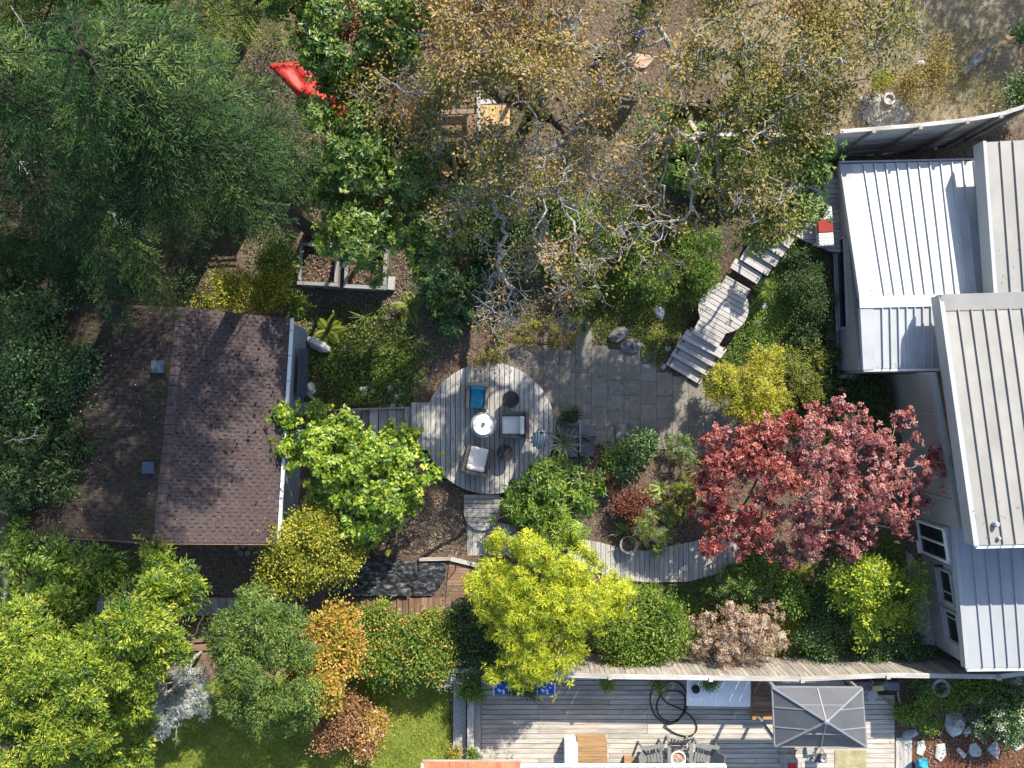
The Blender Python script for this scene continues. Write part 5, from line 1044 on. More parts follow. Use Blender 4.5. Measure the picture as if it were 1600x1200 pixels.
rl = fence_v('low_fence', 'low grey rail fence with climbing plants above the lawn', [(540, 1046), (662, 1047), (760, 1048)], 1.05, 'oldfence', bw=.6, posts=[(580, 1047), (697, 1048), (755, 1048)], zb=-.1, gap=.42)
def fence_h(name, label, pts, ztop, zbot, rows, mat, posts):
    P = [W(a, b, ztop) for a, b in pts]; o = thing(name, (P[0][0], P[0][1], 0), label, 'fence'); hh = (ztop-zbot)/rows; r = random.Random(3)
    for a, b in zip(P[:-1], P[1:]):
        for i in range(rows):
            z = ztop-hh*(i+.5); f = r.uniform(-.006, .006); m = MB(); m.bar((a[0], a[1]+f, z), (b[0], b[1]+f, z), .022, hh-.012); d = b-a; m.build('board', M[mat], o, math.atan2(d[1], d[0]))
        m = MB(); m.bar(a+(0, 0, .03), b+(0, 0, .03), .11, .04); m.build('top_rail', M['railwood'], o)
    for (px, py) in posts:
        c = W(px, py, ztop); MB().box((c[0], c[1]-.06, (zbot+ztop)/2), (.1, .09, ztop-zbot+.16)).build('post', M['oldfence'], o)
    return o
fence_h('plank_fence', 'tall curved fence of wide horizontal planks above the white metal roof', [(1312, 206), (1364, 202), (1437, 196), (1510, 188), (1562, 179), (1600, 167), (1668, 138)], 2.65, -.3, 10, 'palefence', [(1364, 203), (1437, 197), (1510, 189), (1562, 180), (1600, 168)])
fence_h('plank_fence', 'short plank fence corner half hidden under the rusty oak leaves', [(1070, 180), (1092, 210), (1200, 212), (1300, 208)], 2.3, .2, 8, 'oldfence', [(1092, 211), (1200, 213)])
m = MB(); m.bar(W(1462, 232, 1.5), W(1455, 252, .2), .08, .08); solo(m.build('prop_post', M['tan']), 'slanting timber prop leaning on the plank fence', 'post')

# ------------------------------------------------------------ seats and tables on the round deck
def at(px, py, z): return W(px, py, z)
def armchair(name, label, px, py, ang, frame, cush, w=.74, d=.80, back='low', z0=ZD, bolster=False, group='armchairs on the round deck', flare=0):
    """ang = direction the sitter faces (world); Empty with frame, arms, seat, back and cushions"""
    c = at(px, py, z0+.4); b = np.array([c[0], c[1], z0]); o = thing(name, b, label, 'armchair', group); cs, sn = cos(ang), sin(ang)
    def L(x, y, z): return (b[0]+x*cs-y*sn, b[1]+x*sn+y*cs, b[2]+z)          # x forward, y left
    def bx(nm, x, y, z, sx, sy, sz, mat, bev=.02, tilt=0, par=o): q = MB().box(L(x, y, z), (sx, sy, sz), ang, tilt).build(nm, M[mat], par, ang); bevel(q, bev, 2); return q
    bx('seat_frame', 0, 0, .20, d*.92, w*.9, .26, frame)
    for s in (-1, 1): bx('armrest', -.01, s*(w/2-.05), .33, d*.96, .10, .50, frame)
    bx('backrest', -d/2+.06, 0, .40, .12, w, .66, frame, .03, -.08)
    for sx in (-1, 1):
        for sy in (-1, 1): bx('leg', sx*d*.42, sy*w*.42, .03, .05, .05, .08, frame, .005)
    s = bx('seat_cushion', .05, 0, .40, d*.78, w-.22, .14, cush, .05)
    if bolster: bx('back_cushion', -d/2+.20, 0, .55, .15, w-.24, .30, cush, .06, -.1)
    else: bx('back_cushion', -d/2+.17, 0, .54, .12, w-.22, .36, cush, .05, -.2)
    return o
armchair('armchair', 'tan wicker armchair with turquoise cushions facing down the deck', 746, 619, -pi/2-.06, 'wicker_tan', 'blue_fabric', .66, .80)
armchair('armchair', 'square dark wicker armchair with a cream cushion facing left beside the closed umbrella', 804, 664, pi, 'wicker', 'offwhite', .80, .84, bolster=True)
armchair('armchair', 'turned dark wicker armchair with cream cushions at the lower edge of the deck', 746, 719, pi/2-.22, 'wicker', 'offwhite', .80, .86, bolster=True)
def drum(px, py, label):
    c = at(px, py, ZD+.45); o = thing('side_table', (c[0], c[1], ZD), label, 'side table', 'round black side tables')
    m = MB(); m.lathe((c[0], c[1], ZD), [(.20, 0), (.22, .03), (.17, .2), (.2, .40)], 24); m.build('body', M['black_weave'], o, smooth=False)
    m = MB(); m.lathe((c[0], c[1], ZD), [(.235, .40), (.255, .41), (.255, .445), (.245, .455)], 32); m.build('table_top', M['black'], o)
    return o
drum(798, 624, 'round black side table between the turquoise chair and the umbrella'); drum(789, 708, 'round black side table nearest the turned cream chair')
c = at(755, 664, ZD+.5); o = thing('fire_table', (c[0], c[1], ZD), 'round white table with a raised lazy disc and a small green glass on it', 'table')
m = MB(); m.lathe((c[0], c[1], ZD), [(.30, 0), (.34, .03), (.30, .25), (.33, .40)], 36); m.build('base', M['white'], o)
m = MB(); m.lathe((c[0], c[1], ZD), [(.36, .40), (.385, .41), (.385, .45), (.37, .46)], 40); m.build('table_top', M['stone'], o)
m = MB(); m.lathe((c[0]+.0, c[1]+.01, ZD), [(.05, .46), (.05, .49), (.30, .495), (.315, .505), (.315, .52), (.305, .525)], 40); m.build('lazy_disc', M['white'], o)
m = MB(); m.lathe((c[0]+.0, c[1]+.02, ZD+.525), [(.045, 0), (.06, .02), (.055, .05), (.045, .05), (.045, .012)], 16); solo(m.build('glass_bowl', M['teal_glass']), 'tiny green glass bowl in the middle of the white round table', 'bowl')
# closed umbrella on its cantilever arm, weighted cross base on slabs
u0 = at(845, 677, 2.05); o = thing('umbrella', G(912, 686), 'closed grey striped cantilever umbrella with a dark arm reaching over the deck edge', 'umbrella')
pb = at(938, 683, .1); pt = at(938, 683, .1); top = np.array([pb[0], pb[1], 2.2])
po = W(936, 684, .08); m = MB(); m.bar((po[0], po[1], .05), (po[0], po[1], 2.25), .06, .08); 
tip = W(846, 676, 2.3); po2 = W(912, 684, .2)
m = MB(); m.tube([(po2[0], po2[1], .08), (po2[0], po2[1], 2.15)], .035, 8); m.build('pole', M['black'], o)
m = MB(); m.bar(W(932, 682, 2.25), tip, .03, .05); m.build('arm', M['black'], o)
cl = MB(); K = 24; V = []; Fc = []
prof = [(.035, 0), (.09, -.12), (.12, -.4), (.15, -.8), (.19, -1.15), (.24, -1.35)]
for i, (r1, z) in enumerate(prof):
    for j in range(K): a = 2*pi*j/K; rr = r1*1.15*(1+.13*(1 if j % 2 else -1)*(i > 0)); V.append((tip[0]+rr*cos(a), tip[1]-.06*i+rr*sin(a), tip[2]-.04+z))
for i in range(len(prof)-1):
    for j in range(K): Fc.append((i*K+j, (i+1)*K+j, (i+1)*K+(j+1) % K, i*K+(j+1) % K))
mk('canopy', V, Fc, M['umbrella'], o)
m = MB(); m.lathe(tip-np.array((0, 0, .06)), [(.045, 0), (.05, .05), (.03, .12)], 10); m.build('hub', M['black'], o)
m = MB(); m.box((po2[0]-.1, po2[1]+.05, .115), (1.0, .05, .05)); m.box((po2[0]-.1, po2[1]+.05, .117), (.05, 1.0, .05)); m.build('cross_base', M['bronze'], o)
for k, (x, y) in enumerate(((894, 679), (919, 676), (891, 703), (917, 702))):
    q = W(x, y, .06); mm = MB(); mm.box((q[0], q[1], .06), (.46, .46, .055)); bv = solo(mm.build('base_slab', M['slate']), ('dark square weight slab by the yucca, upper left of the four', 'dark square weight slab at the patio edge, upper right of the four', 'dark weight slab half under the yucca leaves, lower left of the four', 'dark weight slab with a pale stain, lower right of the four')[k], 'slab', 'dark slabs weighting the umbrella base'); bevel(bv, .01)
q = G(974, 674, .07); mm = MB(); mm.box(q, (.5, .46, .06), .05); solo(mm.build('paving_slab', M['slate']), 'single grey slab lying at the lower edge of the patio', 'slab')
# potted plant at the deck edge
def pot(px, py, label, r0, h_, mat, z0=None, cat='pot'):
    b = G(px, py, .02) if z0 is None else W(px, py, z0); o = thing('flower_pot', b, label, cat)
    m = MB(); m.lathe(b, [(r0*.7, 0), (r0, h_), (r0*1.06, h_), (r0*1.06, h_-.03), (r0*.9, h_-.03), (r0*.85, h_*.7)], 20); m.build('pot', M[mat], o, smooth=False)
    m = MB(); m.lathe(b, [(r0*.85, h_*.7), (r0*.5, h_*.78)], 14); m.build('soil', M['soil'], o); return o, b
pot(893, 651, 'pale stone planter with a sprawling plant at the patio edge of the round deck', .24, .3, 'stone')
shrub('planter_plant', 'sprawling dark green plant in the pale planter by the round deck', 'plant', [(890, 648, 11, .42), (880, 654, 8, .3), (903, 645, 7, .35)], 'dark_leaves', 110, 8, .06, .07, .03, 'round', 101, nb=14)
pot(980, 848, 'grey round pot standing on the edge of the boardwalk bend', .26, .36, 'stone')
# ------------------------------------------------------------ rocks
def rock(px, py, sx, sy, sz, label, mat, seed, name='rock', group=None, rz=0, dz=-.04):
    r = np.random.default_rng(seed); b = G(px, py, dz); V = []; F = []; k, n = 9, 6
    for i in range(n):
        th = pi*.5*i/(n-1)
        for j in range(k):
            a = 2*pi*j/k; f = 1+r.normal(0, .13); V.append((cos(a)*cos(th)*f*sx, sin(a)*cos(th)*f*sy, sin(th)*sz*(1+r.normal(0, .07))))
    F = [(i*k+j, i*k+(j+1) % k, (i+1)*k+(j+1) % k, (i+1)*k+j) for i in range(n-1) for j in range(k)]; F.append(tuple(range((n-1)*k, n*k)))
    c, s = cos(rz), sin(rz); V = [(b[0]+x*c-y*s, b[1]+x*s+y*c, b[2]+z) for x, y, z in V]
    q = mk(name, V, F, M[mat]); return solo(q, label, 'rock', group)
rk = [(500, 540, .42, .2, .35, 'large white boulder below the fern beside the shed', 'whitestone'), (487, 606, .12, .2, .4, 'slim white upright stone near the shed wall', 'whitestone'), (474, 637, .28, .2, .2, 'pale rough rock at the end of the diagonal board by the shed', 'stone'),
      (572, 608, .13, .1, .12, 'small white stone, first of the row above the left stairs', 'whitestone'), (583, 611, .10, .1, .12, 'small white stone, second of the row above the left stairs', 'whitestone'), (564, 608, .10, .08, .1, 'small cream stone, leftmost of the row above the left stairs', 'stone'),
      (611, 606, .13, .17, .14, 'grey egg shaped stone on the green slope', 'stone'), (621, 620, .10, .1, .1, 'small pale stone nearest the tab of the round deck', 'whitestone'), (616, 633, .13, .08, .08, 'flat pale stone above the left stairs landing', 'stone'), (628, 632, .12, .08, .07, 'flat stone against the deck tab corner', 'stone'),
      (966, 523, .42, .26, .34, 'big dark rock in the heath above the patio', 'darkrock'), (985, 541, .36, .28, .3, 'dark bedrock lump on the right of the big dark rock', 'darkrock'), (1030, 489, .2, .24, .25, 'white rock in the sunlit heath beside the stairs', 'whitestone'), (968, 563, .18, .09, .1, 'pale grey stone on the patio rim under the heath', 'stone'), (943, 552, .08, .06, .06, 'little pale stone at the patio rim', 'stone'),
      (1043, 545, .14, .12, .14, 'round grey stone left of the stairs foot', 'stone'), (1010, 572, .16, .1, .1, 'grey stone sunk in the heath at the patio edge', 'stone'), (1037, 572, .12, .1, .1, 'grey stone under the lowest stair tread', 'stone'), (1057, 528, .12, .1, .12, 'brown grey stone beside the second stair tread', 'darkrock'),
      (1488, 1128, .26, .42, .45, 'tall pale boulder beside the red mulch', 'stone'), (1420, 1146, .3, .14, .12, 'flat pale rock at the corner of the neighbour deck', 'stone'), (1520, 1090, .3, .16, .2, 'grey rock beyond the round bin', 'stone'), (1510, 1140, .16, .12, .12, 'small grey rock beside the tall pale boulder', 'stone'),
      (1438, 100, .2, .1, .12, 'white rock in the dry field', 'whitestone'), (1530, 92, .65, .2, .12, 'long grey outcrop in the shaded part of the dry field', 'darkrock'), (1365, 147, .13, .12, .14, 'cream stone next to the moss mound', 'stone'), (1352, 156, .12, .1, .1, 'tan stone at the gravel patch edge', 'stone'), (1380, 140, .1, .09, .08, 'brown stone behind the moss mound', 'darkrock'), (1343, 154, .1, .1, .1, 'pale stone at the left end of the gravel patch', 'stone'),
      (1196, 478, .2, .13, .1, 'mossy grey stone on the bank right of the stairs', 'stone'), (1185, 505, .2, .1, .1, 'dark stone on the bank below the round stair landing', 'darkrock'), (1188, 440, .12, .1, .1, 'small stone at the corner of the upper stair treads', 'stone'), (1280, 593, .1, .08, .08, 'white stone below the house wall corner', 'whitestone'),
      (1578, 62, .28, .14, .1, 'reddish flat stone at the right edge of the dry field', 'terracotta'), (1600, 88, .25, .14, .08, 'second reddish flat stone beside the field bush', 'terracotta')]
for k, (px, py, sx, sy, sz, lb, mt) in enumerate(rk): rock(px, py, sx, sy, sz, lb, mt, 200+k, group='garden rocks', rz=(k*.7) % 1.2-.5)
sheet('gravel_bed', [(1385+38*cos(a)*(1+.12*sin(3*a)), 175+28*sin(a)*(1+.1*sin(5*a))) for a in np.linspace(0, 2*pi, 24)[:-1]], 2.5, .012, M['concrete'])
scatter('gravel', [(1385, 175, 44, 32, .0)], 260, .07, .06, 'gravel', 'pale gravel patch above the plank fence', 'gravel', 12)
q = G(1387, 156); m = MB(); m.lathe(q, [(.16, 0), (.19, .12), (.19, .14), (.13, .14), (.12, .06)], 18); solo(m.build('stone_ring', M['stone']), 'hollow round stone ring on the pale gravel', 'ring')
# wall foot rock under the house corner
rock(1330, 588, .5, .12, .25, 'rough grey ledge under the corner of the white roof', 'stone', 301, group='garden rocks')
# ------------------------------------------------------------ raised beds
def bed(px0, py0, px1, py1, zt, label, ang, handle=False):
    a = W(px0, py1, zt); b = W(px1, py0, zt); c = (a+b)/2; w, l = b[0]-a[0], b[1]-a[1]; z0 = float(hgt(c[0], c[1])); o = thing('raised_bed', (c[0], c[1], z0), label, 'raised bed', 'grey wooden raised beds')
    cs, sn = cos(ang), sin(ang); h_ = zt-z0
    def P(x, y, z): return (c[0]+x*cs-y*sn, c[1]+x*sn+y*cs, z)
    for s in (-1, 1):
        for i in range(2):
            zc = z0+h_*(i+.5)/2
            MB().box(P(0, s*(l/2-.03), zc), (w-.005, .05, h_/2-.01), ang).build('side_board', M['bedwood'], o, ang)
            k = MB().box(P(s*(w/2-.03), 0, zc), (.05, l-.12, h_/2-.01), ang).build('side_board', M['bedwood'], o, ang+pi/2)
        MB().box(P(0, s*(l/2-.05), zt+.012), (w+.04, .11, .03), ang).build('cap_board', M['bedwood'], o, ang); MB().box(P(s*(w/2-.05), 0, zt+.014), (.11, l-.24, .03), ang).build('cap_board', M['bedwood'], o, ang+pi/2)
    r = np.random.default_rng(int(px0)); n = 16; V = []; F = []
    for i in range(n):
        for j in range(n): V.append(P((i/(n-1)-.5)*(w-.14), (j/(n-1)-.5)*(l-.14), zt-.18+r.normal(0, .02)))
    F = [(i*n+j, (i+1)*n+j, (i+1)*n+j+1, i*n+j+1) for i in range(n-1) for j in range(n-1)]; mk('soil', V, F, M['soil'], o)
    if handle: m = MB(); m.tube([P(-.12+.0, -l/2-.03, zt-.12), P(-.1, -l/2-.06, zt-.16), P(.1, -l/2-.06, zt-.16), P(.12, -l/2-.03, zt-.12)], .012, 6); m.build('handle', M['black'], o)
    return o, c, w, l
for k, (args, hd_) in enumerate((((467, 380, 529, 446, .15, 'left raised bed full of dark compost with a black handle', -.05), True), ((539, 388, 604, 451, .2, 'right raised bed with leaf covered compost beside the concrete block', -.05), False))):
    o_, c_, w_, l_ = bed(*args, handle=hd_)
    r = np.random.default_rng(9+k); n = 160; P = np.stack([c_[0]+r.uniform(-.42, .42, n)*w_, c_[1]+r.uniform(-.42, .42, n)*l_, np.full(n, args[4]-.15)+r.random(n)*.03], 1); rv = r.normal(0, 1, (n, 3))
    g = leafgeo(P, rv*[1, 1, .2], np.array([0, 0, 1.])+r.normal(0, .3, (n, 3)), r.uniform(.04, .08, n), .04, .2, np.clip(r.normal(.5, .3, n), 0, 1)); tag(tri_mesh('leaf_litter', g[0], g[1], M['litter'], None, g[2]), ('dry leaves on the compost of the left raised bed', 'dry leaves on the compost of the right raised bed')[k], 'leaf litter', kind='stuff')
q = G(612, 443, .09); solo(bevel(MB().box(q, (.22, .42, .2), -.1).build('concrete_block', M['concrete']), .012), 'pale concrete block beside the right raised bed', 'block')
b = W(546, 396, .35); pts = [b+np.array((.10*sin(t*1.0)*(1 if t < 0 else 1), 0, 0)) for t in (0,)]
pts = [(b[0]+.09*cos(a), b[1]+.09+.09*sin(a), b[2]) for a in np.linspace(.3, 1.5*pi, 9)]+[(b[0]+.09*cos(a), b[1]-.09+.09*sin(a), b[2]) for a in np.linspace(.5*pi, -.8*pi, 9)]
m = MB(); m.tube(pts, .028, 6); solo(m.build('garden_ornament', M['white']), 'small white curled ornament shaped like an S behind the raised beds', 'ornament')
# ------------------------------------------------------------ weed cloth, brown path
def cloth(name, poly_px, mat, label, cat, amp, seed, lift=.05, step=3.0):
    r = np.random.default_rng(seed); x0, x1 = min(p[0] for p in poly_px), max(p[0] for p in poly_px); y0, y1 = min(p[1] for p in poly_px), max(p[1] for p in poly_px)
    gx = np.arange(x0, x1+step, step); gy = np.arange(y0, y1+step, step); X, Y = np.meshgrid(gx, gy); n = len(gx); P = Gn(X.ravel(), Y.ravel())
    f = sum(np.sin(P[:, 0]*k1+P[:, 1]*k2+p) for k1, k2, p in r.uniform(-9, 9, (7, 3)))/7; f2 = np.abs(np.sin(P[:, 0]*6+2*np.sin(P[:, 1]*3)+seed))
    P[:, 2] += lift+amp*(f+.6*f2)*.6+amp*.5; ok = inpoly(X.ravel(), Y.ravel(), poly_px); i = (np.arange(len(gy)-1)[:, None]*n+np.arange(n-1)[None, :]).ravel(); i = i[ok[i] & ok[i+1] & ok[i+n] & ok[i+n+1]]
    T = np.concatenate([np.stack([i, i+n, i+1], 1), np.stack([i+1, i+n, i+n+1], 1)]); return solo(tri_mesh(name, P, T, M[mat], smooth=True), label, cat)
cloth('weed_cloth', [(520, 900), (545, 868), (600, 866), (650, 876), (655, 900), (640, 930), (560, 932), (525, 925)], 'weedcloth', 'crumpled black weed cloth left of the soil heap by the brown path', 'weed cloth', .15, 1)
cloth('weed_cloth', [(655, 876), (700, 878), (697, 905), (676, 932), (640, 932), (648, 905)], 'weedcloth', 'flat black weed cloth with pale painted highlights at the right of the brown path', 'weed cloth', .06, 2)
bp = thing('brown_path', W(620, 950, -.1), 'brown plank path between the black weed cloth and the hedge', 'path')
xs = [517]+list(np.arange(525, 712, 9.5)); r = random.Random(8)
for x in xs:
    z = float(hgt(*W(x, 950, 0)[:2]))+.05; m = MB(); m.prism(PW([(x, 934), (x+9, 934), (x+9, 978), (x, 978)], z), z-.04, z+r.uniform(-.004, .004)); m.build('board', M['brown'], bp, pi/2)
for y in np.arange(868, 934, 9.5):
    z = float(hgt(*W(715, y, 0)[:2]))+.05; x0 = 703+(y-868)*-.1; m = MB(); m.prism(PW([(x0, y), (x0+36, y), (x0+30, y+9), (x0-1, y+9)], z), z-.04, z+r.uniform(-.004, .004)); m.build('board', M['brown'], bp, 0)
m = MB(); m.bar(W(704, 873, .12), W(748, 884, .12), .12, .06); solo(m.build('loose_plank', M['railwood']), 'pale loose plank crossing the end of the brown path', 'plank')
m = MB(); m.bar(W(655, 874, .12), W(704, 873, .1), .10, .06); solo(m.build('loose_plank', M['oldfence']), 'grey loose plank along the top of the black weed cloth', 'plank')
m = MB(); m.tube([W(655, 872, .12), W(690, 850, .1), W(715, 838, .1), W(726, 828, .15)], .03, 6); solo(m.build('irrigation_pipe', M['black']), 'black pipe running from the weed cloth up to the plank landing', 'pipe')
m = MB(); m.tube([W(722, 862, .1), W(714, 872, .1), W(712, 890, .1), W(700, 905, .08)], .012, 5); solo(m.build('garden_hose', M['black']), 'thin black hose curling beside the plank landing', 'hose')
# plank steps and side path at the left, below the shed
sp_ = thing('log_steps', W(308, 1005, -.6), 'old brown plank steps between the cedar and the yew', 'steps')
for k, y in enumerate((982, 995, 1008, 1021)):
    z = -.62+.05*(3-k); m = MB(); m.prism(PW([(292, y), (330, y-2), (330, y+8), (292, y+9)], z), z-.06, z); m.build('tread', M['brown'], sp_, 0)
op = thing('side_path', W(250, 940, -.7), 'old plank path running along below the shed', 'path')
for x in np.arange(150, 400, 12):
    z = -.68; m = MB(); m.prism(PW([(x, 934), (x+11, 934), (x+11, 962), (x, 962)], z), z-.05, z+random.uniform(-.006, .006)); m.build('board', M['oldfence'], op, pi/2)
fence_v('side_fence', 'dark board fence at the left edge of the photo below the shed', [(12, 845), (8, 960)], .75, 'brown', bw=.15, posts=[(12, 846)], zb=-.75)
for k, (px, py) in enumerate(((370, 856), (380, 852), (391, 855), (398, 850), (376, 864), (387, 864))):
    q = G(px, py, .05); m = MB(); m.lathe(q, [(.09, -.05), (.095, .02), (.085, .03)], 12); solo(m.build('log_round', M['logend']), ('cut log round at the left end of the upper row by the shed', 'cut log round second in the upper row by the shed end', 'larger looking log round third in the upper row by the shed', 'cut log round nearest the yellow olive shrub', 'cut log round at the left of the lower row by the shed', 'cut log round at the right of the lower row by the shed')[k], 'log', 'log rounds beside the shed')
# ------------------------------------------------------------ top of the garden: red tarp, timber frame, panels
def draped(name, quad_px, zc, zs, mat, label, cat, seed):
    r = np.random.default_rng(seed); n = 28; V = []; F = []; A, B, C, D = quad_px
    for i in range(n):
        for j in range(n):
            u, v = i/(n-1), j/(n-1); p = np.array(A)*(1-u)*(1-v)+np.array(B)*u*(1-v)+np.array(C)*u*v+np.array(D)*(1-u)*v
            e = min(u, 1-u, v, 1-v); z = zc-(zs if e < .03 else 0)+.10*math.sin(u*7+seed)*math.sin(v*5)+.012*math.sin(u*13+v*9+seed)+.008*math.sin(v*17-u*6)+r.normal(0, .006)+.18*math.sin(u*pi); V.append(W(p[0], p[1], z))
    F = [(i*n+j, (i+1)*n+j, (i+1)*n+j+1, i*n+j+1) for i in range(n-1) for j in range(n-1)]; q = mk(name, V, F, M[mat], smooth=True); return solo(q, label, cat)
draped('tarp', [(418, 100), (470, 96), (525, 160), (490, 178)], 2.0, 1.2, 'red_tarp', 'large bright red tarp lying between the fir and the arbutus', 'tarp', 1)
q = W(527, 163, 1.3); o = thing('red_cart', (q[0], q[1], .0), 'small boxy red cart beside the end of the red tarp', 'cart')
bevel(MB().box((q[0], q[1], .95), (.62, .8, .7), -.2).build('body', M['red_paint'], o), .06, 2); MB().box((q[0], q[1]+.1, 1.33), (.5, .45, .08), -.2).build('lid', M['red_tarp'], o)
for sx in (-1, 1): m = MB(); m.tube([(q[0]+sx*.3, q[1]-.3, .25), (q[0]+sx*.38, q[1]-.3, .25)], .25, 14); m.build('wheel', M['black'], o)
m = MB(); m.bar((q[0], q[1]-.35, .8), (q[0]+.25, q[1]-.75, 1.0), .04, .04); m.build('handle', M['bronze'], o)
tf = thing('play_structure', W(740, 150, 0), 'half built brown timber play frame under the gaps of the oak', 'timber frame')
def beam(a, za, b, zb_, w=.12, t=.1, mat='tan', name='beam'): MB().bar(W(*a, za), W(*b, zb_), w, t).build(name, M[mat], tf)
beam((682, 128), 1.7, (748, 126), 1.7, .22, .05, 'railwood'); beam((748, 115), 1.75, (748, 205), 1.75, .11, .1, 'railwood'); beam((682, 158), 1.6, (748, 156), 1.6, .12, .1, 'brown'); beam((684, 176), 1.6, (748, 174), 1.6, .14, .1, 'tan'); beam((748, 160), 1.75, (795, 157), 1.75, .13, .06, 'railwood')
for (x, y) in ((686, 128), (748, 128), (686, 190), (748, 190), (795, 158)): q = W(x, y, 1.5); MB().box((q[0], q[1], .75), (.1, .1, 1.7)).build('post', M['brown'], tf)
for k in range(8): x0 = 752+k*5.6; m = MB(); m.prism(PW([(x0, 164), (x0+5.3, 164), (x0+5.3, 196), (x0, 196)], 1.2), 1.16, 1.2); m.build('floor_board', M['fresh'], tf, pi/2)
for k in range(7): y0 = 178+k*8; m = MB(); m.prism(PW([(690, y0), (746, y0), (746, y0+7.4), (690, y0+7.4)], .9), .86, .9); m.build('floor_board', M['brown'], tf, 0)
for k in range(4): x0 = 662+k*6.5; m = MB(); m.prism(PW([(x0, 110), (x0+6, 110), (x0+6, 150), (x0, 150)], .7), .66, .7); m.build('floor_board', M['tan'], tf, pi/2)
m = MB(); m.bar(W(708, 240, 1.0), W(714, 290, .2), .1, .1); solo(m.build('timber_post', M['fresh']), 'orange brown timber leaning below the play frame', 'post')
m = MB(); m.bar(W(700, 258, .4), W(690, 268, .4), .5, .04); solo(m.build('board_offcut', M['crate']), 'orange board offcut on the ground below the play frame', 'board')
draped('canvas', [(925, 125), (985, 82), (1028, 88), (1005, 112)], 1.2, .5, 'brown_tarp', 'brown canvas sheet lying under the branches of the oak', 'tarp', 3)
m = MB(); m.slab([W(655, 28, 1.2), W(677, 22, 1.2), W(672, 55, .6), (W(655, 60, .6))], .03); solo(m.build('white_board', M['white']), 'sunlit white board at the top of the photo under oak leaves', 'board')
m = MB(); m.slab([W(850, 10, 1.4), W(872, 14, 1.4), W(866, 55, .9), W(836, 62, .9)], .04); solo(m.build('plywood_sheet', M['tan']), 'tan plywood sheet propped at the top of the photo', 'plywood')
draped('canvas', [(872, 16), (905, 10), (900, 60), (868, 64)], .8, .3, 'bluebox', 'grey blue cloth beside the propped plywood sheet', 'cloth', 4)
for k, (px, py, lb) in enumerate(((996, 55, 'small blue bucket under the oak left of the dry field'), (935, 97, 'small blue tub in the leaves left of the brown canvas'), (1008, 8, 'pale blue drum at the top of the photo'))):
    q = G(px, py, .0); o = thing('bucket', q, lb, 'bucket'); m = MB(); m.lathe(q, [(.14, 0), (.19, .3), (.2, .3), (.18, .28), (.13, .03)], 16); m.build('body', M['bluedots'] if k == 0 else M['bluebox'], o); m = MB(); m.tube([q+np.array((-.19, 0, .3)), q+np.array((-.15, 0, .42)), q+np.array((.15, 0, .42)), q+np.array((.19, 0, .3))], .008, 5); m.build('handle', M['bronze'], o)
sr = thing('garden_hut', W(372, 225, .5), 'small brown shingled hut roof peeping through the firs', 'hut')
for k in range(6): y0 = 205+k*8; m = MB(); m.slab([W(346, y0, 1.6+.03*k), W(398, y0, 1.6+.03*k), W(398, y0+8.4, 1.54+.03*k), W(346, y0+8.4, 1.54+.03*k)], .03); m.build('roof_board', M['brown'], sr)
q = W(372, 228, 1.4); MB().box((q[0], q[1], .5), (.9, .8, 1.9)).build('wall', M['brown'], sr)
m = MB(); m.bar(W(100, 92, .9), W(150, 104, .9), .14, .05); solo(m.build('rail_beam', M['railwood']), 'pale rail beam glimpsed between the firs at the top left', 'beam')
# bench with chevron cushion on the house deck
q0 = W(1278, 322, 1.75); q1 = W(1303, 384, 1.75); c = (q0+q1)/2; w_, l_ = q1[0]-q0[0], q0[1]-q1[1]; ba = .06
o = thing('bench', (c[0], c[1], 1.25), 'narrow bench on the house deck under a chevron cushion', 'bench')
bevel(MB().box((c[0], c[1], 1.58), (w_, l_, .08), ba).build('seat', M['railwood'], o), .01)
for sy in (-1, 1):
    for sx in (-1, 1): MB().box((c[0]+sx*w_*.4, c[1]+sy*l_*.42, 1.40), (.06, .06, .3)).build('leg', M['railwood'], o)
for k, (f0, f1, mt, nm) in enumerate(((-.5, -.16, 'chevron', 'cushion_end'), (-.16, .16, 'redcloth', 'red_band'), (.16, .5, 'chevron', 'cushion_end'))):
    pass
cu = thing('bench_cushion', (c[0], c[1], 1.62), 'grey chevron bench cushion with a broad red band across the middle', 'cushion')
for k, (f0, f1, mt, nm) in enumerate(((-.49, -.17, 'chevron', 'cover_end'), (-.168, .168, 'redcloth', 'red_band'), (.17, .49, 'chevron', 'cover_end'))):
    yy = c[1]+(f0+f1)/2*l_; bevel(MB().box((c[0]-(yy-c[1])*ba, yy, 1.675), (w_*.94, (f1-f0)*l_, .11+(.004 if k == 1 else 0)), ba).build(nm, M[mt], cu, ba), .025, 2)
# ------------------------------------------------------------ neighbour's deck at the bottom
ND = .12
nd = thing('neighbour_deck', W(1070, 1130, 0), 'long pale neighbour deck of boards running across the bottom of the photo', 'deck')
r = random.Random(12); y = 1056.0
while y < 1262:
    x = 752.0
    xe = 1398 if y > 1080 else 1372-(1080-y)*1.0
    while x < xe-1:
        l = r.choice((90, 130, 170, 200)); l = min(l, xe-x); l = l if xe-x-l > 40 else xe-x
        mat = 'deck_warm' if r.random() < .12 or (y > 1160 and r.random() < .3) else 'deck_pale'; m = MB(); z = ND+r.uniform(-.003, .003); m.prism(PW([(x+.3, y), (x+l-.3, y), (x+l-.3, y+6.6), (x+.3, y+6.6)], z), z-.035, z); m.build('board', M[mat], nd, 0); x += l
    y += 7.6
for k in range(4): x0 = 1400+k*6.4; m = MB(); m.prism(PW([(x0, 1153), (x0+6, 1153), (x0+6, 1262), (x0, 1262)], .0), -.04, .0); m.build('step_board', M['deck'], nd, pi/2)
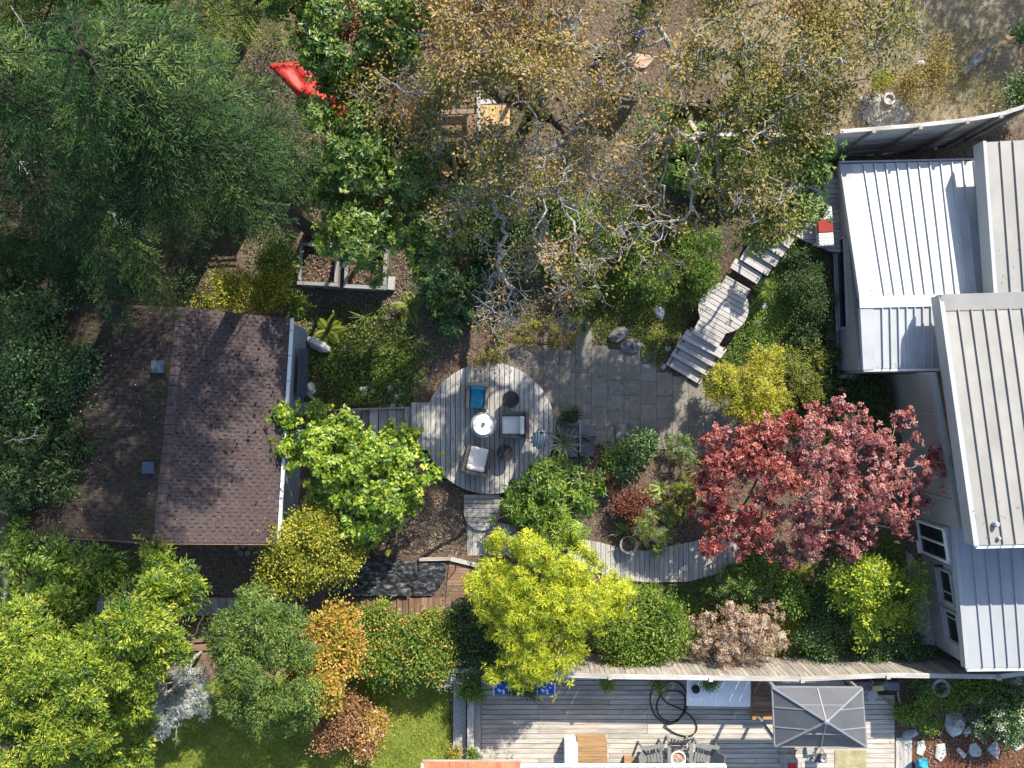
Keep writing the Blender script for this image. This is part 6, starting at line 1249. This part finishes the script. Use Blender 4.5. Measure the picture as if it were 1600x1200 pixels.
for (x0, x1, z, nm) in ((730, 740.5, .42, 'seat_plank'), (741, 751.5, .12, 'edge_plank')): m = MB(); m.prism(PW([(x0, 1088), (x1, 1088), (x1, 1262), (x0, 1262)], z), z-.05, z); m.build(nm, M['deck'], nd, pi/2)
MB().bar((W(740, 1090, 0)[0], W(740, 1090, 0)[1], .2), (W(740, 1262, 0)[0], W(740, 1262, 0)[1], .2), .04, .4).build('riser', M['oldfence'], nd)
m = MB(); a = W(708, 1060, .1); b_ = W(728, 1262, .1); m.box(((a[0]+b_[0])/2, (a[1]+b_[1])/2, -.02), (b_[0]-a[0], a[1]-b_[1], .24)); solo(m.build('retaining_wall', M['concrete']), 'rough concrete wall between the lawn and the neighbour deck', 'wall')
# folding table with pot
c = W(1123, 1082, .86); tb = thing('folding_table', (c[0], c[1], ND), 'long white folding table against the board fence', 'table')
w_, l_ = 100*25.14/26/50, 44*25.14/26/50; k = MB().box((c[0], c[1], .84), (w_, l_, .045), -.015).build('table_top', M['white'], tb); bevel(k, .02, 3)
for sx in (-1, 1):
    for sy in (-1, 1): m = MB(); m.tube([(c[0]+sx*w_*.4, c[1]+sy*l_*.36, .82), (c[0]+sx*w_*.42, c[1]+sy*l_*.42, ND)], .015, 6); m.build('leg', M['bronze'], tb)
q = W(1086, 1075, .86); m = MB(); m.lathe((q[0], q[1], .865), [(.09, 0), (.12, .06), (.12, .14), (.10, .15), (.02, .17)], 20); o = thing('black_pot', (q[0], q[1], .865), 'round black kettle on the left end of the white folding table', 'pot'); m.build('body', M['black'], o); m = MB(); m.lathe((q[0]-.02, q[1]+.09, 1.0), [(.02, 0), (.025, .04)], 8); m.build('spout', M['black'], o)
for (px, py, lb, sd) in ((1110, 1064, 'pink flowered trailing plant over the fence onto the folding table', 110), (948, 1064, 'small leafy plant hanging from the fence above the hose', 111), (1027, 1066, 'thin yellow flowered plant at the fence left of the folding table', 112), (805, 1072, 'dark trailing plant between the two blue printed chairs', 113), (828, 1078, 'dark leafy plant in the pot beside the right blue chair', 114)):
    shrub('hanging_plant', lb, 'plant', [(px, py, 11, 1.1), (px+4, py+7, 8, .9)], 'mid_leaves' if sd < 113 else 'dark_leaves', 110, 8, .06, .05, .028, 'round', sd, nb=14, extra=[('flowers', 'flowers', .12, 4, .03, .045, .04, 'star')] if sd in (110, 112) else None)
# blue printed chairs
for k, (px, lb) in enumerate(((785, 'blue printed deck chair half hidden by the yellow bamboo'), (853, 'blue printed deck chair standing clear of the bamboo at the fence'))):
    c = W(px, 1073, .55); o = thing('deck_chair', (c[0], c[1], ND), lb, 'chair', 'blue printed chairs at the fence')
    bevel(MB().box((c[0], c[1], .52), (.50, .48, .07)).build('seat', M['bluedots'], o), .03, 2); bevel(MB().box((c[0], c[1]+.22, .72), (.50, .06, .42)).build('backrest', M['bluedots'], o), .02, 2)
    for sx in (-1, 1):
        m = MB(); m.tube([(c[0]+sx*.27, c[1]+.24, .95), (c[0]+sx*.27, c[1]+.2, .55), (c[0]+sx*.27, c[1]-.25, .55), (c[0]+sx*.27, c[1]-.27, ND)], .022, 6); m.build('frame', M['white'], o); m = MB(); m.tube([(c[0]+sx*.27, c[1]+.2, .55), (c[0]+sx*.27, c[1]+.25, ND)], .02, 6); m.build('leg', M['white'], o)
# coiled hose
pts = []
hp = [(1032, 1062), (1020, 1075), (1016, 1095), (1024, 1118), (1042, 1130), (1060, 1125), (1070, 1105), (1068, 1085), (1050, 1079), (1034, 1084), (1026, 1102), (1032, 1120), (1050, 1128), (1066, 1118), (1074, 1098), (1068, 1074), (1052, 1064), (1040, 1068), (1030, 1080), (1042, 1098), (1064, 1108), (1080, 1120), (1089, 1135), (1084, 1147), (1070, 1150), (1052, 1144), (1036, 1132)]
hpw = [W(a, b, ND+.03+.012*(i % 3)) for i, (a, b) in enumerate(hp)]; sm = []
for i in range(len(hpw)-1):
    p0, p1, p2, p3 = hpw[max(i-1, 0)], hpw[i], hpw[i+1], hpw[min(i+2, len(hpw)-1)]
    for t in np.linspace(0, 1, 6, endpoint=False): sm.append(.5*((2*p1)+(-p0+p2)*t+(2*p0-5*p1+4*p2-p3)*t*t+(-p0+3*p1-3*p2+p3)*t**3))
m = MB(); m.tube(sm, .02, 6); solo(m.build('garden_hose', M['black'], smooth=True), 'loosely coiled black hose on the pale neighbour deck', 'hose')
# wooden planter right of the table
def woodbox(px0, py0, px1, py1, z0, z1, label, mat, lidmat=None, name='wooden_box', cat='box'):
    a = W(px0, py1, z1); b = W(px1, py0, z1); c = (a+b)/2; w_, l_ = b[0]-a[0], b[1]-a[1]; o = thing(name, (c[0], c[1], z0), label, cat)
    for s in (-1, 1): MB().box((c[0], c[1]+s*(l_/2-.02), (z0+z1)/2), (w_, .035, z1-z0)).build('side_panel', M[mat], o); MB().box((c[0]+s*(w_/2-.02), c[1], (z0+z1)/2), (.035, l_-.085, z1-z0-.004)).build('side_panel', M[mat], o, pi/2)
    if lidmat:
        n = max(2, int(l_/.14))
        for i in range(n): MB().box((c[0], c[1]-l_/2+(i+.5)*l_/n, z1+.015), (w_+.03, l_/n-.008, .03)).build('lid_board', M[lidmat], o)
    else: MB().box((c[0], c[1], z1-.12), (w_-.08, l_-.08, .04)).build('soil', M['soil'], o)
    return o
woodbox(1176, 1062, 1206, 1112, ND, .62, 'tall dark timber planter between the folding table and the gazebo', 'tan', 'brown', 'timber_planter', 'planter'); woodbox(1176, 1112, 1206, 1124, ND, .45, 'sunlit orange timber step in front of the dark planter', 'crate', 'crate')
woodbox(902, 1158, 948, 1197, ND, .62, 'orange brown cedar storage box at the bottom of the neighbour deck', 'crate', 'crate', 'storage_box')
c = W(892, 1178, .6); o = thing('cool_box', (c[0], c[1], ND), 'tall white cool box beside the cedar storage box', 'cool box'); bevel(MB().box((c[0], c[1], .38), (.38, .72, .5)).build('body', M['white'], o), .04, 2); bevel(MB().box((c[0], c[1], .66), (.40, .74, .06)).build('lid', M['white'], o), .025, 2); m = MB(); m.tube([(c[0]-.1, c[1]+.38, .6), (c[0]-.1, c[1]+.41, .62), (c[0]+.1, c[1]+.41, .62), (c[0]+.1, c[1]+.38, .6)], .012, 6); m.build('handle', M['bronze'], o)
# gazebo
ge, ga = 2.35, 3.1
TL, TR, BR, BL_, AP = W(1207, 1074, ge), W(1347, 1075, ge), W(1354, 1167, ge), W(1211, 1166, ge), W(1291, 1127, ga)
gz = thing('gazebo', ((TL[0]+TR[0])/2, (TL[1]+BL_[1])/2, ND), 'grey hipped gazebo with smoked panels on the neighbour deck', 'gazebo')
def gpanel(a, b, ap, n, mat):
    for i in range(n):
        p, q = lerp(a, b, i/n), lerp(a, b, (i+1)/n)
        hi = np.linalg.norm(np.array(b)-a); tp = lerp(a, b, .5); m = MB()
        def top(t):                               # the hip line above the eave at t
            return lerp(a, ap, 2*t) if t <= .5 else lerp(b, ap, 2*(1-t))
        t0, t1 = i/n, (i+1)/n; poly = [p, q]+([top(t1)] if t1 < 1 else [])+([np.array(ap)] if t0 < .5 < t1 else [])+([top(t0)] if t0 > 0 else [])
        if len(poly) < 3: poly = [p, q, top(.5)]
        m.slab(poly, .015); m.build('roof_panel', M[mat], gz)
        if i: m = MB(); m.bar(p+np.array((0, 0, .012)), top(t0)+np.array((0, 0, .012)), .028, .022); m.build('rib', M['bronze'], gz)
for a, b, n in ((TL, TR, 2), (TR, BR, 3), (BR, BL_, 2), (BL_, TL, 3)): gpanel(np.array(a), np.array(b), AP, n, 'polycarb')
for a, b, ap in ((TL, TR, AP), (BL_, BR, AP)): p, q = lerp(a, ap, .52), lerp(b, ap, .52); m = MB(); m.bar(p+np.array((0, 0, .012)), q+np.array((0, 0, .012)), .03, .022); m.build('cross_bar', M['bronze'], gz)
for a in (TL, TR, BR, BL_): m = MB(); m.bar(a+np.array((0, 0, .02)), AP+np.array((0, 0, .02)), .05, .035); m.build('hip_rib', M['bronze'], gz)
for a, b in ((TL, TR), (TR, BR), (BR, BL_), (BL_, TL)): m = MB(); m.bar(a+np.array((0, 0, -.03)), b+np.array((0, 0, -.03)), .05, .07); m.build('eave_beam', M['bronze'], gz)
m = MB(); m.lathe(AP, [(.06, 0), (.08, .03), (.07, .06), (.02, .08)], 12); m.build('finial', M['bronze'], gz)
for a in (TL, TR, BR, BL_):
    cx, cy = lerp(a, ((TL[0]+BR[0])/2, (TL[1]+BR[1])/2, ge), .07)[:2]; MB().box((cx, cy, (ge+ND)/2-.03), (.08, .08, ge-ND-.06)).build('post', M['bronze'], gz)
# things by the fence behind the gazebo
c = W(1372, 1072, .8); o = thing('covered_grill', (c[0], c[1], ND), 'barbecue under a grey cloth cover at the corner of the neighbour deck', 'barbecue'); m = MB()
m.add([(c[0]-.75, c[1]+.22, ND), (c[0]+.8, c[1]+.22, ND), (c[0]+.8, c[1]-.25, ND), (c[0]-.75, c[1]-.25, ND), (c[0]-.68, c[1]+.14, .85), (c[0]+.6, c[1]+.14, .85), (c[0]+.7, c[1]-.14, .8), (c[0]-.68, c[1]-.12, .8)], [(0, 1, 5, 4), (1, 2, 6, 5), (2, 3, 7, 6), (3, 0, 4, 7), (4, 5, 6, 7)]); bevel(m.build('cover', M['slate'], o), .05, 3)
MB().box((c[0]-.05, c[1]-.02, .90), (.32, .16, .08), .1).build('wooden_handle', M['fresh'], o)
for k, (x0, x1, lb) in enumerate(((1222, 1238, 'small dark framed picture leaning on the fence behind the gazebo'), (1240, 1276, 'wide white framed board leaning on the fence behind the gazebo'))):
    c = W((x0+x1)/2, 1066, .6); o = thing('framed_board', (c[0], c[1], ND), lb, 'frame'); w_ = (x1-x0)/52; MB().box((c[0], c[1], .35), (w_, .04, .5)).build('frame', M['white'], o); MB().box((c[0], c[1]-.024, .35), (w_-.1, .01, .4)).build('board', M['slate'], o)
q = W(1363, 1086, .5); o = thing('garden_stool', (q[0], q[1], ND), 'round pale stool at the right corner of the gazebo', 'stool'); m = MB(); m.lathe((q[0], q[1], ND), [(.14, .34), (.17, .35), (.17, .39), (.16, .40)], 24); m.build('seat', M['concrete'], o)
for k in range(3): a = k*2.1; m = MB(); m.tube([(q[0]+.08*cos(a), q[1]+.08*sin(a), .46), (q[0]+.15*cos(a), q[1]+.15*sin(a), ND)], .015, 5); m.build('leg', M['bronze'], o)
q = W(1471, 1076, .5); o = thing('round_bin', (q[0], q[1], 0), 'round pale wire bin in the plants below the fence', 'bin'); m = MB(); m.lathe((q[0], q[1], 0), [(.2, 0), (.27, .45), (.29, .46), (.29, .49), (.2, .49), (.17, .12)], 26); m.build('body', M['stone'], o); m = MB(); m.lathe((q[0], q[1], 0), [(.19, .2), (.1, .22)], 20); m.build('lining', M['slate'], o)
m = MB()
m.tube([W(1403, 1081, .3), W(1405, 1095, .25), W(1412, 1112, .2), W(1429, 1137, .1)], [.035, .03, .03, .02], 6); solo(m.build('birch_pole', M['bark']), 'crooked pale branch standing at the edge of the neighbour deck', 'branch')
for k in range(3): a = W(1374+k*2.5, 1085+k*1.5, .15); b = W(1412+k*4, 1118+k*3, .12); m = MB(); m.bar(a, b, .05, .03); solo(m.build('bamboo_cane', M['tan']), ('thin cane of the bundle lying nearest the gazebo', 'middle thin cane of the bundle beside the gazebo', 'thin cane of the bundle lying nearest the pale branch')[k], 'cane', 'canes at the corner of the neighbour deck')
# stepping stones in the red mulch
for k, (poly, lb) in enumerate((([(1434, 1160), (1444, 1156), (1447, 1170), (1441, 1182), (1432, 1178)], 'grey stepping stone nearest the neighbour deck steps'), ([(1463, 1164), (1477, 1162), (1479, 1180), (1470, 1191), (1461, 1184)], 'tall grey stepping stone, second from the neighbour deck'), ([(1494, 1172), (1499, 1168), (1511, 1180), (1506, 1186)], 'narrow slanting stepping stone in the middle of the red mulch'), ([(1516, 1163), (1525, 1160), (1534, 1172), (1533, 1182), (1520, 1183), (1514, 1176)], 'rounded grey stepping stone in the middle of the red mulch'), ([(1542, 1170), (1556, 1157), (1563, 1172), (1560, 1188), (1548, 1178)], 'pointed stepping stone below the white flower bush'), ([(1580, 1154), (1597, 1153), (1600, 1168), (1588, 1174), (1580, 1166)], 'stepping stone at the right edge of the photo'))):
    p = [W(a, b, .03)[:2] for a, b in poly]; m = MB(); m.prism([tuple(q) for q in p], -.05, .035); bevel(solo(m.build('stepping_stone', M['stone']), lb, 'stepping stone', 'stepping stones in the red mulch'), .015)
draped('tarp', [(1430, 1186), (1448, 1184), (1452, 1206), (1430, 1206)], .25, .2, 'bluedots' if False else 'blue_fabric', 'bunched blue tarp at the bottom right by the stepping stones', 'tarp', 6)
# chairs round the fire bowl
def adirondack(px, py, ang, label, fan=False):
    c = W(px, py, .5); b = np.array([c[0], c[1], ND]); o = thing('slatted_chair', b, label, 'chair', 'grey slatted chairs round the fire bowl'); cs, sn = cos(ang), sin(ang)
    def L(x, y, z): return np.array((b[0]+x*cs-y*sn, b[1]+x*sn+y*cs, b[2]+z))
    for i in range(6): MB().bar(L(.26-i*.095, -.25, .36-.02*i), L(.26-i*.095, .25, .36-.02*i), .075, .022).build('seat_slat', M['grey_plastic'], o)
    n = 7 if fan else 6
    for i in range(n):
        t = (i-(n-1)/2); y0 = t*.066; y1 = t*(.105 if fan else .075); h_ = .92-abs(t)*.045 if fan else .85
        MB().bar(L(-.24, y0, .28), L(-.24-(.38 if fan else .24), y1, h_), .062, .022, up=tuple(L(1, 0, .4)-L(0, 0, 0))).build('back_slat', M['grey_plastic'], o)
    for s in (-1, 1):
        MB().bar(L(.36, s*.33, .56), L(-.36, s*.33, .54), .11, .025).build('armrest', M['grey_plastic'], o)
        MB().bar(L(.30, s*.30, 0), L(.30, s*.30, .55), .07, .05).build('leg', M['grey_plastic'], o); MB().bar(L(-.36, s*.30, 0), L(-.30, s*.30, .54), .07, .05).build('leg', M['grey_plastic'], o)
    return o
adirondack(1020, 1180, .12, 'grey slatted chair on the left of the fire bowl'); adirondack(1061, 1176, -pi/2, 'grey slatted chair with a fan shaped back behind the fire bowl', True); adirondack(1101, 1179, pi-.15, 'grey slatted chair on the right of the fire bowl')
c = W(1060, 1186, .55); o = thing('fire_bowl', (c[0], c[1], ND), 'round white fire bowl with terracotta inside among the grey chairs', 'fire bowl'); m = MB(); m.lathe((c[0], c[1], ND), [(.14, 0), (.16, .1), (.23, .38), (.24, .42), (.21, .43), (.17, .36)], 28); m.build('bowl', M['white'], o); m = MB(); m.lathe((c[0], c[1], ND), [(.185, .36), (.05, .37)], 20); m.build('bed', M['terracotta'], o)
for k in range(7): a = k*.9; q = np.array((c[0]+.1*cos(a)*(k % 3)/2, c[1]+.1*sin(a)*(k % 3)/2, ND+.365)); m = MB(); m.lathe(q, [(.015, 0), (.025, .012), (.01, .03)], 6); m.build('pebble', M['whitestone'], o)
c = W(988, 1191, .3); o = woodbox(976, 1184, 990, 1200, ND, .35, 'small slatted crate left of the grey slatted chairs', 'tan', 'crate', 'slatted_crate', 'crate')
# grill and mat
c = W(1236, 1197, .8); o = thing('grill_cart', (c[0], c[1], ND), 'pale grill cart with a red panel at the bottom of the photo', 'grill'); bevel(MB().box((c[0], c[1], .6), (.46, .36, .35)).build('body', M['stone'], o), .03, 2); MB().box((c[0]+.04, c[1]-.01, .785), (.26, .18, .02)).build('red_panel', M['red_paint'], o)
for sx in (-1, 1):
    for sy in (-1, 1): MB().box((c[0]+sx*.18, c[1]+sy*.13, .28), (.04, .04, .34)).build('leg', M['bronze'], o)
m = MB(); m.tube([(c[0]+.2, c[1]+.1, .5), (c[0]+.3, c[1]+.25, .3), (c[0]+.4, c[1]+.2, .16)], .02, 6); m.build('gas_hose', M['black'], o)
M['matcloth'] = surf('olive_worn_mat', [(.3, (.24, .21, .10)), (.7, (.40, .36, .22))], (5, 5, 5), .95, bump=.2)
q = W(1329, 1192, ND+.012); solo(MB().box((q[0], q[1], ND+.012), (.98, .8, .018)).build('floor_mat', M['matcloth']), 'olive worn mat on the deck below the gazebo', 'mat')
c = W(1285, 1188, .6); o = thing('metal_stool', (c[0], c[1], ND), 'dark low stand with a round cup on the deck below the gazebo', 'stand'); MB().box((c[0], c[1], .45), (.36, .26, .03)).build('top', M['slate'], o)
for sx in (-1, 1):
    for sy in (-1, 1): m = MB(); m.tube([(c[0]+sx*.14, c[1]+sy*.1, .44), (c[0]+sx*.17, c[1]+sy*.13, ND)], .012, 5); m.build('leg', M['black'], o)
m = MB(); m.lathe((c[0]+.05, c[1], .465), [(.06, 0), (.08, .08), (.07, .08), (.05, .02)], 16); solo(m.build('cup', M['stone']), 'round cup on the dark low stand', 'cup')
c = W(1267, 1174, .3); solo(bevel(MB().box((c[0], c[1], .2), (.24, .26, .14), .1).build('stone_block', M['concrete']), .02), 'square grey block just under the gazebo edge', 'block')
# hexagonal planter and marigolds at the corner
c = W(742, 1183, .5); o = thing('hexagon_planter', (c[0], c[1], ND), 'pale framed hexagonal planter with greens beside the neighbour deck', 'planter'); m = MB()
for k in range(6):
    a, b = k*pi/3+.2, (k+1)*pi/3+.2; MB().bar((c[0]+.25*cos(a), c[1]+.25*sin(a), .45), (c[0]+.25*cos(b), c[1]+.25*sin(b), .45), .035, .2).build('side_panel', M['railwood'], o)
shrub('planter_herb', 'green leaves filling the pale hexagonal planter', 'plant', [(742, 1183, 11, .5)], 'mid_leaves', 120, 8, .05, .05, .03, 'round', 120, nb=10)
shrub('marigolds', 'orange and red marigolds at the foot of the concrete wall', 'flowers', [(712, 1182, 10, .4), (716, 1174, 7, .4)], 'gold_leaves', 80, 9, .05, .05, .035, 'round', 121, nb=10, extra=[('orange_leaves', 'flowers', .6, 7, .03, .05, .04, 'star')])
# neighbour roof and patio cover at the very bottom
nr = thing('neighbour_roof', W(740, 1230, 2.6), 'edge of a red tiled roof at the bottom of the photo', 'roof')
for k in range(15):
    x0 = 662+k*10.1
    for j in range(4): y0 = 1190+j*16; m = MB(); m.slab([W(x0, y0, 2.4+.06*j), W(x0+9.6, y0, 2.4+.06*j), W(x0+9.6, y0+17, 2.44+.06*j), W(x0, y0+17, 2.44+.06*j)], .04); m.build('tile', M['redtile'], nr)
a = W(660, 1192, 2.35); b = W(660, 1262, 2.6); m = MB(); m.bar(a, b, .06, .1); m.build('verge', M['white'], nr); m = MB(); m.bar(W(660, 1189, 2.36), W(814, 1189, 2.36), .05, .06); m.build('gutter', M['railwood'], nr)
q = W(737, 1290, 2.2); MB().box((q[0], q[1], 1.1), (2.6, 1.0, 2.3)).build('wall', M['wallp'], nr)
pc = thing('patio_cover', W(975, 1230, 2.4), 'white framed glazed patio cover at the bottom edge of the photo', 'patio cover')
for k in range(13): x0 = 815+k*26.5; m = MB(); m.bar(W(x0, 1196, 2.4), W(x0, 1265, 2.7), .06, .06); m.build('rafter', M['white'], pc)
for k in range(12): x0 = 815+k*26.5; m = MB(); m.slab([W(x0+1.4, 1197, 2.385), W(x0+25, 1197, 2.385), W(x0+25, 1265, 2.685), W(x0+1.4, 1265, 2.685)], .012); m.build('pane', M['bluebox'], pc)
m = MB(); m.bar(W(814, 1196, 2.36), W(1134, 1196, 2.36), .07, .09); m.build('gutter', M['white'], pc)
